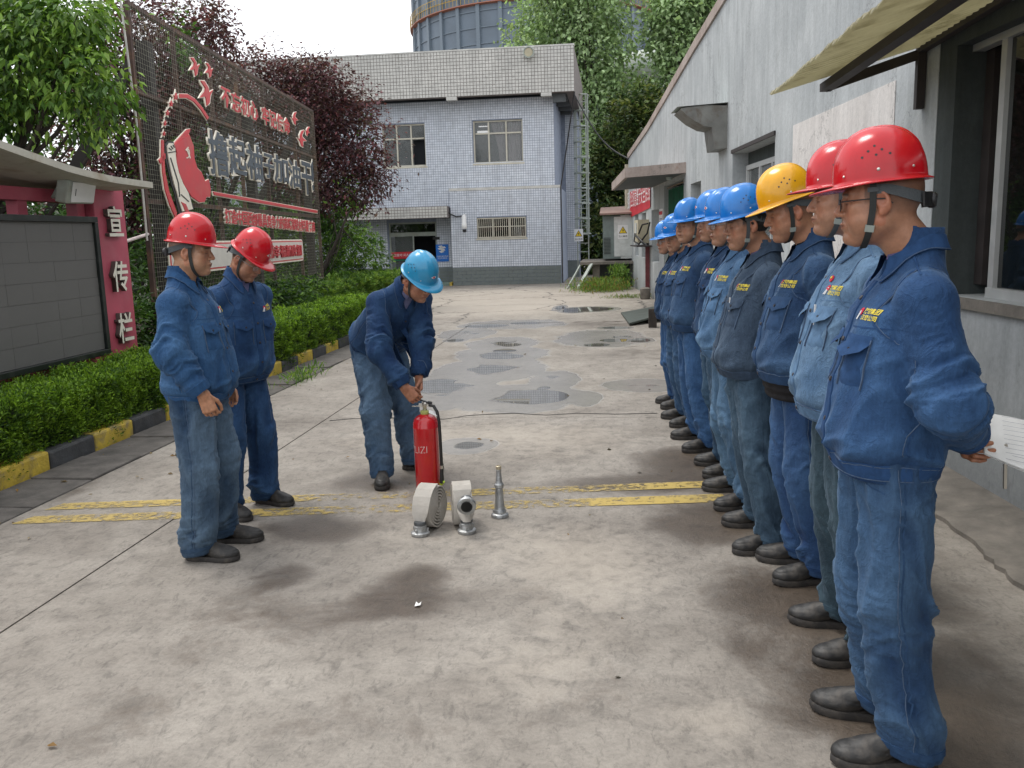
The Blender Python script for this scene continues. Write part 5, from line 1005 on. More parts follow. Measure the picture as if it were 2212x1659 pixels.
def mat_cloth():
    g = NG('denim'); a = g.n('ShaderNodeAttribute'); a.attribute_name = 'Col'
    v = g.coord(); n = g.noise(v, 55, 7, .75, .3); r = g.ramp(n, 'Fac', [(.3, .84), (.7, 1.14)])
    vs_ = g.coord((1, 1, .18)); n3 = g.noise(vs_, 120, 4, .7); r3 = g.ramp(n3, 'Fac', [(.3, .86), (.7, 1.14)])
    m = g.mix(1.0, (a, 0), (r, 0), 'MULTIPLY'); m2 = g.mix(1.0, (m, 2), (r3, 0), 'MULTIPLY')
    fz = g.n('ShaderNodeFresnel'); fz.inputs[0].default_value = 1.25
    m3 = g.mix((g.math('MULTIPLY', (fz, 0), .5), 0), (m2, 2), (.24, .33, .44)); g.l(m3, 2, g.b, 'Base Color')  # pale rim sheen painted into the cloth colour by view angle
    n2 = g.noise(v, 420, 3, .7); b1 = g.bump(n2, 'Fac', .6, .0022)
    n4 = g.noise(g.coord((1, 1, .75)), 15, 4, .55, 1.6); q1 = g.math('ABSOLUTE', (g.math('SUBTRACT', (n4, 0), .5), 0)); q2 = g.ramp(q1, 0, [(0, 1.), (.045, .25), (.16, 0.)])
    b2 = g.bump(q2, 0, .30, .008, b1); n6 = g.noise(g.coord((1, 1, .8)), 34, 4, .55, 1.2); q3 = g.ramp(g.math('ABSOLUTE', (g.math('SUBTRACT', (n6, 0), .5), 0)), 0, [(0, 1.), (.05, .2), (.15, 0.)]); b3 = g.bump(q3, 0, .22, .0035, b2)
    g.set(rough=.88, spec=.2); return g.m
M_SKIN = mat_skin(); M_CLOTH = mat_cloth()
M_HAIR = simple('hair_black', (.012, .010, .009), .55, var=.5, scale=80, bump=.9, bscale=240)
def shoe_mat(nm, c): return simple(nm, c, .52, var=.35, scale=14, bump=.25, bscale=45, dirt=(.13, .11, .09), dirt_amt=.45, dirt_scale=14)
M_SHOE = shoe_mat('shoe_leather', (.020, .019, .018)); M_SOLE = simple('shoe_sole', (.03, .027, .025), .7, dirt=(.12, .1, .08), dirt_amt=.6, dirt_scale=20)
M_STRAP = simple('strap_grey', (.075, .085, .09), .75, bump=.3, bscale=300); M_STRAPD = simple('strap_dark', (.03, .032, .03), .8, bump=.3, bscale=300)
M_BUCK = simple('buckle', (.36, .4, .36), .45); M_BLACKP = simple('black_plastic', (.015, .015, .016), .4)
M_METAL = simple('steel', (.62, .6, .55), .3, 1.0); M_WHITE = simple('white_thing', (.75, .75, .73), .6)
M_STITCH = simple('stitch', (.070, .11, .18), .9, var=.3, scale=90)
M_BTN = simple('button_dark', (.03, .028, .035), .4)
M_YEL = simple('thread_yellow', (.72, .58, .06), .8); M_LRED = simple('thread_red', (.55, .02, .05), .8); M_LWHT = simple('thread_white', (.7, .7, .7), .8)
def helmet_mat(nm, col):
    g = NG(nm); v = g.coord(); n = g.noise(v, 9, 6, .7, .6); r = g.ramp(n, 'Fac', [(.35, tuple(c*.82 for c in col)), (.65, col)])
    n2 = g.noise(g.coord((1, 1, 1)), 34, 6, .75, 1.5); r2 = g.ramp(n2, 'Fac', [(.62, 0.), (.8, .35)])
    m = g.mix((r2, 0), (r, 0), tuple(c*.35 + .02 for c in col)); g.l(m, 2, g.b, 'Base Color')
    rr = g.ramp(n, 'Fac', [(.3, .14), (.75, .28)]); g.l(rr, 0, g.b, 'Roughness')
    n3 = g.noise(v, 16, 2, .5); g.bump(n3, 'Fac', .06, .02)
    g.set(coat=.15); g.b.inputs['Coat Roughness'].default_value = .12; return g.m
HM = dict(red=helmet_mat('helmet_red', (.56, .006, .014)), blue=helmet_mat('helmet_blue', (.012, .20, .62)), yellow=helmet_mat('helmet_yellow', (.86, .42, .012)), cyan=helmet_mat('helmet_cyan', (.035, .31, .55)))

# ---------------------------------------------------------------- head and hands
def head_sdf(Q, fat=0.0):
    """Q in head space: origin head centre, +y face, +z crown"""
    A = np.abs(Q[:, 0]); S = np.stack([A, Q[:, 1], Q[:, 2]], 1); f = fat
    d = ellip(Q, (0, -.018, .028), (.078, .098, .092))
    d = smin(d, ellip(Q, (0, .022, -.03), (.062 + f, .066, .084)), .03)
    d = smin(d, rcone(S, (.048 + f, -.004, -.058), (.012, .062, -.098), .026 + f, .019), .03)
    d = smin(d, ellip(S, (.04 + f, .046, -.05), (.026 + f, .03, .034)), .025)
    d = smin(d, ellip(S, (.043 + f*.7, .054, -.012), (.024, .02, .018)), .02)
    d = smin(d, rcone(S, (.012, .082, .026), (.046, .066, .026), .0095, .009), .012)
    d = smax(d, -ellip(S, (.032, .099, .006), (.019, .021, .014)), .012)
    d = smin(d, ellip(S, (.031, .071, .003), (.0165, .0135, .0115)), .004)
    d = smax(d, -rcone(S, (.019, .0872, -.0005), (.043, .0775, -.0008), .0016, .0013), .003)
    d = smin(d, rcone(Q, (0, .084, .014), (0, .105, -.022), .0075, .0118), .009)
    d = smin(d, ellip(S, (.0125, .094, -.027), (.0085, .011, .0075)), .006)
    d = smax(d, -ellip(S, (.0065, .0985, -.036), (.0036, .005, .004)), .003)
    d = smin(d, ellip(Q, (0, .082, -.058), (.027, .016, .018)), .012)
    d = smin(d, ellip(S, (.006, .0945, -.0525), (.017, .0075, .0048)), .003)
    d = smin(d, ellip(Q, (0, .0925, -.0635), (.017, .0078, .0058)), .003)
    d = smax(d, -rcone(S, (0, .1035, -.0578), (.023, .0905, -.0575), .0018, .0012), .002)
    d = smin(d, ellip(Q, (0, .080, -.093), (.022, .017, .018)), .012)
    d = smax(d, -rcone(S, (.019, .098, -.030), (.034, .080, -.062), .0022, .0015), .004)
    # ears
    Me = np.array(Matrix.Rotation(R(-16), 3, 'X') @ Matrix.Rotation(R(20), 3, 'Z'))
    e = ellip(S, (.081, -.012, -.006), (.0115, .019, .032), Me)
    e = smax(e, -ellip(S, (.092, -.008, .002), (.009, .0115, .018), Me), .004)
    e = smin(e, ellip(S, (.083, -.008, -.033), (.006, .009, .010)), .008)
    e = smin(e, ellip(S, (.081, .0045, -.008), (.004, .004, .007)), .004)
    d = smin(d, e, .007)
    return d
def head_cols(Q, skin, hair, fat=0):
    n = len(Q); C = np.tile(np.array(skin, float), (n, 1)); A = np.abs(Q[:, 0])
    def blend(m, c): 
        m = np.clip(m, 0, 1)[:, None]; C[:] = C*(1-m) + np.array(c)*m
    red = (skin[0]*1.05, skin[1]*.72, skin[2]*.66)
    blend(.55*np.exp(-((A-.045)**2/.0004 + (Q[:, 2]+.03)**2/.0006)) * (Q[:, 1] > .02), red)
    blend(.6*(A > .078), red); blend(.55*np.exp(-((A-.088)**2/.00005 + (Q[:, 1]+.006)**2/.00012 + (Q[:, 2]-.002)**2/.0003)), (skin[0]*.5, skin[1]*.3, skin[2]*.28))  # reddened ears; ear hollow darkened in the skin colour as painted shading
    blend(.5*np.exp(-((Q[:, 1]-.11)**2/.0002 + (Q[:, 2]+.024)**2/.0002 + A**2/.0002)), red)
    lip = np.exp(-((A/.02)**4 + ((Q[:, 2]+.058)/.0085)**4)) * (Q[:, 1] > .07)
    blend(.75*lip, (skin[0]*.78, skin[1]*.46, skin[2]*.46))
    blend(.85*np.exp(-((A/.024)**4 + ((Q[:, 2]+.0576)/.0022)**2)) * (Q[:, 1] > .08), (.07, .02, .018))
    brow = np.exp(-(((A-.034)/.018)**4 + ((Q[:, 2]-.0255+.12*(A-.034)**1)/.0046)**2)) * (Q[:, 1] > .04)
    blend(.9*brow, (.015, .011, .009)); blend(.28*np.exp(-((A-.03)**2/.0003 + (Q[:, 2]+.018)**2/.00006))*(Q[:, 1] > .05), (skin[0]*.6, skin[1]*.5, skin[2]*.5))
    lash = np.exp(-(((A-.031)/.0135)**4 + ((Q[:, 2]+.0005)/.0024)**2)) * (Q[:, 1] > .06)
    blend(.92*lash, (.015, .01, .01))
    blend(.3*np.exp(-(((A-.031)/.016)**2 + ((Q[:, 2]+.004)/.009)**2)) * (Q[:, 1] > .05), (skin[0]*.55, skin[1]*.42, skin[2]*.4))
    nos = np.exp(-((A-.0065)**2/.000012 + (Q[:, 2]+.036)**2/.00002)) * (Q[:, 1] > .085); blend(.8*nos, (.05, .02, .015))
    # beard shadow and hair
    nz = vnoise(Q[:, 0]*60, Q[:, 1]*60, Q[:, 2]*60, 3)*.3
    bs = sstep(-.04, -.06, Q[:, 2]) * sstep(.0, .05, Q[:, 1]) * (.18 + .1*nz); blend(bs, (skin[0]*.45, skin[1]*.45, skin[2]*.5))
    hl = sstep(-.052, -.012, Q[:, 2] - .55*np.minimum(0, Q[:, 1]+.02)*-1*-.0 + nz*.01) * sstep(.012, -.012, Q[:, 1] + .3*np.minimum(Q[:, 2], .05)*-1) * (A < .0775)
    hl = np.maximum(hl, sstep(.058, .075, Q[:, 2]))
    side = sstep(-.012, .012, Q[:, 2]) * (Q[:, 1] < .034) * (A < .079)
    hl = np.maximum(hl, side)
    blend(hl*(hair + .25*nz), (.018, .015, .014))
    return C
def hand_prims(wr, dr, pn, side, curl=.5, thumb=.5, spread=.06, ind=None):
    """list of (a,b,ra,rb): wrist pos, finger direction, palm normal (out of the palm), side=+1 thumb on +cross"""
    d = np.array(dr, float); d /= np.linalg.norm(d); n = np.array(pn, float); n -= d*(n@d); n /= np.linalg.norm(n)
    t = np.cross(d, n)*side                      # towards the thumb
    wr = np.array(wr, float); out = []
    L = .088
    for q, wv in ((-.028, .0125), (-.0095, .0138), (.0095, .0138), (.027, .0135)):
        out.append((wr + t*q*.7, wr + d*L*(1-abs(q)*1.3) + t*q, .0145, wv*.92))
    out.append((wr - d*.03, wr + d*.012, .024, .022))
    lens = ((-.030, .058, .0068), (-.011, .072, .0075), (.0095, .078, .0078), (.029, .070, .0078))
    for k, (q, ln, r) in enumerate(lens):
        c = curl if ind is None or k != 3 else ind
        p = wr + d*(L*(1-abs(q)*1.3)) + t*q; a = .25 + c*.75; v = d + t*q*spread*12
        dd = v*math.cos(a*.9) + n*math.sin(a*.9)
        for sg, (fl, turn) in enumerate(((.44, .0), (.31, .9), (.25, .75))):
            a2 = a*.9 + c*(0, 1.15, 1.9)[sg]
            dd = d*math.cos(a2) + n*math.sin(a2) + t*q*spread*12*math.cos(a2); dd /= np.linalg.norm(dd)
            p2 = p + dd*ln*fl; out.append((p, p2, r*(1.08-.08*sg), r*(1.0-.08*sg))); p = p2
    # thumb from the side of the palm near its base
    p = wr + d*.022 + t*.024
    for dd, ln, ra, rb in ((d*.75 + t*(.75 - .5*thumb) + n*(.25 + .5*thumb), .042, .0135, .0105), (d*.9 + t*(.4 - .6*thumb) + n*(.15 + .6*thumb), .032, .0105, .009), (d*.95 + t*(.15 - .7*thumb) + n*(.1 + .6*thumb), .026, .009, .0078)):
        dd = np.array(dd); dd /= np.linalg.norm(dd); p2 = p + dd*ln; out.append((p, p2, ra, rb)); p = p2
    return out

# ---------------------------------------------------------------- garments
TOR = np.array([  # z, rx, ry, cy, power
    (.80, .180, .130, -.003, 2.4), (.86, .187, .138, .0, 2.4), (.905, .195, .148, .003, 2.4), (.98, .199, .152, .006, 2.4), (1.10, .197, .147, .008, 2.4),
    (1.22, .193, .135, .006, 2.5), (1.30, .182, .125, -.002, 2.5), (1.355, .150, .108, -.014, 2.3), (1.405, .114, .089, -.024, 2.1), (1.46, .083, .073, -.028, 2.0), (1.53, .068, .066, -.028, 2.0)])
class Fig: pass
def torso_sdf(P, g, dep, belly, hem, top=1.535, grow=0.0):
    z = P[:, 2]; rx = np.interp(z, TOR[:, 0], TOR[:, 1]); ry = np.interp(z, TOR[:, 0], TOR[:, 2]); cy = np.interp(z, TOR[:, 0], TOR[:, 3]); pw = np.interp(z, TOR[:, 0], TOR[:, 4])
    fd = sstep(1.5, 1.38, z)
    rx = rx*(1 + (g-1)*fd) + grow; b = belly*np.exp(-((z-.96)/.16)**2)
    ry = ry*(1 + (dep-1)*fd) + grow + b*.5; cy = cy + b*.5
    x = P[:, 0]/rx; y = (P[:, 1]-cy)/ry
    k = (np.abs(x)**pw + np.abs(y)**pw)**(1/pw)
    d = (k-1)*np.minimum(rx, ry)*.92
    return np.maximum(np.maximum(d, hem - z), z - top)
def limb_coords(P, pts, rads):
    """nearest point along a polyline: s (m), signed perp vector, distance-radius"""
    best = np.full(len(P), 1e9); S = np.zeros(len(P)); W = np.zeros((len(P), 3)); s0 = 0
    for i in range(len(pts)-1):
        a, b = pts[i], pts[i+1]; ab = b-a; L = np.linalg.norm(ab); h = np.clip(((P-a)@ab)/(L*L), 0, 1)
        q = P - a - h[:, None]*ab; d = np.linalg.norm(q, axis=1) - (rads[i] + (rads[i+1]-rads[i])*h); m = d < best
        best[m] = d[m]; S[m] = s0 + h[m]*L; W[m] = q[m]; s0 += L
    return best, S, W
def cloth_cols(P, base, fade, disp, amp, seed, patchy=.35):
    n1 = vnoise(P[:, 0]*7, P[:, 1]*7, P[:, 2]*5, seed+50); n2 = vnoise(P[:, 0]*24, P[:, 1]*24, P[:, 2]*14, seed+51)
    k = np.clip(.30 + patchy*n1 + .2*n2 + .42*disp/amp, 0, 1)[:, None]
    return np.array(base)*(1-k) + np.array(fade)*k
def strip(bvh, pts, width, off, name, mat, parent, closed=False, n=None, thick=True, wave=0.0, seedw=0):
    """ribbon laid on a surface along a polyline"""
    pts = [Vector(p) for p in pts]
    if closed: pts.append(pts[0])
    seg = [(pts[i+1]-pts[i]).length for i in range(len(pts)-1)]; L = sum(seg); n = n or max(3, int(L/.018))
    out = []
    for k in range(n+1):
        t = L*k/n; i = 0
        while i < len(seg)-1 and t > seg[i]: t -= seg[i]; i += 1
        p = pts[i].lerp(pts[i+1], min(1, t/max(seg[i], 1e-9)))
        r = bvh.find_nearest(p)
        if r[0] is None: continue
        out.append((r[0], r[1]))
    if closed: out[-1] = out[0]
    V = []; F = []
    for k, (p, nn) in enumerate(out):
        a = out[max(k-1, 0)][0]; b = out[min(k+1, len(out)-1)][0]
        if closed and k in (0, len(out)-1): a = out[-2][0]; b = out[1][0]
        tg = (b-a); tg = tg.normalized() if tg.length > 1e-6 else Vector((0, 0, 1))
        c = tg.cross(nn).normalized(); w_ = width/2
        for q, o_ in ((-1.0, -.002), (-.86, off), (.86, off), (1.0, -.002)):
            pp = p + c*w_*q
            r = bvh.find_nearest(pp) if width > .02 else (pp - nn*0, nn)
            V.append((r[0] if width > .02 else pp) + (r[1] if width > .02 else nn)*o_)
    m = len(out)
    for k in range(m-1):
        for j in range(3): F.append((k*4+j, k*4+j+1, (k+1)*4+j+1, (k+1)*4+j))
    mb = MB(); mb.add(V, F); return mb.build(name, mat, parent, smooth=True) if name else (V, F)
def patch(bvh, f, nu, nv, off, name, mat, parent, edge=True, puff=0.0, base_off=-.002, dirn=None):
    """grid patch: f(u,v)->approx 3D, snapped onto the surface and lifted"""
    V = []; F = []
    for j in range(nv+1):
        for i in range(nu+1):
            u, v = i/nu, j/nv; p = Vector(f(u, v))
            if dirn is not None:
                r = bvh.ray_cast(p, Vector(dirn)); r = r if r[0] is not None else bvh.find_nearest(p)
            else: r = bvh.find_nearest(p)
            e = i in (0, nu) or j in (0, nv)
            o_ = base_off if (e and edge) else off + puff*math.sin(PI*u)*math.sin(PI*v)
            V.append(r[0] + r[1]*o_)
    for j in range(nv):
        for i in range(nu):
            a = j*(nu+1)+i; F.append((a, a+1, a+nu+2, a+nu+1))
    mb = MB(); mb.add(V, F); return mb.build(name, mat, parent, smooth=True)
def cloth_mat(base, nm):
    key = 'cm_' + nm
    if key in _MC: return _MC[key]
    g = NG(nm); v = g.coord(); n = g.noise(v, 30, 6, .65, .5); r = g.ramp(n, 'Fac', [(.3, tuple(c*.75 for c in base)), (.7, tuple(c*1.3 for c in base))])
    g.l(r, 0, g.b, 'Base Color'); n2 = g.noise(v, 600, 2, .5); g.bump(n2, 'Fac', .35, .0012); g.set(rough=.88, spec=.2)
    _MC[key] = g.m; return g.m

def helmet(parent, Hm, Ho, colour, emblem=False, tilt=R(4), knob=True, strapd=False):
    """hard hat in head space, returned as a part"""
    T = Matrix.Translation(Vector(Ho)) @ Matrix(Hm.tolist()).to_4x4() @ Matrix.Translation((0, 0, .060)) @ Matrix.Rotation(-tilt, 4, 'X')
    nu, nv = 72, 22; V = []; F = []
    def shell(th, v, inset=0.0):
        # th 0 = front (+y); v 0 top .. 1 rim
        c, s_ = math.cos(th), math.sin(th)
        a = .130 if c > 0 else .128; b = .107
        rr = 1/math.sqrt((c/a)**2 + (s_/b)**2); ang = v*PI/2
        r = rr*(math.sin(ang)**.86); z = .142*(math.cos(ang)**.92 if ang < PI/2-1e-6 else 0)
        x, y = r*s_, r*c - .006
        k = min(1, max(0, (z-.03)/.06))
        rid = math.exp(-(x/.0125)**4)*.0050 + (math.exp(-((abs(x)-.036)/.007)**2))*.0026
        z += rid*k*(1 if y > -.12 else .0); y += rid*k*.6*(1 if c > 0 else -1)*(1 - z/.15)
        sc = 1 - inset/.11
        return x*sc*.95, y*sc*.93 , (z - inset*.6)*.95
    rings = []
    for j in range(nv+1):
        v = j/nv
        rings.append([shell(2*PI*i/nu, max(v, 1e-4)) for i in range(nu)])
    def brim(i, t, low=0.0):
        th = 2*PI*i/nu; x, y, z = shell(th, 1.0); c = math.cos(th); s_ = math.sin(th)
        ext = .010 + .004*max(0, -c) + .054*max(0, c)**2.4
        drop = .003 + .007*max(0, c)**2 + .002*max(0, -c)
        l = math.hypot(x, y); return (x + x/l*ext*t*(.8 if c > 0 else 1), y + y/l*ext*t, z - .010 - drop*t**1.3 - low)
    rings.append([(lambda p: (p[0]*1.004, p[1]*1.004, p[2]-.009))(shell(2*PI*i/nu, 1.0)) for i in range(nu)])
    for t in (.25, .6, 1.0): rings.append([brim(i, t) for i in range(nu)])
    rings.append([brim(i, 1.0, .0035) for i in range(nu)])
    for t in (.6, .0): rings.append([brim(i, t, .003) for i in range(nu)])
    for j in (nv-1, nv-4, nv-8, nv-13, nv-19): rings.append([shell(2*PI*i/nu, max(j/nv, 1e-4), .004) for i in range(nu)])
    V = [T @ Vector(p) for rg in rings for p in rg]
    for j in range(len(rings)-1):
        for i in range(nu): F.append((j*nu+i, (j+1)*nu+i, (j+1)*nu+(i+1)%nu, j*nu+(i+1)%nu))
    mb = MB(); mb.add(V, F); h = mb.build('hard_hat', HM[colour], parent, smooth=False)
    h.data.polygons.foreach_set('use_smooth', np.ones(len(h.data.polygons), dtype=bool))
    bv = BVHTree.FromPolygons(V, F)
    C0 = T @ Vector((0, 0, .02))
    def onshell(sx, th, z, rad, nm, mat, th_=.0015, parent_=h, n=10, sq=False):
        d = (T.to_3x3() @ Vector((sx*math.sin(th), math.cos(th), 0))); o_ = T @ Vector((0, 0, z)); r = bv.ray_cast(o_ + d*.3, -d)
        if r[0] is None: return
        p, nn = r[0], r[1]; nn = nn if nn.dot(d) > 0 else -nn
        q = nn.to_track_quat('Z', 'Y').to_matrix()
        m = MB(); m.lathe([(rad, -.001), (rad, th_*.6), (rad*.6, th_)], n, p, q); return m.build(nm, mat, parent_, smooth=True)
    m = MB()
    for sx in (-1, 1):
        for th, z in ((R(88), .080), (R(78), .068), (R(99), .068), (R(69), .054), (R(90), .056), (R(110), .055)):
            d = (T.to_3x3() @ Vector((sx*math.sin(th), math.cos(th), 0))); o_ = T @ Vector((0, 0, z)); r = bv.ray_cast(o_ + d*.3, -d)
            if r[0] is None: continue
            nn = r[1] if r[1].dot(d) > 0 else -r[1]
            m.lathe([(.0034, -.001), (.0034, .0006)], 8, r[0], nn.to_track_quat('Z', 'Y').to_matrix())
    tag(m.build('vent_holes', M_BLACKP, h), kind='stuff')
    for sx in (-1, 1):
        onshell(sx, R(92), .018, .0042, 'rivet', M_METAL, .003); onshell(sx, R(140), .016, .0036, 'rivet', M_METAL, .003); onshell(sx, R(40), .012, .0034, 'rivet', M_METAL, .003)
    if emblem:
        d = T.to_3x3() @ Vector((0, 1, 0)); o_ = T @ Vector((0, 0, .045))
        def em(x, z, off):
            r = bv.ray_cast(T @ Vector((x, .3, .045+z)), -d); return (r[0] + (r[1] if r[1].dot(d) > 0 else -r[1])*off) if r[0] else T @ Vector((x, .13, .045+z))
        for nm, mt, pts, off in (('emblem_diamond', M_LWHT, [(-.020, 0), (-.009, -.006), (0, -.009), (.009, -.006), (.020, 0), (.009, .006), (0, .009), (-.009, .006)], .0012),
                                 ('emblem_centre', M_LRED, [(-.0075, 0), (-.005, -.005), (0, -.0075), (.005, -.005), (.0075, 0), (.005, .005), (0, .0075), (-.005, .005)], .002)):
            VV = [em(0, 0, off)] + [em(x, z, off) for x, z in pts]
            m = MB(); m.add(VV, [(0, i+1, (i+1) % 8+1) for i in range(8)]); m.build(nm, mt, h)
    # head harness band and adjuster knob
    Th = Matrix.Translation(Vector(Ho)) @ Matrix(Hm.tolist()).to_4x4()
    m = MB(); VV = []; FF = []
    N = 26
    for i in range(N+1):
        th = R(75) + (R(285)-R(75))*i/N; c, s_ = math.cos(th), math.sin(th)
        bk = max(0, -c); zc = .028 - .036*bk**1.4; wv = .012 + .004*bk
        r = 1/math.sqrt((c/.113)**2 + (s_/.0885)**2)
        for dz, dr in ((wv, -.001), (-wv, -.001), (-wv, -.004), (wv, -.004)): VV.append(Th @ Vector(((r+dr)*s_, (r+dr)*c - .012, zc+dz)))
    for i in range(N):
        for j in range(4): FF.append((i*4+j, i*4+(j+1) % 4, (i+1)*4+(j+1) % 4, (i+1)*4+j))
    m.add(VV, FF); m.build('harness_band', M_STRAP, h, smooth=True)
    if knob:
        m = MB(); m.M = Th
        q = Matrix.Rotation(R(98), 3, 'X')
        m.lathe([(.019, 0), (.021, .004), (.021, .016), (.017, .021)], 12, (0, -.122, -.012), q); m.build('adjuster_knob', M_BLACKP, h, smooth=True)
        m = MB(); m.M = Th
        VV = []; FF = []
        for i in range(9):
            th = R(150) + R(60)*i/8; c, s_ = math.cos(th), math.sin(th); r = 1/math.sqrt((c/.117)**2 + (s_/.095)**2)
            for dz, dr in ((.019, 0), (-.019, 0), (-.019, .006), (.019, .006)): VV.append((r*s_ + dr*s_, (r+dr)*c - .011, -.010+dz))
        for i in range(8):
            for j in range(4): FF.append((i*4+j, (i+1)*4+j, (i+1)*4+(j+1) % 4, i*4+(j+1) % 4))
        m.add(VV, FF + [(0, 1, 2, 3), (35, 34, 33, 32)]); m.build('adjuster_case', M_BLACKP, h, smooth=True)
    return h, bv, T
def chin_strap(parent, bvh_head, Hm, Ho, fat, mat, loose=.004):
    Th = Matrix.Translation(Vector(Ho)) @ Matrix(Hm.tolist()).to_4x4()
    pts = [(.086, .012, .045), (.0865, .012, .03), (.083 + fat, .013, .0), (.078 + fat, .016, -.03), (.070 + fat, .022, -.06), (.058 + fat, .030, -.088), (.036, .040, -.108), (.012, .046, -.119), (0, .047, -.121)]
    pts = pts + [(-x, y, z) for x, y, z in pts[-2::-1]]
    V = []; F = []; hw = .0085
    P = [Th @ Vector(p) for p in pts]
    # resample
    fine = []
    for i in range(len(P)-1):
        for k in range(3): fine.append(P[i].lerp(P[i+1], k/3))
    fine.append(P[-1]); cen = Th @ Vector((0, -.01, 0)); out = []
    for p in fine:
        r = bvh_head.find_nearest(p)
        n = r[1]; sd = (p - r[0]).dot(n)
        q = r[0] + n*loose if sd < loose else p
        out.append(q)
    for it in range(2): out = [out[0]] + [(out[i-1] + out[i]*2 + out[i+1])/4 for i in range(1, len(out)-1)] + [out[-1]]
    fw = Th.to_3x3() @ Vector((0, 1, 0))
    for i, p in enumerate(out):
        a, b = out[max(0, i-1)], out[min(len(out)-1, i+1)]; tg = (b-a).normalized(); c = (fw - tg*fw.dot(tg)).normalized(); nn = tg.cross(c)
        if nn.dot(p - cen) < 0: nn = -nn
        for q, o_ in ((-hw, 0), (hw, 0), (hw, .0022), (-hw, .0022)): V.append(p + c*q + nn*o_)
    for i in range(len(out)-1):
        for j in range(4): F.append((i*4+j, i*4+(j+1) % 4, (i+1)*4+(j+1) % 4, (i+1)*4+j))
    m = MB(); m.add(V, F); s = m.build('chin_strap', mat, parent, smooth=False)
    for sx in (0, 1):
        for k, (i, h2, wv, mt, nm) in enumerate(((3, .006, .0135, M_STRAP, 'strap_clip'), (13, .009, .0115, M_BUCK, 'strap_buckle'))):
            if k == 1 and sx == 1: continue
            idx = i if sx == 0 else len(out)-1-i
            if sx == 0: idx = len(out)-1-i   # wearer's left = -x side is the end of the path
            else: idx = i
            p = out[idx]; a, b = out[idx-1], out[idx+1]; tg = (b-a).normalized(); c = (fw - tg*fw.dot(tg)).normalized(); nn = tg.cross(c)
            if nn.dot(p - cen) < 0: nn = -nn
            mb = MB(); mb.bar(p - tg*h2 + nn*.001, p + tg*h2 + nn*.001, wv*2, .006, up=nn); mb.build(nm, mt, s)
    return s
def glasses(parent, Hm, Ho, clear=False):
    T = Matrix.Translation(Vector(Ho)) @ Matrix(Hm.tolist()).to_4x4()
    mt = M_BLACKP if not clear else simple('clear_frame', (.35, .33, .3), .2)
    m = MB(); m.M = T
    for sx in (-1, 1):
        ring = [(sx*.034 + .023*math.copysign(abs(math.cos(a))**.8, math.cos(a)), .098 - .10*abs(.023*math.cos(a)*sx + .034 - .03)*1.0, -.002 + .0155*math.copysign(abs(math.sin(a))**.8, math.sin(a))) for a in [2*PI*k/20 for k in range(20)]]
        m.tube(ring + [ring[0]], .0014, 6, cap=False)
        m.tube([(sx*.058, .093, .006), (sx*.072, .075, .006), (sx*.084, .02, .005), (sx*.087, -.015, .002), (sx*.084, -.035, -.012)], .0018, 6)
    m.tube([(-.011, .099, .002), (0, .1015, .004), (.011, .099, .002)], .0014, 6)
    g = m.build('glasses', mt, parent, smooth=True)
    gl = M_GLASSLENS
    for sx in (-1, 1):
        m = MB(); m.M = T
        ring = [(sx*.034 + .0225*math.cos(a), .098 - .10*abs(.023*math.cos(a)*sx + .004), -.002 + .015*math.sin(a)) for a in [2*PI*k/14 for k in range(14)]]
        m.add(ring, [tuple(range(14))]); m.build('lens', gl, g)
    return g
def mk_lens():
    g = NG('lens_glass'); g.set(col=(.9, .92, .95), rough=.03); g.b.inputs['Alpha'].default_value = .22; g.b.inputs['Specular IOR Level'].default_value = .8; return g.m
M_GLASSLENS = mk_lens()

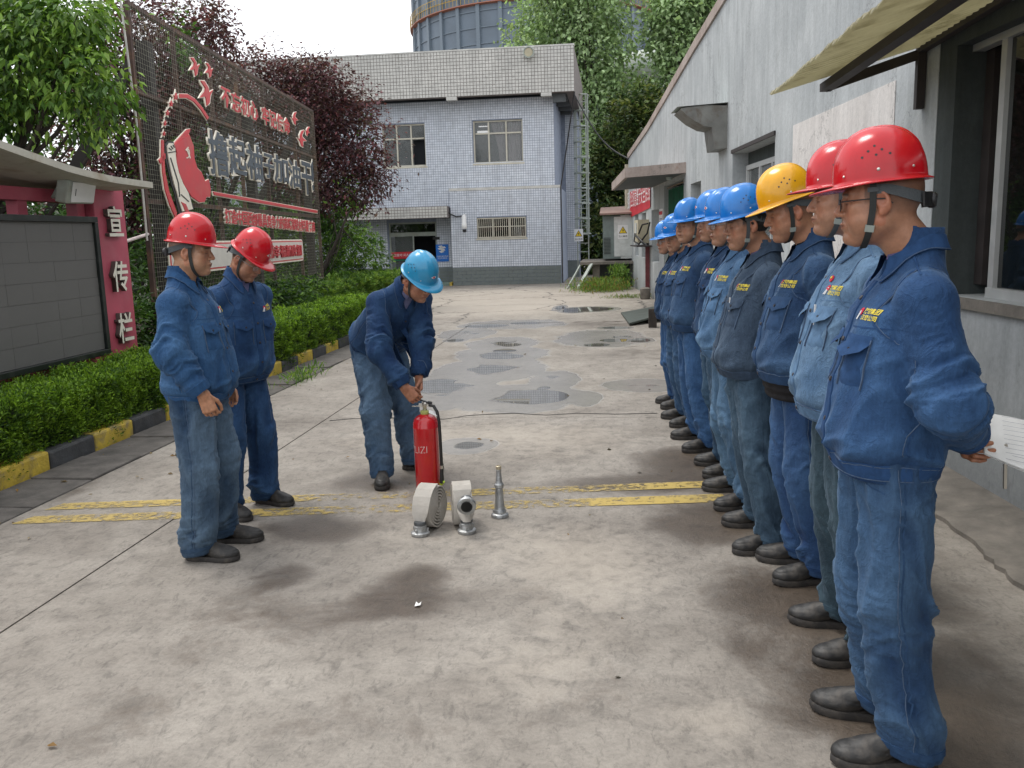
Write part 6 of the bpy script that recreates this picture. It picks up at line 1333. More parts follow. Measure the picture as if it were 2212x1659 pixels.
_SHOE = {}
def shoe_mesh(kind):
    if kind in _SHOE: return _SHOE[kind]
    def f(P):
        S = P
        d = ellip(S, (0, -.035, .048), (.040, .052, .058))
        d = smin(d, rcone(S, (0, -.01, .085), (0, .105, .050), .040, .035), .03)
        d = smin(d, ellip(S, (.003, .135, .038), (.049, .076, .040 if kind == 'work' else .034)), .03)
        d = smax(d, -(P[:, 2] - .016), .004)
        # toe seam groove and ankle opening
        d = np.maximum(d, P[:, 2] + .25*(P[:, 1]) - .115)
        g = np.abs(P[:, 2] - (.052 + .012*np.cos((P[:, 1]-.13)*18))) + np.clip(.055-P[:, 1], 0, 1)
        return d + .0022*np.exp(-(g/.0022)**2)
    V, F = sdf_mesh(f, (-.07, -.11, -.01), (.07, .24, .16), .0042)
    V = relax(V, F, 1, .3)
    me = bpy.data.meshes.new('shoe'); o = mesh_np('tmp', V, F, M_SHOE, smooth=True); up = o.data; bpy.data.objects.remove(o)
    prof = [(-.090, .0), (-.084, .020), (-.066, .034), (-.03, .040), (.02, .038), (.06, .043), (.10, .051), (.14, .054), (.18, .045), (.202, .028), (.213, .0)]
    out = [(w_, y) for y, w_ in prof] + [(-w_*.93, y) for y, w_ in prof[-2:0:-1]]
    m = MB(); n = len(out); Vv = []
    for sc, z in ((.96, 0.0), (1.0, .004), (1.0, .022), (.97, .027)): Vv += [(x*sc, (y-.06)*sc+.06, z + (.006*max(0, (y-.12)/.09)**2 if z > .003 else .004*max(0, (y-.12)/.09)**2)) for x, y in out]
    Ff = [tuple(range(n-1, -1, -1)), tuple(range(3*n, 4*n))] + [(k*n+i, k*n+(i+1) % n, (k+1)*n+(i+1) % n, (k+1)*n+i) for k in range(3) for i in range(n)]
    m.add(Vv, Ff); o = m.build('tmp', M_SOLE, smooth=True); so = o.data; bpy.data.objects.remove(o)
    m = MB()
    for k, y in enumerate((.045, .065, .085)):
        zz = .092 - .32*(y-.045) + .004
        m.tube([(-.022, y-.004, zz-.010), (-.01, y, zz), (.01, y+.002, zz), (.022, y-.004, zz-.010)], .0022, 5)
    m.tube([(0, .04, .098), (.02, .055, .104), (.028, .07, .092), (.012, .06, .098)], .002, 5); m.tube([(0, .04, .098), (-.02, .05, .106), (-.03, .066, .094), (-.012, .058, .098)], .002, 5)
    o = m.build('tmp', M_BLACKP, smooth=True); la = o.data; bpy.data.objects.remove(o)
    _SHOE[kind] = (up, so, la); return _SHOE[kind]
def shoe(parent, xy, yaw, kind='work', z=0.0):
    up, so, la = shoe_mesh(kind)
    s = link('shoe', up, parent); s.location = (xy[0], xy[1], z); s.rotation_euler = (0, 0, yaw)
    link('sole', so, s)
    if kind == 'work': link('lace', la, s)
    return s

def person(spec):
    s = Fig(); g = spec.get; sc = g('scale', 1.0); seed = g('seed', 1); rng = random.Random(seed)
    fh, ch = g('hbody', .005), g('hcloth', .010)
    lean = g('lean', 0.0); girth = g('girth', 1.0); dep = g('depth', 1.0); belly = g('belly', .0)
    o0 = np.array([0, 0, .93])
    Mt = np.array(Matrix.Rotation(-lean, 3, 'X') @ Matrix.Rotation(g('twist', 0.0), 3, 'Z'))   # torso axes (columns)
    T2 = lambda p: o0 + Mt @ (np.asarray(p, float) - o0) + np.array(g('pelvis', (0, 0, 0)), float)
    pel = np.array(g('pelvis', (0, 0, 0)), float)
    def to_t(P): return (P - o0 - pel) @ Mt + o0
    neck = T2((0, -.028, 1.46))
    hd = g('head', (0, .0, 0)); Hm = Mt @ rot(g('hyaw', 0.0), g('hpitch', 0.0), g('hroll', 0.0)) if not g('head_abs') else rot(g('hyaw', 0.0), g('hpitch', 0.0), g('hroll', 0.0))
    Ho = T2(np.array((0, .022, 1.59)) + np.array(hd)) + Hm @ np.array((0, .012, 0.012))
    sh = {-1: T2((-.169*girth, -.014, 1.342)), 1: T2((.169*girth, -.014, 1.342))}
    el = {}; wr = {}
    for k, nm in ((-1, 'L'), (1, 'R')):
        a = g('arm' + nm, 'back')
        if a == 'back':
            el[k] = T2((k*.285*girth, -.115*dep, 1.13)); wr[k] = T2((k*.07, -.205*dep - .02, .965 + .02*k))
        elif a == 'down':
            el[k] = T2((k*.262*girth, -.015, 1.125)); wr[k] = T2((k*.262*girth, .05, .875))
        else: el[k], wr[k] = np.array(a[0], float), np.array(a[1], float)
    hips = {-1: pel + np.array((-.088, 0, .90)), 1: pel + np.array((.088, 0, .90))}
    ft = g('feet', (((-.12, 0.0), R(12)), ((.12, 0.0), R(-12))))
    kn = {}; an = {}
    for k, i in ((-1, 0), (1, 1)):
        an[k] = np.array((ft[i][0][0], ft[i][0][1], .085)); kk = g('knees')
        kn[k] = np.array(kk[i], float) if kk else (hips[k] + an[k])/2 + np.array((k*.008, .028, .01))
    root = empty('person', spec['loc'], spec['rz'], spec['label'], 'person', spec.get('group')); root.scale = (sc, sc, sc)
    # ---- body: head, neck, hidden core, arms and hands in one surface
    prims = []
    hands = g('hands', {})
    for k in (-1, 1):
        prims += [(sh[k]*.9 + el[k]*.1, el[k], .030, .030), (el[k], wr[k], .032, .026)]
    prims += [(T2((0, -.02, 1.36)), T2((0, 0, 1.0)), .05, .05), (T2((-.14, -.01, 1.335)), T2((.14, -.01, 1.335)), .035, .035)]
    hp = {}
    for k, nm in ((-1, 'L'), (1, 'R')):
        hh = hands.get(nm)
        if hh is None:
            dr = wr[k]-el[k] if g('arm'+nm, 'back') == 'down' else np.array((-k*1.0, .15, -.35)); pn = np.array((-k*1.0, .1, 0)) if g('arm'+nm, 'back') == 'down' else np.array((0, -1.0, .1))
            hh = dict(dir=dr, pn=pn, curl=.55)
        hp[k] = hand_prims(wr[k], hh['dir'], hh['pn'], hh.get('side', k), hh.get('curl', .5), hh.get('thumb', .5), hh.get('spread', .06), hh.get('ind'))
    fat = g('fat', 0.0)
    def fbody(P):
        Q = (P - Ho) @ Hm
        d = np.full(len(P), 1.0)
        m = (np.abs(Q[:, 0]) < .16) & (np.abs(Q[:, 1]) < .2) & (np.abs(Q[:, 2]) < .22)
        far = np.linalg.norm(Q, axis=1) - .13; d = np.minimum(d, np.maximum(far, .02))
        if m.any(): d[m] = head_sdf(Q[m], fat)
        nb = Ho + Hm @ np.array((0, -.022, -.05))
        mn = np.linalg.norm(P - neck, axis=1) < .4
        if mn.any():
            dn = smin(rcone(P[mn], nb, neck, .056 + fat, .062 + fat*.5), rcone(P[mn], T2((-.035, -.03, 1.41)), T2((.035, -.03, 1.41)), .045, .045), .03)
            d[mn] = smin(d[mn], dn, .022)
        for a, b, ra, rb in prims: d = smin(d, rcone(P, a, b, ra, rb), .01)
        for k in (-1, 1):
            mh = np.linalg.norm(P - wr[k], axis=1) < .28
            if mh.any():
                dh = None; q = P[mh]
                for n_, (a, b, ra, rb) in enumerate(hp[k]):
                    x = rcone(q, a, b, ra, rb); kk = .010 if n_ < 5 else .0035
                    dh = x if dh is None else smin(dh, x, kk)
                d[mh] = smin(d[mh], dh, .008)
        return d
    allp = np.array([neck, Ho, sh[-1], sh[1], el[-1], el[1], wr[-1], wr[1], T2((0, 0, 1.0))])
    V, F = sdf_mesh(fbody, allp.min(0) - .24, allp.max(0) + .24, fh)
    V = relax(V, F, 1, .25)
    Q = (V - Ho) @ Hm; skin = g('skin', (.44, .235, .150)); C = np.tile(np.array(skin), (len(V), 1))
    m = (np.abs(Q[:, 0]) < .14) & (np.abs(Q[:, 1]) < .16) & (np.abs(Q[:, 2]) < .15)
    C[m] = head_cols(Q[m], skin, g('hair', .55), fat)
    for k in (-1, 1):
        dm = np.linalg.norm(V - wr[k], axis=1) < .22; C[dm] = np.array((skin[0]*.95, skin[1]*.85, skin[2]*.8))*(1 + .18*vnoise(V[dm][:, 0]*90, V[dm][:, 1]*90, V[dm][:, 2]*90, 5))[:, None]
    body = mesh_np('body', V, F, M_SKIN, root, True, cols=C)
    bvb = BVHTree.FromPolygons(V.tolist(), F.tolist())
    # eyes
    if g('thick_hair'):
        def fh_(P):
            d = ellip(P, (0, -.024, .026), (.086, .104, .097)) + .004*vnoise(P[:, 0]*55, P[:, 1]*55, P[:, 2]*30, 7) + .002*vnoise(P[:, 0]*160, P[:, 1]*160, P[:, 2]*60, 8)
            lower = -.055 - P[:, 2] - .0*P[:, 1]
            d = np.maximum(d, np.where(P[:, 1] < -.02, lower, -(P[:, 2] - (-.01 + 1.1*np.maximum(0, P[:, 1]-.0))*1.0)))
            d = np.maximum(d, P[:, 1] - .062); return np.maximum(d, P[:, 2]-.09)
        Vh, Fh = sdf_mesh(fh_, (-.11, -.15, -.09), (.11, .12, .12), .005); Vh = Vh @ Hm.T + Ho
        mesh_np('hair', Vh, Fh, M_HAIR, root, True)
    # ---- jacket
    hem = g('hem', .85); jb, jf = g('jacket', ((.022, .075, .22), (.06, .15, .34)))
    arm = {k: [sh[k], el[k], wr[k]] for k in (-1, 1)}
    rad = [.073*g('sleeve', 1.0), .071*g('sleeve', 1.0), .052*g('sleeve', 1.0)]
    wv = g('wind', .0)
    def fj(P):
        Q = to_t(P); d = torso_sdf(Q, girth, dep, belly, hem)
        # open collar notch
        vz = g('vneck', 1.385)
        wdt = np.clip((Q[:, 2]-vz)*.55, 0, .055)
        notch = np.maximum(np.abs(Q[:, 0]) - wdt, .02 - Q[:, 1]); notch = np.maximum(notch, vz - Q[:, 2])
        d = np.maximum(d, -notch)
        d = np.maximum(d, -rcone(Q, (0, -.026, 1.475), (0, -.026, 1.6), .061, .062))
        for k in (-1, 1):
            a = arm[k]; n_ = a[2]-a[1]; n_ /= np.linalg.norm(n_)
            e = smin(rcone(P, a[0], a[1], rad[0], rad[1]), rcone(P, a[1], a[2], rad[1]*1.02, rad[2]), .03)
            e = np.maximum(e, (P - a[2]) @ n_ + .012)
            e = smin(e, rcone(P, a[0], T2((k*.052, -.028, 1.425)), rad[0]*.94, .042), .03)
            d = smin(d, e, .028)
        return d
    pts = np.array([T2((x, y, z)) for x in (-.27*girth, .27*girth) for y in (-.2*dep, .2*dep + belly) for z in (hem-.02, 1.56)] + list(arm[-1]) + list(arm[1]))
    V, F = sdf_mesh(fj, pts.min(0) - .1, pts.max(0) + .1, ch)
    V = relax(V, F, 1, .4); N = vnormals(V, F)
    Qt = to_t(V); disp = np.zeros(len(V)); amp = .006
    zz = Qt[:, 2]; ax_ = np.arctan2(Qt[:, 0], Qt[:, 1])
    tw = vnoise(Qt[:, 0]*5, Qt[:, 1]*5, zz*4, seed)*.8
    n1 = ridged(Qt[:, 0]*6+tw, Qt[:, 1]*6, zz*2.3+tw*.5, seed+1); n2 = ridged(Qt[:, 0]*3, Qt[:, 1]*3 + tw, zz*17 + Qt[:, 0]*8, seed+2)
    n3 = ridged(Qt[:, 0]*11+zz*5, Qt[:, 1]*11, zz*8-np.abs(Qt[:, 0])*6, seed+4)
    lowz = np.exp(-((zz-(hem+.09))/.06)**2)
    n5 = ridged(Qt[:, 0]*22 + zz*14, Qt[:, 1]*22, zz*10 - np.abs(Qt[:, 0])*20 + tw*2, seed+6)
    dt = .0016*n5 + .0090*n1*sstep(1.42, 1.25, zz) + .0105*n2*lowz + .0062*n3 + .004*lowz
    dt -= .007*np.exp(-((zz-(hem+.048))/.012)**2)
    disp += dt*sstep(hem+.02, hem+.06, zz)*sstep(1.46, 1.38, zz)
    for k in (-1, 1):
        bd, S, W = limb_coords(V, arm[k], rad); La = np.linalg.norm(arm[k][1]-arm[k][0]); Lt = La + np.linalg.norm(arm[k][2]-arm[k][1])
        tor = torso_sdf(Qt, girth, dep, belly, hem); w_ = sstep(.03, .0, bd)*sstep(-.03, .02, tor)
        A = (.0050 + .0110*np.exp(-((S-La)/.09)**2) + .0090*np.exp(-((S-Lt+.08)/.06)**2))*(.4 + .9*sstep(-.4, .5, vnoise(W[:, 0]*9, W[:, 1]*9, S*9, seed+45)))
        tw2 = vnoise(W[:, 0]*12, W[:, 1]*12, S*6, seed+9)
        nn = ridged(W[:, 0]*7, W[:, 1]*7 + W[:, 2]*3, S*17 + tw2*1.1 + W[:, 0]*9*k, seed+10+k) + .45*ridged(W[:, 0]*10, W[:, 1]*10, S*34 + tw2*2, seed+13+k) + .3*ridged(W[:, 0]*16, W[:, 1]*16, S*60 + W[:, 0]*30*k + tw2*3, seed+16+k)
        da = A*nn*sstep(Lt-.012, Lt-.05, S)
        disp = disp*(1-w_) + 1.25*da*w_
    V = V + N*disp[:, None]
    # flare at the hem / waistband gathered
    C = cloth_cols(V, jb, jf, disp, .012, seed)
    jacket = mesh_np('jacket', V, F, M_CLOTH, root, True, cols=C)
    bvj = BVHTree.FromPolygons(V.tolist(), F.tolist())
    cm = cloth_mat(tuple((a*.72 + b*.28)*1.0 for a, b in zip(jb, jf)), 'denim_trim_%d' % seed)
    # waistband
    ring = []
    for k in range(28):
        a = 2*PI*k/28; rx = .185*girth; ry = .135*dep + belly*.35
        ring.append(T2((rx*math.sin(a), ry*math.cos(a) + belly*.25, hem + .036)))
    strip(bvj, ring, .050, .0035, 'waistband', cm, jacket, closed=True, n=44)
    if ch < .0088:
        for dz_ in (-.019, .021): strip(bvj, [p_ + Mt @ np.array((0, 0, dz_)) for p_ in ring], .0022, .0052, 'stitching', M_STITCH, jacket, closed=True, n=60)
    for k in (-1, 1):
        n_ = arm[k][2]-arm[k][1]; n_ /= np.linalg.norm(n_); u = np.cross(n_, [0, 0, 1.0]) if abs(n_[2]) < .9 else np.cross(n_, [1.0, 0, 0]); u /= np.linalg.norm(u); v_ = np.cross(n_, u)
        c0 = arm[k][2] - n_*.038
        strip(bvj, [c0 + (u*math.cos(a) + v_*math.sin(a))*rad[2] for a in [2*PI*q/12 for q in range(12)]], .050, .004, 'cuff', cm, jacket, closed=True, n=18)
    if g('detail', 1) > 0:
        fy = .5
        def F3(x, z): return T2((x, fy, z))
        fd = Vector((Mt @ np.array((0, -1.0, 0))).tolist())
        def snapf(x, z):
            r = bvj.ray_cast(Vector(F3(x, z)), fd); return r[0] if r[0] is not None else Vector(T2((x, .15, z)))
        vz = g('vneck', 1.385)
        # placket
        strip(bvj, [snapf(.004, z) for z in np.linspace(vz, hem+.005, 14)], .040, .004, 'placket', cm, jacket)
        for i, z in enumerate(np.linspace(vz-.05, hem+.028, 5)):
            r = bvj.ray_cast(Vector(F3(.002, z)), fd)
            if r[0] is None: continue
            m = MB(); m.lathe([(.0072, .002), (.0072, .0065), (.005, .0078)], 10, r[0], r[1].to_track_quat('Z', 'Y').to_matrix()); m.build('button', M_BTN, jacket, smooth=True)
        for sx in (-1, 1):
            x0, x1 = sx*.045*girth, sx*.150*girth; zt = 1.245
            def fp(u, v, zt=zt, x0=x0, x1=x1): z = zt - .014 - v*.135 + (.012*abs(2*u-1) if v > .95 else 0); p = F3(x0 + (x1-x0)*u, z); return p
            patch(bvj, fp, 6, 7, .0035, 'pocket', cm, jacket, dirn=fd)
            def ff(u, v, zt=zt, x0=x0, x1=x1): z = zt - v*(.042 + .018*(1-abs(2*u-1))); p = F3(x0 + (x1-x0)*(u*1.04-.02), z); return p
            lift = g('flap_lift', .006)
            fl = patch(bvj, ff, 8, 4, .009, 'pocket_flap', cm, jacket, dirn=fd, base_off=.004)
            me = fl.data; fwd = -fd
            for vi in me.vertices:
                row = vi.index//9
                if row >= 3: vi.co += fwd*lift*(row-2)
            r = bvj.ray_cast(Vector(F3((x0+x1)/2, zt-.04)), fd)
            if r[0] is not None:
                m = MB(); m.lathe([(.006, .009), (.006, .016)], 8, r[0], r[1].to_track_quat('Z', 'Y').to_matrix()); m.build('button', M_BTN, fl)
            # stitching
            strip(bvj, [snapf(x0, zt-.01), snapf(x0, zt-.145)], .003, .0052, 'stitching', M_STITCH, jacket)
            strip(bvj, [snapf(x1, zt-.01), snapf(x1, zt-.145)], .003, .0052, 'stitching', M_STITCH, jacket)
            # yoke seam and armhole
            strip(bvj, [snapf(sx*(.03 + .15*t)*girth, 1.262 + .006*t) for t in np.linspace(0, 1, 7)], .005, .0010, 'seam', cm, jacket)
            a = arm[sx]; c0 = a[0] + (T2((0, 0, 1.395)) - a[0])*.16; axis = a[0] - T2((0, -.012, 1.36)); axis /= np.linalg.norm(axis)
            u = np.cross(axis, [0, 1.0, 0]); u /= np.linalg.norm(u); v_ = np.cross(axis, u)
            strip(bvj, [c0 + (u*math.cos(q) + v_*math.sin(q))*.125 for q in np.linspace(-PI*.95, PI*.95, 16)], .007, .0016, 'seam', cm, jacket)
            if ch < .0088: strip(bvj, [c0 + axis*.010 + (u*math.cos(q) + v_*math.sin(q))*.125 for q in np.linspace(-PI*.95, PI*.95, 16)], .0022, .0016, 'stitching', M_STITCH, jacket, n=50); strip(bvj, [T2((sx*.24*girth, .010, z)) for z in np.linspace(1.2, hem+.07, 8)], .0022, .0016, 'stitching', M_STITCH, jacket)
            # side seam
            strip(bvj, [T2((sx*.24*girth, .0, z)) for z in np.linspace(1.2, hem+.06, 8)], .005, .0010, 'seam', cm, jacket)
            # shoulder seam
            strip(bvj, [T2((sx*(.07 + .13*t), .015, 1.49 - .06*t)) for t in np.linspace(0, 1, 5)], .007, .0016, 'seam', cm, jacket)
        # side seam down the back of the sleeve
        for k in (-1, 1):
            a = arm[k]; off = Mt @ np.array((k*.4, -1.0, 0)); off = off/np.linalg.norm(off)*.08
            strip(bvj, [a[0]*(1-t) + a[1]*t + off for t in np.linspace(.25, 1, 6)] + [a[1]*(1-t) + a[2]*t + off*.8 for t in np.linspace(.15, .8, 5)], .005, .0009, 'seam', cm, jacket)
        # chest logo (wearer's left = -x)
        lx = -.100*girth; lz = 1.300
        def on(x, z, o_):
            r = bvj.ray_cast(Vector(F3(x, z)), fd); return (r[0] + r[1]*o_) if r[0] is not None else Vector(T2((x, .15, z)))
        if g('logo', 1):
            for nm, mt, rows in (('emblem_disc', M_LRED, [(.027 + .012*math.cos(t), .001 + .013*math.sin(t)) for t in [PI*.0 + PI*1.15*q/9 for q in range(10)]]),):
                VV = [on(lx + x, lz + z, .003) for x, z in rows]; m = MB(); m.add(VV, [tuple(range(len(VV)))]); m.build(nm, mt, jacket)
            m = MB()
            for q in range(3):
                x0 = .030 + .004*q; VV = [on(lx + .024 + .002*q, lz + .006, .0036), on(lx + .027 + .002*q, lz + .006, .0036), on(lx + x0 + .006 + .003*q, lz - .018, .0036), on(lx + x0 + .001 + .003*q, lz - .018, .0036)]
                m.add(VV, [(0, 1, 2, 3)])
            m.build('emblem_rays', M_LWHT, jacket)
            for row, (tx, zo) in enumerate((('陕钢集团', .0065), ('汉钢公司', -.0105))):
                me = text_mesh(tx, .0150, M_YEL, 0, .0003, res=1)
                co = np.zeros(len(me.vertices)*3, dtype=np.float32); me.vertices.foreach_get('co', co); co = co.reshape(-1, 3)
                # wearer's view mirrored: text reads left-to-right for the onlooker, i.e. along -x of the wearer
                P3 = [on(lx - .020 - x, lz + zo + y, .0032) for x, y, _ in co]; me.vertices.foreach_set('co', np.array([tuple(p) for p in P3], dtype=np.float32).ravel()); me.update()
                link('embroidered_text', me, jacket)
    if g('tail'):
        def ftl(P):
            Q = to_t(P); return torso_sdf(Q, girth, dep, belly, hem-.075, hem+.03, -.004) + .003*np.sin(Q[:, 2]*190)
        p_ = np.array([T2((x, y, z)) for x in (-.22*girth, .22*girth) for y in (-.19, .22) for z in (hem-.09, hem+.04)]); Vt, Ft = sdf_mesh(ftl, p_.min(0)-.02, p_.max(0)+.02, .008); mesh_np('shirt_tail', Vt, Ft, cloth_mat((.018, .017, .018), 'tail_%d' % seed), root, True)
    # ---- collar
    cs = g('collar', 1.0); nu = 36; V = []; F = []
    vz = g('vneck', 1.385)
    for i in range(nu+1):
        u = -1 + 2*i/nu; au = abs(u); ph = u*R(158)
        rx, ry = .066, .066
        x = rx*math.sin(ph); y = -.026 - ry*math.cos(ph)
        drop = .062*sstep(.45, 1.0, np.array(au)); zt = 1.513 - float(drop)
        # front ends swing down the chest
        k = float(sstep(.72, 1.0, np.array(au)))
        y += .012*k; x += math.copysign(.010*k, u)
        fall = .040 + .026*float(sstep(.55, .95, np.array(au)))*cs; out_ = .015 + .006*(1-au)
        n2 = np.array((math.sin(ph), -math.cos(ph))); 
        if au > .5: n2 = n2*(1-k*.5) + np.array((math.copysign(.9, u), .45))*k*.6; 
        n2 = n2/np.linalg.norm(n2); wob = .002*math.sin(i*1.7+seed)
        prof = [(-.003, -.055), (-.003, -.004), (.001, .002), (.006, .001), (out_*.62, -fall*.5 + wob), (out_ + wob, -fall), (out_ - .004, -fall - .001), (out_*.55, -fall*.5 - .003)]
        for q, dz in prof:
            V.append(T2((x + n2[0]*q, y + n2[1]*q + (0.010*k if q > .01 else 0), zt + dz - (.008*k if q > .01 else 0))))
    for i in range(nu):
        for j in range(7): F.append((i*8+j, (i+1)*8+j, (i+1)*8+j+1, i*8+j+1))
    # lay the fall on the jacket: push each column outwards until it clears the cloth
    push = np.zeros(nu+1); dirs = []
    for i in range(nu+1):
        u = -1 + 2*i/nu; ph = u*R(158); dv = Vector((Mt @ np.array((math.sin(ph)*.8, -math.cos(ph)*.8 + (.5 if abs(u) > .7 else 0), .75))).tolist()).normalized(); dirs.append(dv)
        for j in (4, 5):
            p = Vector(V[i*8+j]); q = 0.0
            for _ in range(30):
                r = bvj.find_nearest(p + dv*q)
                if r[0] is None or (p + dv*q - r[0]).dot(r[1]) > .005: break
                q += .003
            push[i] = max(push[i], q)
    for _ in range(2): push = np.maximum(push, np.convolve(np.pad(push, 1, mode='edge'), [.25, .5, .25], 'valid'))
    wj = (0, 0, .1, .25, .7, 1.0, 1.0, .8); VV = []
    for i in range(nu+1):
        for j in range(8): VV.append(Vector(V[i*8+j]) + dirs[i]*float(push[i])*wj[j])
    m = MB(); m.add(VV, F); m.build('collar', cm, jacket, smooth=True)
    st = [VV[i*8+5] + (VV[i*8+4]-VV[i*8+5])*.12 for i in range(nu+1)]
    m = MB(); m.tube(st, .0014, 4); m.build('stitching', M_STITCH, jacket)
    if g('shirt'):
        V = []; F = []
        for i in range(nu+1):
            u = -1 + 2*i/nu; au = abs(u); ph = u*R(166); k = float(sstep(.6, 1.0, np.array(au))); x = .060*math.sin(ph); y = -.024 - .061*math.cos(ph) + .006*k; zt = 1.518 - .045*k
            for q, dz in ((-.001, -.10 if au > .8 else -.05), (0, 0), (.004, 0), (.008 + .004*k, -.03)): V.append(Vector(T2((x + math.sin(ph)*q, y - math.cos(ph)*q, zt+dz))))
        for i in range(nu):
            for j in range(3): F.append((i*4+j, (i+1)*4+j, (i+1)*4+j+1, i*4+j+1))
        m = MB(); m.add(V, F); m.build('shirt_collar', cloth_mat(g('shirt'), 'shirt_%d' % seed), root, smooth=True)
    if g('vneck', 1.385) < 1.5:
        def fs(P):
            Q = to_t(P); return np.maximum(torso_sdf(Q, girth*.97, dep*.96, belly, 1.15, 1.47, -.008), -rcone(Q, (0, -.026, 1.44), (0, -.026, 1.6), .0555, .056))
        p_ = np.array([T2((x, y, z)) for x in (-.21*girth, .21*girth) for y in (-.14*dep, .18) for z in (1.14, 1.48)])
        V, F = sdf_mesh(fs, p_.min(0)-.02, p_.max(0)+.02, .014); mesh_np('undershirt', V, F, cloth_mat(g('shirt', (.02, .02, .022)) or (.02, .02, .022), 'under_%d' % seed), root, True)
    # ---- trousers
    tb, tf = g('trousers', ((.022, .07, .20), (.07, .16, .33))); lw = g('leg', 1.0)
    lr = [.098*lw, .098*lw, .083*lw, .088*lw]
    hips = {k: hips[k] for k in hips}; legs = {k: [hips[k], (hips[k]+kn[k])/2 + np.array((k*.006, -.004, 0)), kn[k], an[k] + np.array((0, -.012, -.03))] for k in (-1, 1)}
    def ft_(P):
        q = P - pel
        z = q[:, 2]; d = ellip(q, (0, -.012*1, .93), (.178*girth, .128*dep, .13)); d = np.maximum(d, z - 1.02)
        for k in (-1, 1):
            l = legs[k]; e = smin(rcone(P, l[0], l[2], .100*lw, .086*lw), rcone(P, l[2], l[3], .086*lw, .078*lw), .008)
            fx = P[:, 1] - l[3][1]
            e = np.maximum(e, .040 + .16*np.clip(fx, -.2, .06)*1.0 - P[:, 2])
            d = smin(d, e, .022 if k == -1 else .016)
        return d
    allp = np.array([pel + (0, 0, 1.0), pel + (.22*girth, .16, .9), pel + (-.22*girth, -.16, .9)] + [p for k in (-1, 1) for p in legs[k]])
    V, F = sdf_mesh(ft_, allp.min(0) - .13, allp.max(0) + .13, ch)
    V = relax(V, F, 1, .4); N = vnormals(V, F); disp = np.zeros(len(V))
    bds = {}
    for k in (-1, 1): bds[k] = limb_coords(V, [legs[k][0], legs[k][2], legs[k][3]], [.1, .09, .084])
    for k in (-1, 1):
        bd, S, W = bds[k]; w_ = (bd <= bds[-k][0]).astype(float); Lk = np.linalg.norm(legs[k][2]-legs[k][0]); Lt = Lk + np.linalg.norm(legs[k][3]-legs[k][2])
        tw2 = vnoise(W[:, 0]*9, W[:, 1]*9, S*5, seed+29)
        A = (.0045 + .0075*np.exp(-((S-Lk-.03)/.13)**2) + .0115*np.exp(-((S-Lt+.08)/.07)**2))*(.35 + .9*sstep(-.4, .5, vnoise(W[:, 0]*8, W[:, 1]*8, S*7, seed+44)))
        nn = ridged(W[:, 0]*7, W[:, 1]*7, S*9 + tw2*1.6 + W[:, 1]*16 + W[:, 0]*10*k, seed+30+k) + .45*ridged(W[:, 0]*11, W[:, 1]*11, S*20 + W[:, 0]*15*k + tw2*2, seed+33+k) + .3*ridged(W[:, 0]*18, W[:, 1]*18, S*44 + W[:, 1]*30 + tw2*3, seed+35+k)
        vert = ridged(W[:, 0]*10 + tw2, W[:, 1]*10 + S*1.2, S*1.5, seed+36+k) + .4*ridged(W[:, 0]*22 + tw2, W[:, 1]*22, S*3.5, seed+38+k)
        cr = .008*np.exp(-(W[:, 0]/.018)**2)*(W[:, 1] > 0)*sstep(.1, .25, S)*g('crease', .6)
        disp += w_*(1.35*A*nn*sstep(.02, .12, S) + .0100*vert*sstep(Lt-.05, Lt-.25, S) + cr)
    zz = V[:, 2] - pel[2]
    disp += .0055*ridged(V[:, 0]*7, V[:, 1]*7, zz*24 + np.abs(V[:, 0])*16, seed+40)*np.exp(-((zz-.80)/.07)**2)
    V = V + N*disp[:, None]
    V[:, 2] = np.maximum(V[:, 2], .012)
    C = cloth_cols(V, tb, tf, disp, .012, seed+5)
    for k in (-1, 1):   # worn thighs and knees
        bd, S, W = bds[k]; Lk = np.linalg.norm(legs[k][2]-legs[k][0]); ww = ((bd <= bds[-k][0])*(W[:, 1] > 0)*g('worn', .3)*np.clip(np.exp(-((S-.22)/.14)**2) + .8*np.exp(-((S-Lk-.02)/.08)**2), 0, 1))[:, None]*sstep(.0, .06, W[:, 1])[:, None]
        C = C*(1-ww) + np.array(tf)*1.35*ww
    trou = mesh_np('trousers', V, F, M_CLOTH, root, True, cols=C)
    bvt = BVHTree.FromPolygons(V.tolist(), F.tolist())
    cmt = cloth_mat(tuple((a*.7 + b*.3) for a, b in zip(tb, tf)), 'trouser_trim_%d' % seed)
    for k in (-1, 1):
        l = legs[k]
        strip(bvt, [l[0] + (k*.12, 0, .0)] + [l[0]*(1-t) + l[2]*t + np.array((k*.1, 0, 0)) for t in (.3, .6, 1)] + [l[2]*(1-t) + l[3]*t + np.array((k*.1, 0, 0)) for t in (.3, .6, .95)], .005, .0009, 'seam', cmt, trou)
        if ch < .0088: strip(bvt, [l[0] + (k*.12, .012, .0)] + [l[0]*(1-t) + l[2]*t + np.array((k*.1, .012, 0)) for t in (.3, .6, 1)] + [l[2]*(1-t) + l[3]*t + np.array((k*.1, .012, 0)) for t in (.3, .6, .95)], .0022, .0016, 'stitching', M_STITCH, trou)
        c0 = l[3] + np.array((0, 0, .018))
        strip(bvt, [c0 + np.array((math.sin(q)*.088, math.cos(q)*.088, .16*min(.06, max(-.2, math.cos(q)*.088)))) for q in [2*PI*j/14 for j in range(14)]], .022, .0035, 'hem', cmt, trou, closed=True, n=26)
        # back pocket and front pocket
        def bp(u, v, k=k): return pel + np.array((k*(.035 + .10*u), -.3, .885 - .13*v))
        patch(bvt, bp, 4, 4, .003, 'back_pocket', cmt, trou, dirn=(0, 1, 0))
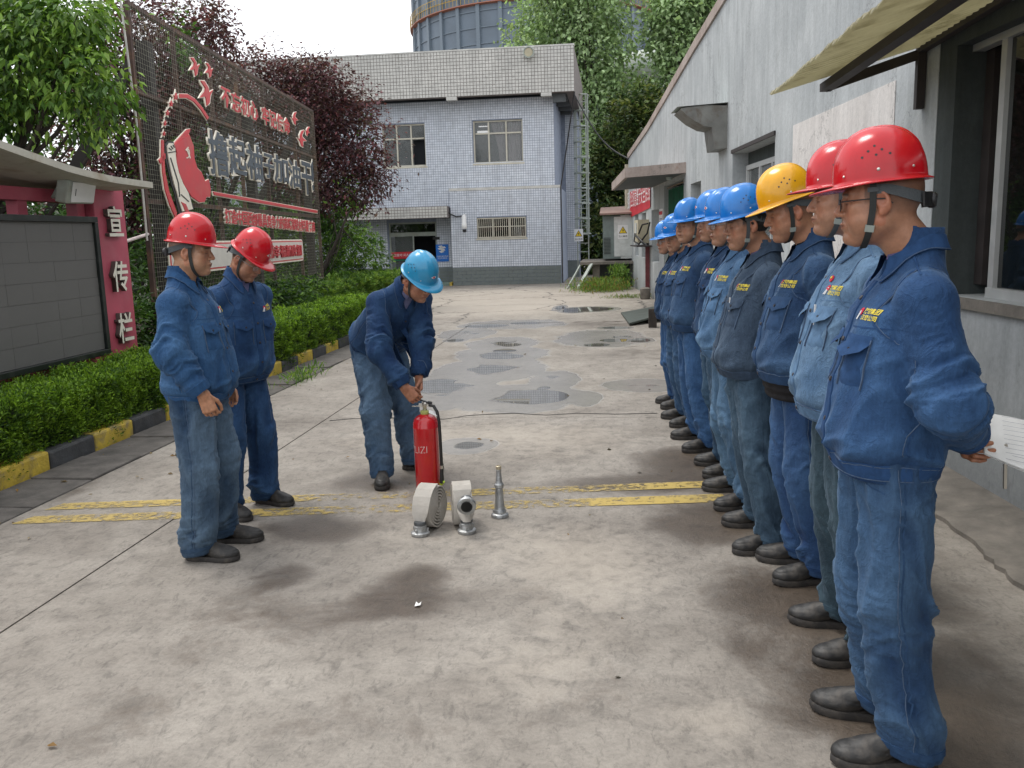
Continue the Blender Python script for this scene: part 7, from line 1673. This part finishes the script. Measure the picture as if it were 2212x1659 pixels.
        strip(bvt, [pel + np.array((k*.09, .15, .93)), pel + np.array((k*.125, .12, .86)), pel + np.array((k*.18, .05, .83))], .005, .0009, 'seam', cmt, trou)
    # ---- shoes
    for k, i in ((-1, 0), (1, 1)): shoe(root, ft[i][0], ft[i][1], g('shoes', 'work'))
    # ---- hard hat and strap
    hat, bvh, Th = helmet(root, Hm, Ho, spec['hat'], g('emblem', False), R(g('tilt', 1)))
    chin_strap(hat, bvb, Hm, Ho, fat, M_STRAPD if g('dark_strap') else M_STRAP)
    if g('glasses'): glasses(root, Hm, Ho, g('glasses') == 'clear')
    s.root = root; s.T2 = T2; s.jacket = jacket; s.bvj = bvj; s.Mt = Mt; s.wr = wr; s.Ho = Ho; s.Hm = Hm; s.fd = None
    s.on = on if g('detail', 1) > 0 else None
    return s
# =================================================================== EXTINGUISHER, HOSES, NOZZLE
M_EXT = simple('extinguisher_red', (.56, .012, .018), .22, var=.08, scale=4, coat=.5, dirt=(.25, .01, .01), dirt_amt=.4, dirt_scale=10)
M_CHALK = simple('chalk', (.72, .68, .66), .9); M_ALC = simple('cast_aluminium', (.42, .43, .43), .42, .75, var=.2, scale=20, bump=.35, bscale=90, dirt=(.10, .09, .08), dirt_amt=.6, dirt_scale=16)
M_ALCD = simple('cast_dark', (.10, .105, .11), .5, .5, var=.25, scale=18, bump=.3, bscale=80); M_RUB = simple('rubber_black', (.014, .014, .014), .5)
M_HOSE = simple('hose_canvas', (.60, .56, .50), .9, var=.10, scale=9, bump=.8, bscale=420, dirt=(.33, .29, .24), dirt_amt=.55, dirt_scale=9); M_HPINK = simple('hose_stripe', (.62, .27, .22), .9, var=.3, scale=60); M_COLLAR = simple('collar_green', (.40, .42, .13), .5)
ex = empty('fire_extinguisher', (-1.14, 5.12, 0), 0, 'tall red fire extinguisher with black hose and chalk mark held by the bending man', 'fire extinguisher')
RE = .0765
m = MB(); m.lathe([(RE-.012, 0), (RE-.004, .004), (RE-.004, .02), (RE, .026), (RE, .395), (RE+.0015, .400), (RE+.0015, .406), (RE, .410), (RE-.001, .43), (RE*.90, .452), (RE*.68, .470), (RE*.42, .480), (.024, .484)], 48); m.build('cylinder', M_EXT, ex, smooth=True)
m = MB(); m.lathe([(.027, .482), (.029, .488), (.029, .502), (.022, .505)], 16); m.build('neck_collar', M_COLLAR, ex, smooth=True)
m = MB(); m.lathe([(.013, .50), (.013, .525), (.017, .53), (.017, .548), (.010, .555)], 12); m.bar((-.035, -.0, .536), (.040, .0, .536), .02, .02); m.build('valve', M_METAL, ex, smooth=True)
m = MB(); m.bar((.02, 0, .552), (-.095, .012, .592), .019, .007); m.bar((.02, 0, .552), (.045, 0, .545), .02, .02); m.build('lever', M_BLACKP, ex, bevel=.002)
m = MB(); m.bar((.015, 0, .532), (-.08, .010, .528), .018, .006); m.build('carry_handle', M_METAL, ex, bevel=.002)
m = MB(); m.tube([(.03, -.01, .538), (.06, -.025, .535), (.082, -.035, .50), (.092, -.038, .44), (.094, -.036, .33), (.095, -.034, .20), (.094, -.034, .17)], .0095, 10); hs_ = m.build('hose', M_RUB, ex, smooth=True)
m = MB(); m.tube([(.094, -.034, .17), (.094, -.034, .15)], .0105, 10); m.build('hose_clamp', M_METAL, hs_); m = MB(); m.tube([(.094, -.034, .15), (.093, -.034, .06)], [.010, .014], 10); m.build('hose_nozzle', M_RUB, hs_, smooth=True)
m = MB(); m.bar((.080, -.02, .045), (.105, -.04, .075), .012, .02); m.build('nozzle_clip', simple('clip_lime', (.45, .62, .05), .5), ex)
m = MB(); m.add([(.035, -.055, .500), (.085, -.045, .478), (.078, -.018, .498), (.03, -.03, .512), (.035, -.055, .4985), (.085, -.045, .4765), (.078, -.018, .4965), (.03, -.03, .5105)], [(0, 1, 2, 3), (7, 6, 5, 4), (0, 4, 5, 1), (1, 5, 6, 2), (2, 6, 7, 3), (3, 7, 4, 0)]); m.build('inspection_tag', M_WHITE, ex)
me = text_mesh('ZLIZI', .062, M_CHALK, 0, -.0015, res=2); co = np.zeros(len(me.vertices)*3, dtype=np.float32); me.vertices.foreach_get('co', co); co = co.reshape(-1, 3); a_ = -PI/2 - .62 + co[:, 0]*.9/RE + .10
me.vertices.foreach_set('co', np.stack([(RE+.0012)*np.cos(a_), (RE+.0012)*np.sin(a_), .272 + co[:, 1] + co[:, 0]*.05], 1).astype(np.float32).ravel()); me.update(); link('chalk_mark', me, ex)
def coupling(parent, M, dark=False, nm='coupling'):
    mt = M_ALCD if dark else M_ALC
    m = MB(); m.M = M; m.lathe([(.030, .0), (.046, .001), (.049, .006), (.049, .017), (.043, .021), (.035, .023), (.034, .052), (.030, .055), (.030, .060)], 30); c = m.build(nm, mt, parent, smooth=True)
    for k in range(3):
        a = 2*PI*k/3 + .4; m = MB(); m.M = M; m.bar((.036*math.cos(a), .036*math.sin(a), .018), (.041*math.cos(a), .041*math.sin(a), .040), .008, .008); m.build('rib', mt, c)
        m = MB(); m.M = M; m.bar((.030*math.cos(a+1), .030*math.sin(a+1), -.001), (.044*math.cos(a+1), .044*math.sin(a+1), -.001), .016, .010); m.build('lug', mt, c)
    m = MB(); m.M = M; m.lathe([(.026, -.002), (.026, .0012), (.0, .0014)], 20); m.build('bore', M_RUB, c)
    m = MB(); m.M = M; m.lathe([(.0315, .058), (.0325, .062), (.0325, .072), (.031, .075)], 24); m.build('hose_band', M_ALCD, c, smooth=True); return c
def hose_roll(base, ang, label, tail, turns=6.5, r1=.118, wid=.098, leanx=0.0):
    """roll standing on edge; local x = roll axis, y = forwards (to the viewer is -y)"""
    e = empty('hose_roll', (base[0], base[1], 0), ang, label, 'fire hose', 'rolled fire hoses')
    pts = []; n = int(turns*36)
    for i in range(n+1):
        t = i/n; a = 2*PI*turns*t; r = .014 + (r1-.014)*t; a0 = PI/2 - 2*PI*turns; th = a0 + a
        pts.append((-r*math.cos(th), r1 + .003 + r*math.sin(th), wid))     # (y, z, width); winds clockwise seen from +x, ends on top
    pts += tail
    rg = random.Random(3)
    def band(w_scale, lift, th, nm, mat, i0=0, parent=e, side=0):
        V = []; F = []; P = pts[i0:]
        for i, p in enumerate(P):
            a = P[max(0, i-1)]; b = P[min(len(P)-1, i+1)]; ty, tz = b[0]-a[0], b[1]-a[1]; l = math.hypot(ty, tz) or 1; ny, nz = -tz/l, ty/l
            w_ = p[2]*w_scale/2; wob = .0012*math.sin(i*.7); 
            for sx, o in ((-1, lift), (1, lift), (1, lift+th), (-1, lift+th)): V.append((sx*w_ + wob*(1 if w_scale > .5 else 0), p[0]+ny*o*side_, p[1]+nz*o*side_))
        for i in range(len(P)-1):
            for j in range(4): F.append((i*4+j, i*4+(j+1) % 4, (i+1)*4+(j+1) % 4, (i+1)*4+j))
        F += [(3, 2, 1, 0), tuple(len(V)-4+q for q in range(4))]
        m = MB(); m.add(V, F); return m.build(nm, mat, parent)
    side_ = 1
    b = band(1, -.0030, .0078, 'flat_hose', M_HOSE)
    return e, band
h1p = gnd(935, 1130); 
tail1 = [(-.03, .237, .098), (-.065, .225, .098), (-.10, .195, .098), (-.122, .155, .096), (-.133, .12, .092), (-.138, .095, .075), (-.140, .078, .06), (-.140, .066, .058)]
e1, b1 = hose_roll((-.985, 4.455), R(-12), 'white rolled fire hose with pink stripe nearest the extinguisher, spiral side showing', tail1)
b1(.07, .0038, .0006, 'pink_stripe', M_HPINK, i0=int(6.5*36)-30); coupling(e1, Matrix.Translation((0, -.141, .0)))
coupling(e1, Matrix.Translation((-.045, -.02, .012)) @ Matrix.Rotation(R(90), 4, 'X') @ Matrix.Scale(.8, 4), True, 'second_coupling')
tail2 = [(-.03, .237, .098), (-.06, .232, .098), (-.085, .215, .095), (-.10, .185, .07), (-.105, .165, .062)]
e2, b2 = hose_roll((-.825, 4.50), R(15), 'white rolled fire hose in the middle with its open coupling ring facing forwards', tail2)
M2 = Matrix.Translation((.012, -.165, .165)) @ Matrix.Rotation(R(90), 4, 'X') @ Matrix.Scale(1, 4)
coupling(e2, Matrix.Translation((.012, -.185, .168)) @ Matrix.Rotation(R(-6), 4, 'Z') @ Matrix.Rotation(R(-80), 4, 'X') @ Matrix.Translation((0, 0, -.03)), False); m = MB(); m.M = Matrix.Translation((.012, -.185, .168)) @ Matrix.Rotation(R(-6), 4, 'Z') @ Matrix.Rotation(R(-80), 4, 'X') @ Matrix.Translation((0, 0, -.03)) @ Matrix.Scale(-1, 4, (0, 0, 1)); m.lathe([(.030, .0), (.030, .005), (.026, .005), (.025, .002), (.0, .002)], 26); m.build('coupling_mouth', M_RUB, e2, smooth=True)
m = MB(); V = []; F = []
for i, (y, z, w_) in enumerate(((-.110, .135, .088), (-.128, .12, .092), (-.138, .10, .085), (-.142, .08, .066), (-.142, .068, .058))):
    for k in range(14): a = 2*PI*k/14; V.append((.012 + w_/2*math.cos(a), y + .016*math.sin(a)*(1 + i*.35), z))
for i in range(4):
    for k in range(14): F.append((i*14+k, i*14+(k+1) % 14, (i+1)*14+(k+1) % 14, (i+1)*14+k))
m.add(V, F); m.build('hose_end', M_HOSE, e2, smooth=True); m = MB(); m.bar((.012, -.150, .128), (.012, -.171, .066), .007, .002); m.build('pink_stripe', M_HPINK, e2); coupling(e2, Matrix.Translation((.012, -.142, 0)), False, 'lower_coupling')
nz = gnd(1080, 1116); m = MB()
nzl = empty('hose_nozzle', (float(nz[0]), float(nz[1]), 0), 0, 'silver cast fire hose nozzle standing upright on its flange', 'nozzle')
m.lathe([(.040, 0), (.048, .002), (.0485, .014), (.044, .020), (.036, .024), (.036, .036), (.030, .044), (.0275, .05), (.0245, .10), (.021, .165), (.026, .170), (.0265, .186), (.021, .192), (.0185, .20), (.0145, .245), (.0140, .258), (.0165, .261), (.0165, .268), (.0135, .270)], 36); bd2 = m.build('barrel', M_ALC, nzl, smooth=True)
m = MB(); m.lathe([(.014, .270), (.0155, .273), (.0155, .289), (.012, .291), (.011, .285)], 20); m.build('tip', simple('brass_pale', (.52, .46, .34), .4, .7), nzl, smooth=True)
for k in range(3):
    a = 2*PI*k/3-1.2; m = MB(); m.bar((.030*math.cos(a), .030*math.sin(a), -.0), (.046*math.cos(a), .046*math.sin(a), -.0), .014, .010); m.build('lug', M_ALC, nzl)
    m = MB(); m.bar((.038*math.cos(a), .038*math.sin(a), .02), (.038*math.cos(a), .038*math.sin(a), .036), .006, .006); m.build('rib', M_ALC, nzl)
p = gnd(903, 1308); m = MB(); m.add([(p[0]-.01, p[1]-.022, .006), (p[0]+.014, p[1]-.018, .010), (p[0]+.012, p[1]+.016, .012), (p[0]+.002, p[1]+.006, .005), (p[0]-.012, p[1]+.02, .009)], [(0, 1, 2, 3, 4)]); tag(m.build('paper_scrap', M_WHITE), 'tiny torn white paper scrap on a brown stain of the concrete', 'scrap')

# =================================================================== THE TWELVE MEN
def w2l(p, root, rz, sc):
    d = np.array(p, float) - np.array(root, float); c, s = math.cos(-rz), math.sin(-rz); return np.array((d[0]*c - d[1]*s, d[0]*s + d[1]*c, d[2]))/sc
J_DEEP = ((.013, .040, .112), (.042, .100, .215)); J_MID = ((.017, .042, .100), (.048, .098, .185)); J_FADE = ((.070, .135, .235), (.155, .255, .375)); J_GREY = ((.030, .048, .080), (.064, .098, .145)); J_DARK = ((.010, .027, .070), (.024, .058, .125))
T_BLUE = ((.014, .038, .095), (.050, .100, .180)); T_GREEN = ((.020, .038, .054), (.045, .075, .095)); T_PALE = ((.038, .080, .14), (.09, .165, .26))
ROW = 'men in blue workwear lined up along the grey wall'
def wk(**k):
    k.setdefault('group', ROW); k['loc'] = (k['loc'][0]-.085, k['loc'][1], 0); k['feet'] = tuple(((a[0], a[1]-.085), b) for a, b in k['feet']); k['pelvis'] = (0, -.005, 0); k['leg'] = k.get('leg', 1.0)*.92; k['sleeve'] = k.get('sleeve', 1.0)*.93; k['depth'] = k.get('depth', 1.0)*.96; k['lean'] = k.get('lean', 0) - R(3.5); k['head'] = (0, .045, .0); k['hpitch'] = k.get('hpitch', 0) + R(3); return person(k)
NR = .72
A_ = wk(loc=(.845, 2.525, 0), rz=R(88), scale=.995, label='stout man nearest the camera in red hard hat and glasses holding papers behind his back', hat='red', glasses=True, dark_strap=True, seed=1, girth=.97, depth=.95, belly=.022, fat=.003, hbody=.0036, hcloth=.0058,
       jacket=J_DEEP, trousers=T_BLUE, worn=.55, shirt=(.13, .11, .22), hyaw=R(-14), hpitch=R(4), lean=R(1), leg=1.04, sleeve=1.02, skin=(.40, .195, .115), feet=(((-.105, .02), R(4)), ((.14, .03), R(-14))),
       armL=((-.240, -.085, 1.09), (-.05, -.205, .955)), armR=((.25, -.09, 1.10), (.06, -.215, .955)), hands=dict(L=dict(dir=(.72, -.45, -.35), pn=(-.35, .55, .6), curl=.75, thumb=.7, side=1), R=dict(dir=(-1, .1, -.4), pn=(0, -1, .1), curl=.6)), hair=.45, flap_lift=.012, shoes='loafer')
B_ = wk(loc=(.90, 3.19, 0), rz=R(90), scale=1.01, label='man in faded pale blue jacket and red hard hat with a small red badge', hat='red', dark_strap=False, seed=2, girth=1.0, depth=1.02, belly=.03, hbody=.0042, hcloth=.0078, jacket=J_FADE, trousers=T_GREEN, worn=.15, shirt=(.13, .11, .2), hyaw=R(-6), hpitch=R(4), skin=(.42, .22, .135), feet=(((-.14, .0), R(8)), ((.14, .02), R(-10))), hair=.3, flap_lift=.010, shoes='loafer')
C_ = wk(loc=(.88, 3.88, 0), rz=R(92), scale=1.0, label='man in yellow hard hat and blue jacket looking down at the demonstration', hat='yellow', dark_strap=True, seed=3, girth=1.0, depth=1.02, belly=.03, hbody=.0045, hcloth=.0085, jacket=J_MID, trousers=((.014, .038, .108), (.040, .088, .185)), worn=.3, shirt=(.02, .02, .025), hyaw=R(2), hpitch=R(16), fat=.002, skin=(.41, .20, .115), feet=(((-.11, .0), R(8)), ((.11, .02), R(-14))), hair=.35, hem=.88, lean=R(2), tail=1)
D_ = wk(loc=(.74, 4.33, 0), rz=R(94), scale=.968, label='young man with thick black hair in blue hard hat and greyish denim jacket', hat='blue', dark_strap=False, seed=4, thick_hair=True, girth=1.0, depth=1.02, belly=.02, hbody=.0048, hcloth=.009, jacket=J_GREY, trousers=((.028, .050, .078), (.062, .105, .15)), worn=.3, shirt=(.12, .11, .2), hyaw=R(6), hpitch=R(10), skin=(.40, .205, .125), feet=(((-.20, .0), R(8)), ((.18, -.03), R(-8))), hair=.8, leg=1.06)
E_ = wk(loc=(.73, 4.98, 0), rz=R(94), scale=.975, label='man in glasses, blue hard hat and worn denim jacket with white ribbon on pocket', hat='blue', emblem=True, glasses='clear', seed=5, girth=1.0, depth=1.04, belly=.03, hbody=.0055, hcloth=.0095, jacket=((.05, .11, .21), (.13, .23, .36)), trousers=T_PALE, worn=.3, shirt=(.02, .02, .022), hyaw=R(14), hpitch=R(8), skin=(.42, .22, .135), feet=(((-.17, .0), R(8)), ((.17, .0), R(-8))), hair=.8)
F2_ = wk(loc=(.735, 5.60, 0), rz=R(94), scale=.985, label='mostly hidden man in blue hard hat and dark jacket behind the man with glasses', hat='blue', emblem=True, seed=6, girth=.98, hbody=.006, hcloth=.011, jacket=J_DARK, trousers=((.015, .035, .07), (.04, .08, .13)), hyaw=R(10), hpitch=R(6), skin=(.40, .21, .13), feet=(((-.14, .0), R(8)), ((.14, .0), R(-8))), hair=.8)
F_ = wk(loc=(.64, 6.32, 0), rz=R(97), scale=.975, label='round faced man in blue hard hat turning his head towards the camera', hat='blue', seed=7, girth=1.04, depth=1.04, belly=.02, fat=.005, hbody=.005, hcloth=.0095, jacket=J_MID, trousers=((.02, .058, .15), (.05, .115, .24)), worn=.2, hyaw=R(30), hpitch=R(4), skin=(.44, .235, .145), feet=(((-.2, .0), R(8)), ((.18, .0), R(-6))), hair=.6, shirt=(.05, .07, .12))
G_ = wk(loc=(.60, 7.08, 0), rz=R(98), scale=.928, label='shorter man in blue hard hat, second from the far end of the row', hat='blue', emblem=True, seed=8, girth=1.02, hbody=.006, hcloth=.011, jacket=J_MID, trousers=T_BLUE, hyaw=R(34), hpitch=R(12), skin=(.44, .235, .145), feet=(((-.16, .0), R(8)), ((.16, .0), R(-6))), hair=.6, shirt=(.05, .07, .12))
H_ = wk(loc=(.575, 7.78, 0), rz=R(96), scale=.905, label='farthest man of the row, his face and dark jacket half hidden', hat='blue', seed=9, girth=1.0, hbody=.006, hcloth=.011, jacket=J_DARK, trousers=J_DEEP, hyaw=R(20), hpitch=R(8), skin=(.42, .22, .14), feet=(((-.13, .0), R(8)), ((.13, .0), R(-6))), hair=.6, glasses='clear')
L1loc = (-2.03, 4.04, 0); Lsc = .935
def l1(p): return w2l(p, L1loc, R(-88), Lsc)
L1_ = person(dict(loc=L1loc, rz=R(-88), scale=Lsc, group='red helmet supervisors watching', label='leftmost man in red hard hat and worn jeans with his arm hanging down', hat='red', dark_strap=True, seed=21, girth=.95, depth=.98, belly=.04, fat=.003, hbody=.0042, hcloth=.0068, jacket=((.018, .060, .150), (.052, .125, .25)), trousers=((.014, .036, .078), (.080, .125, .18)), worn=.9, hem=.83, hyaw=R(8), hpitch=R(7), lean=R(0), skin=(.46, .25, .15), feet=(((-.15, .02), R(6)), ((.12, .0), R(-4))), hair=.55, sleeve=.98,
       armR=((.245, .0, 1.10), (.22, .13, .90)), armL='down', hands=dict(R=dict(dir=(-.05, .30, -1), pn=(-1, -.1, -.1), curl=.6, thumb=.5, side=1)), leg=.98, shoes='work', vneck=1.40))
L2_ = person(dict(loc=(-2.13, 4.73, 0), rz=R(-112), scale=.918, group='red helmet supervisors watching', label='man in tilted red hard hat and glasses bowing his head beside the hedge', hat='red', emblem=True, glasses='clear', dark_strap=True, seed=22, girth=1.04, depth=1.04, belly=.03, fat=.004, hbody=.0046, hcloth=.0082, jacket=J_DEEP, trousers=((.012, .036, .10), (.034, .082, .18)), worn=.25, hyaw=R(6), hpitch=R(26), lean=R(10), hroll=R(-4), head=(0, .01, -.005), skin=(.40, .20, .12), feet=(((-.15, .02), R(4)), ((.15, .0), R(-10))), hair=.85, shirt=(.16, .16, .30), sleeve=1.02))
Mloc = (-1.45, 5.47, 0); Mrz = R(-134); Msc = .97
ml = lambda p: w2l(p, Mloc, Mrz, Msc)
M_ = person(dict(loc=Mloc, rz=Mrz, scale=Msc, label='bending man in light blue hard hat opening the red fire extinguisher', hat='cyan', emblem=True, dark_strap=True, seed=31, girth=.94, depth=.96, belly=.0, hbody=.0040, hcloth=.0078, jacket=((.010, .030, .088), (.030, .072, .155)), trousers=((.028, .064, .13), (.088, .145, .22)), worn=.6, lean=R(50), pelvis=(0, -.12, -.02), hpitch=R(-15), hyaw=R(8), logo=0, girth_=1, hem=.885, skin=(.41, .20, .125), shirt=(.16, .17, .30), sleeve=.95, vneck=1.36,
       armR=(tuple(ml((-1.395, 5.10, .865))), tuple(ml((-1.245, 5.065, .655)))), armL=(tuple(ml((-1.19, 5.34, .88))), tuple(ml((-1.195, 5.235, .685)))),
       hands=dict(R=dict(dir=tuple(ml(np.array(Mloc)+(.62, .12, -.80))), pn=tuple(ml(np.array(Mloc)+(.3, .8, -.4))), curl=.55, thumb=.75, side=1), L=dict(dir=tuple(ml(np.array(Mloc)+(.10, -.62, -.95))), pn=tuple(ml(np.array(Mloc)+(-.6, -.6, .1))), curl=.45, thumb=.6, side=-1)),
       feet=((tuple(ml((-1.34, 5.62, 0)))[:2], R(38)), (tuple(ml((-1.47, 5.30, 0)))[:2], R(-34))), leg=.95, hair=.5))
# extras worn or held
def front_thing(fig, x, z, build):
    fd = Vector((fig.Mt @ np.array((0, -1.0, 0))).tolist()); p0 = Vector(fig.T2((x, .5, z))); r = fig.bvj.ray_cast(p0, fd)
    if r[0] is not None: build(r[0], r[1])
def badge(p, n):
    q = n.to_track_quat('Z', 'Y').to_matrix(); m = MB(); m.lathe([(.012, .001), (.012, .004)], 8, p, q); o = m.build('red_badge', M_LRED, B_.root); m = MB(); m.lathe([(.005, .004), (.004, .006)], 6, p + Vector((0, 0, .003)), q); m.build('badge_star', M_YEL, o)
front_thing(B_, -.055, 1.335, badge)
def pen(fig, x):
    def f(p, n): m = MB(); m.bar(tuple(p + n*.008 + Vector((0, 0, .02))), tuple(p + n*.010 - Vector((0, 0, .05))), .006); m.build('pen', M_WHITE, fig.root)
    front_thing(fig, x, 1.225, f)
pen(B_, -.06); pen(D_, -.065)
def ribbon(p, n):
    m = MB(); b = p + n*.014; m.add([b, b + Vector((.014, 0, -.004)), b + Vector((.010, 0, -.03)), b + Vector((.018, 0, -.055)), b + Vector((.002, .002, -.065)), b + Vector((-.006, .002, -.03))], [(0, 1, 2, 5), (5, 2, 3, 4)]); m.build('white_ribbon', M_WHITE, E_.root)
front_thing(E_, -.075, 1.215, ribbon)
# papers held behind the back by the nearest man
pp = empty('paper_sheets', A_.root.location, A_.root.rotation_euler.z, 'printed white sheets held behind the back of the nearest man', 'papers'); pp.scale = A_.root.scale
wl = A_.wr[-1]; b0 = Vector((wl[0]+.045, wl[1]-.065, wl[2]+.02)); dx = Vector((.05, -.95, -.22)).normalized(); dy = Vector((-.70, .15, -.55)).normalized(); dz = dx.cross(dy).normalized()
for k in range(3):
    V = []; N = 10
    for i in range(N+1):
        for j in range(5):
            u, v = i/N, j/4; V.append(b0 + dx*(.27*u-.02) + dy*(.15*(v-.35)) + dz*(.020*math.sin(u*2.4)*(v-.3)*2 + .0022*k + .006*k*u*v) + Vector((0, 0, -.02*u*u)))
    m = MB(); m.add(V, [(i*5+j, i*5+j+1, (i+1)*5+j+1, (i+1)*5+j) for i in range(N) for j in range(4)]); m.build('sheet', M_WHITE, pp, smooth=True)
m = MB(); 
for r_ in range(9):
    v = .12 + .085*r_
    for s_ in (1, -1):
        a = b0 + dx*(.27*.12) + dy*(.19*(v-.35)) + dz*(.002 + .012*s_); b = b0 + dx*(.27*(.9 if r_ % 3 else .6)) + dy*(.19*(v-.35)) + dz*(.001 + .022*s_*1.0)
        m.add([a, b, b + dy*.0012, a + dy*.0012], [(0, 1, 2, 3)])
m.build('print_lines', simple('print_dark', (.25, .25, .3), .7), pp)
m = MB(); m.bar(tuple(Vector(wl) + Vector((.02, -.10, -.02))), tuple(Vector(wl) + Vector((.03, -.11, -.15))), .008); m.build('pen', M_METAL, pp)
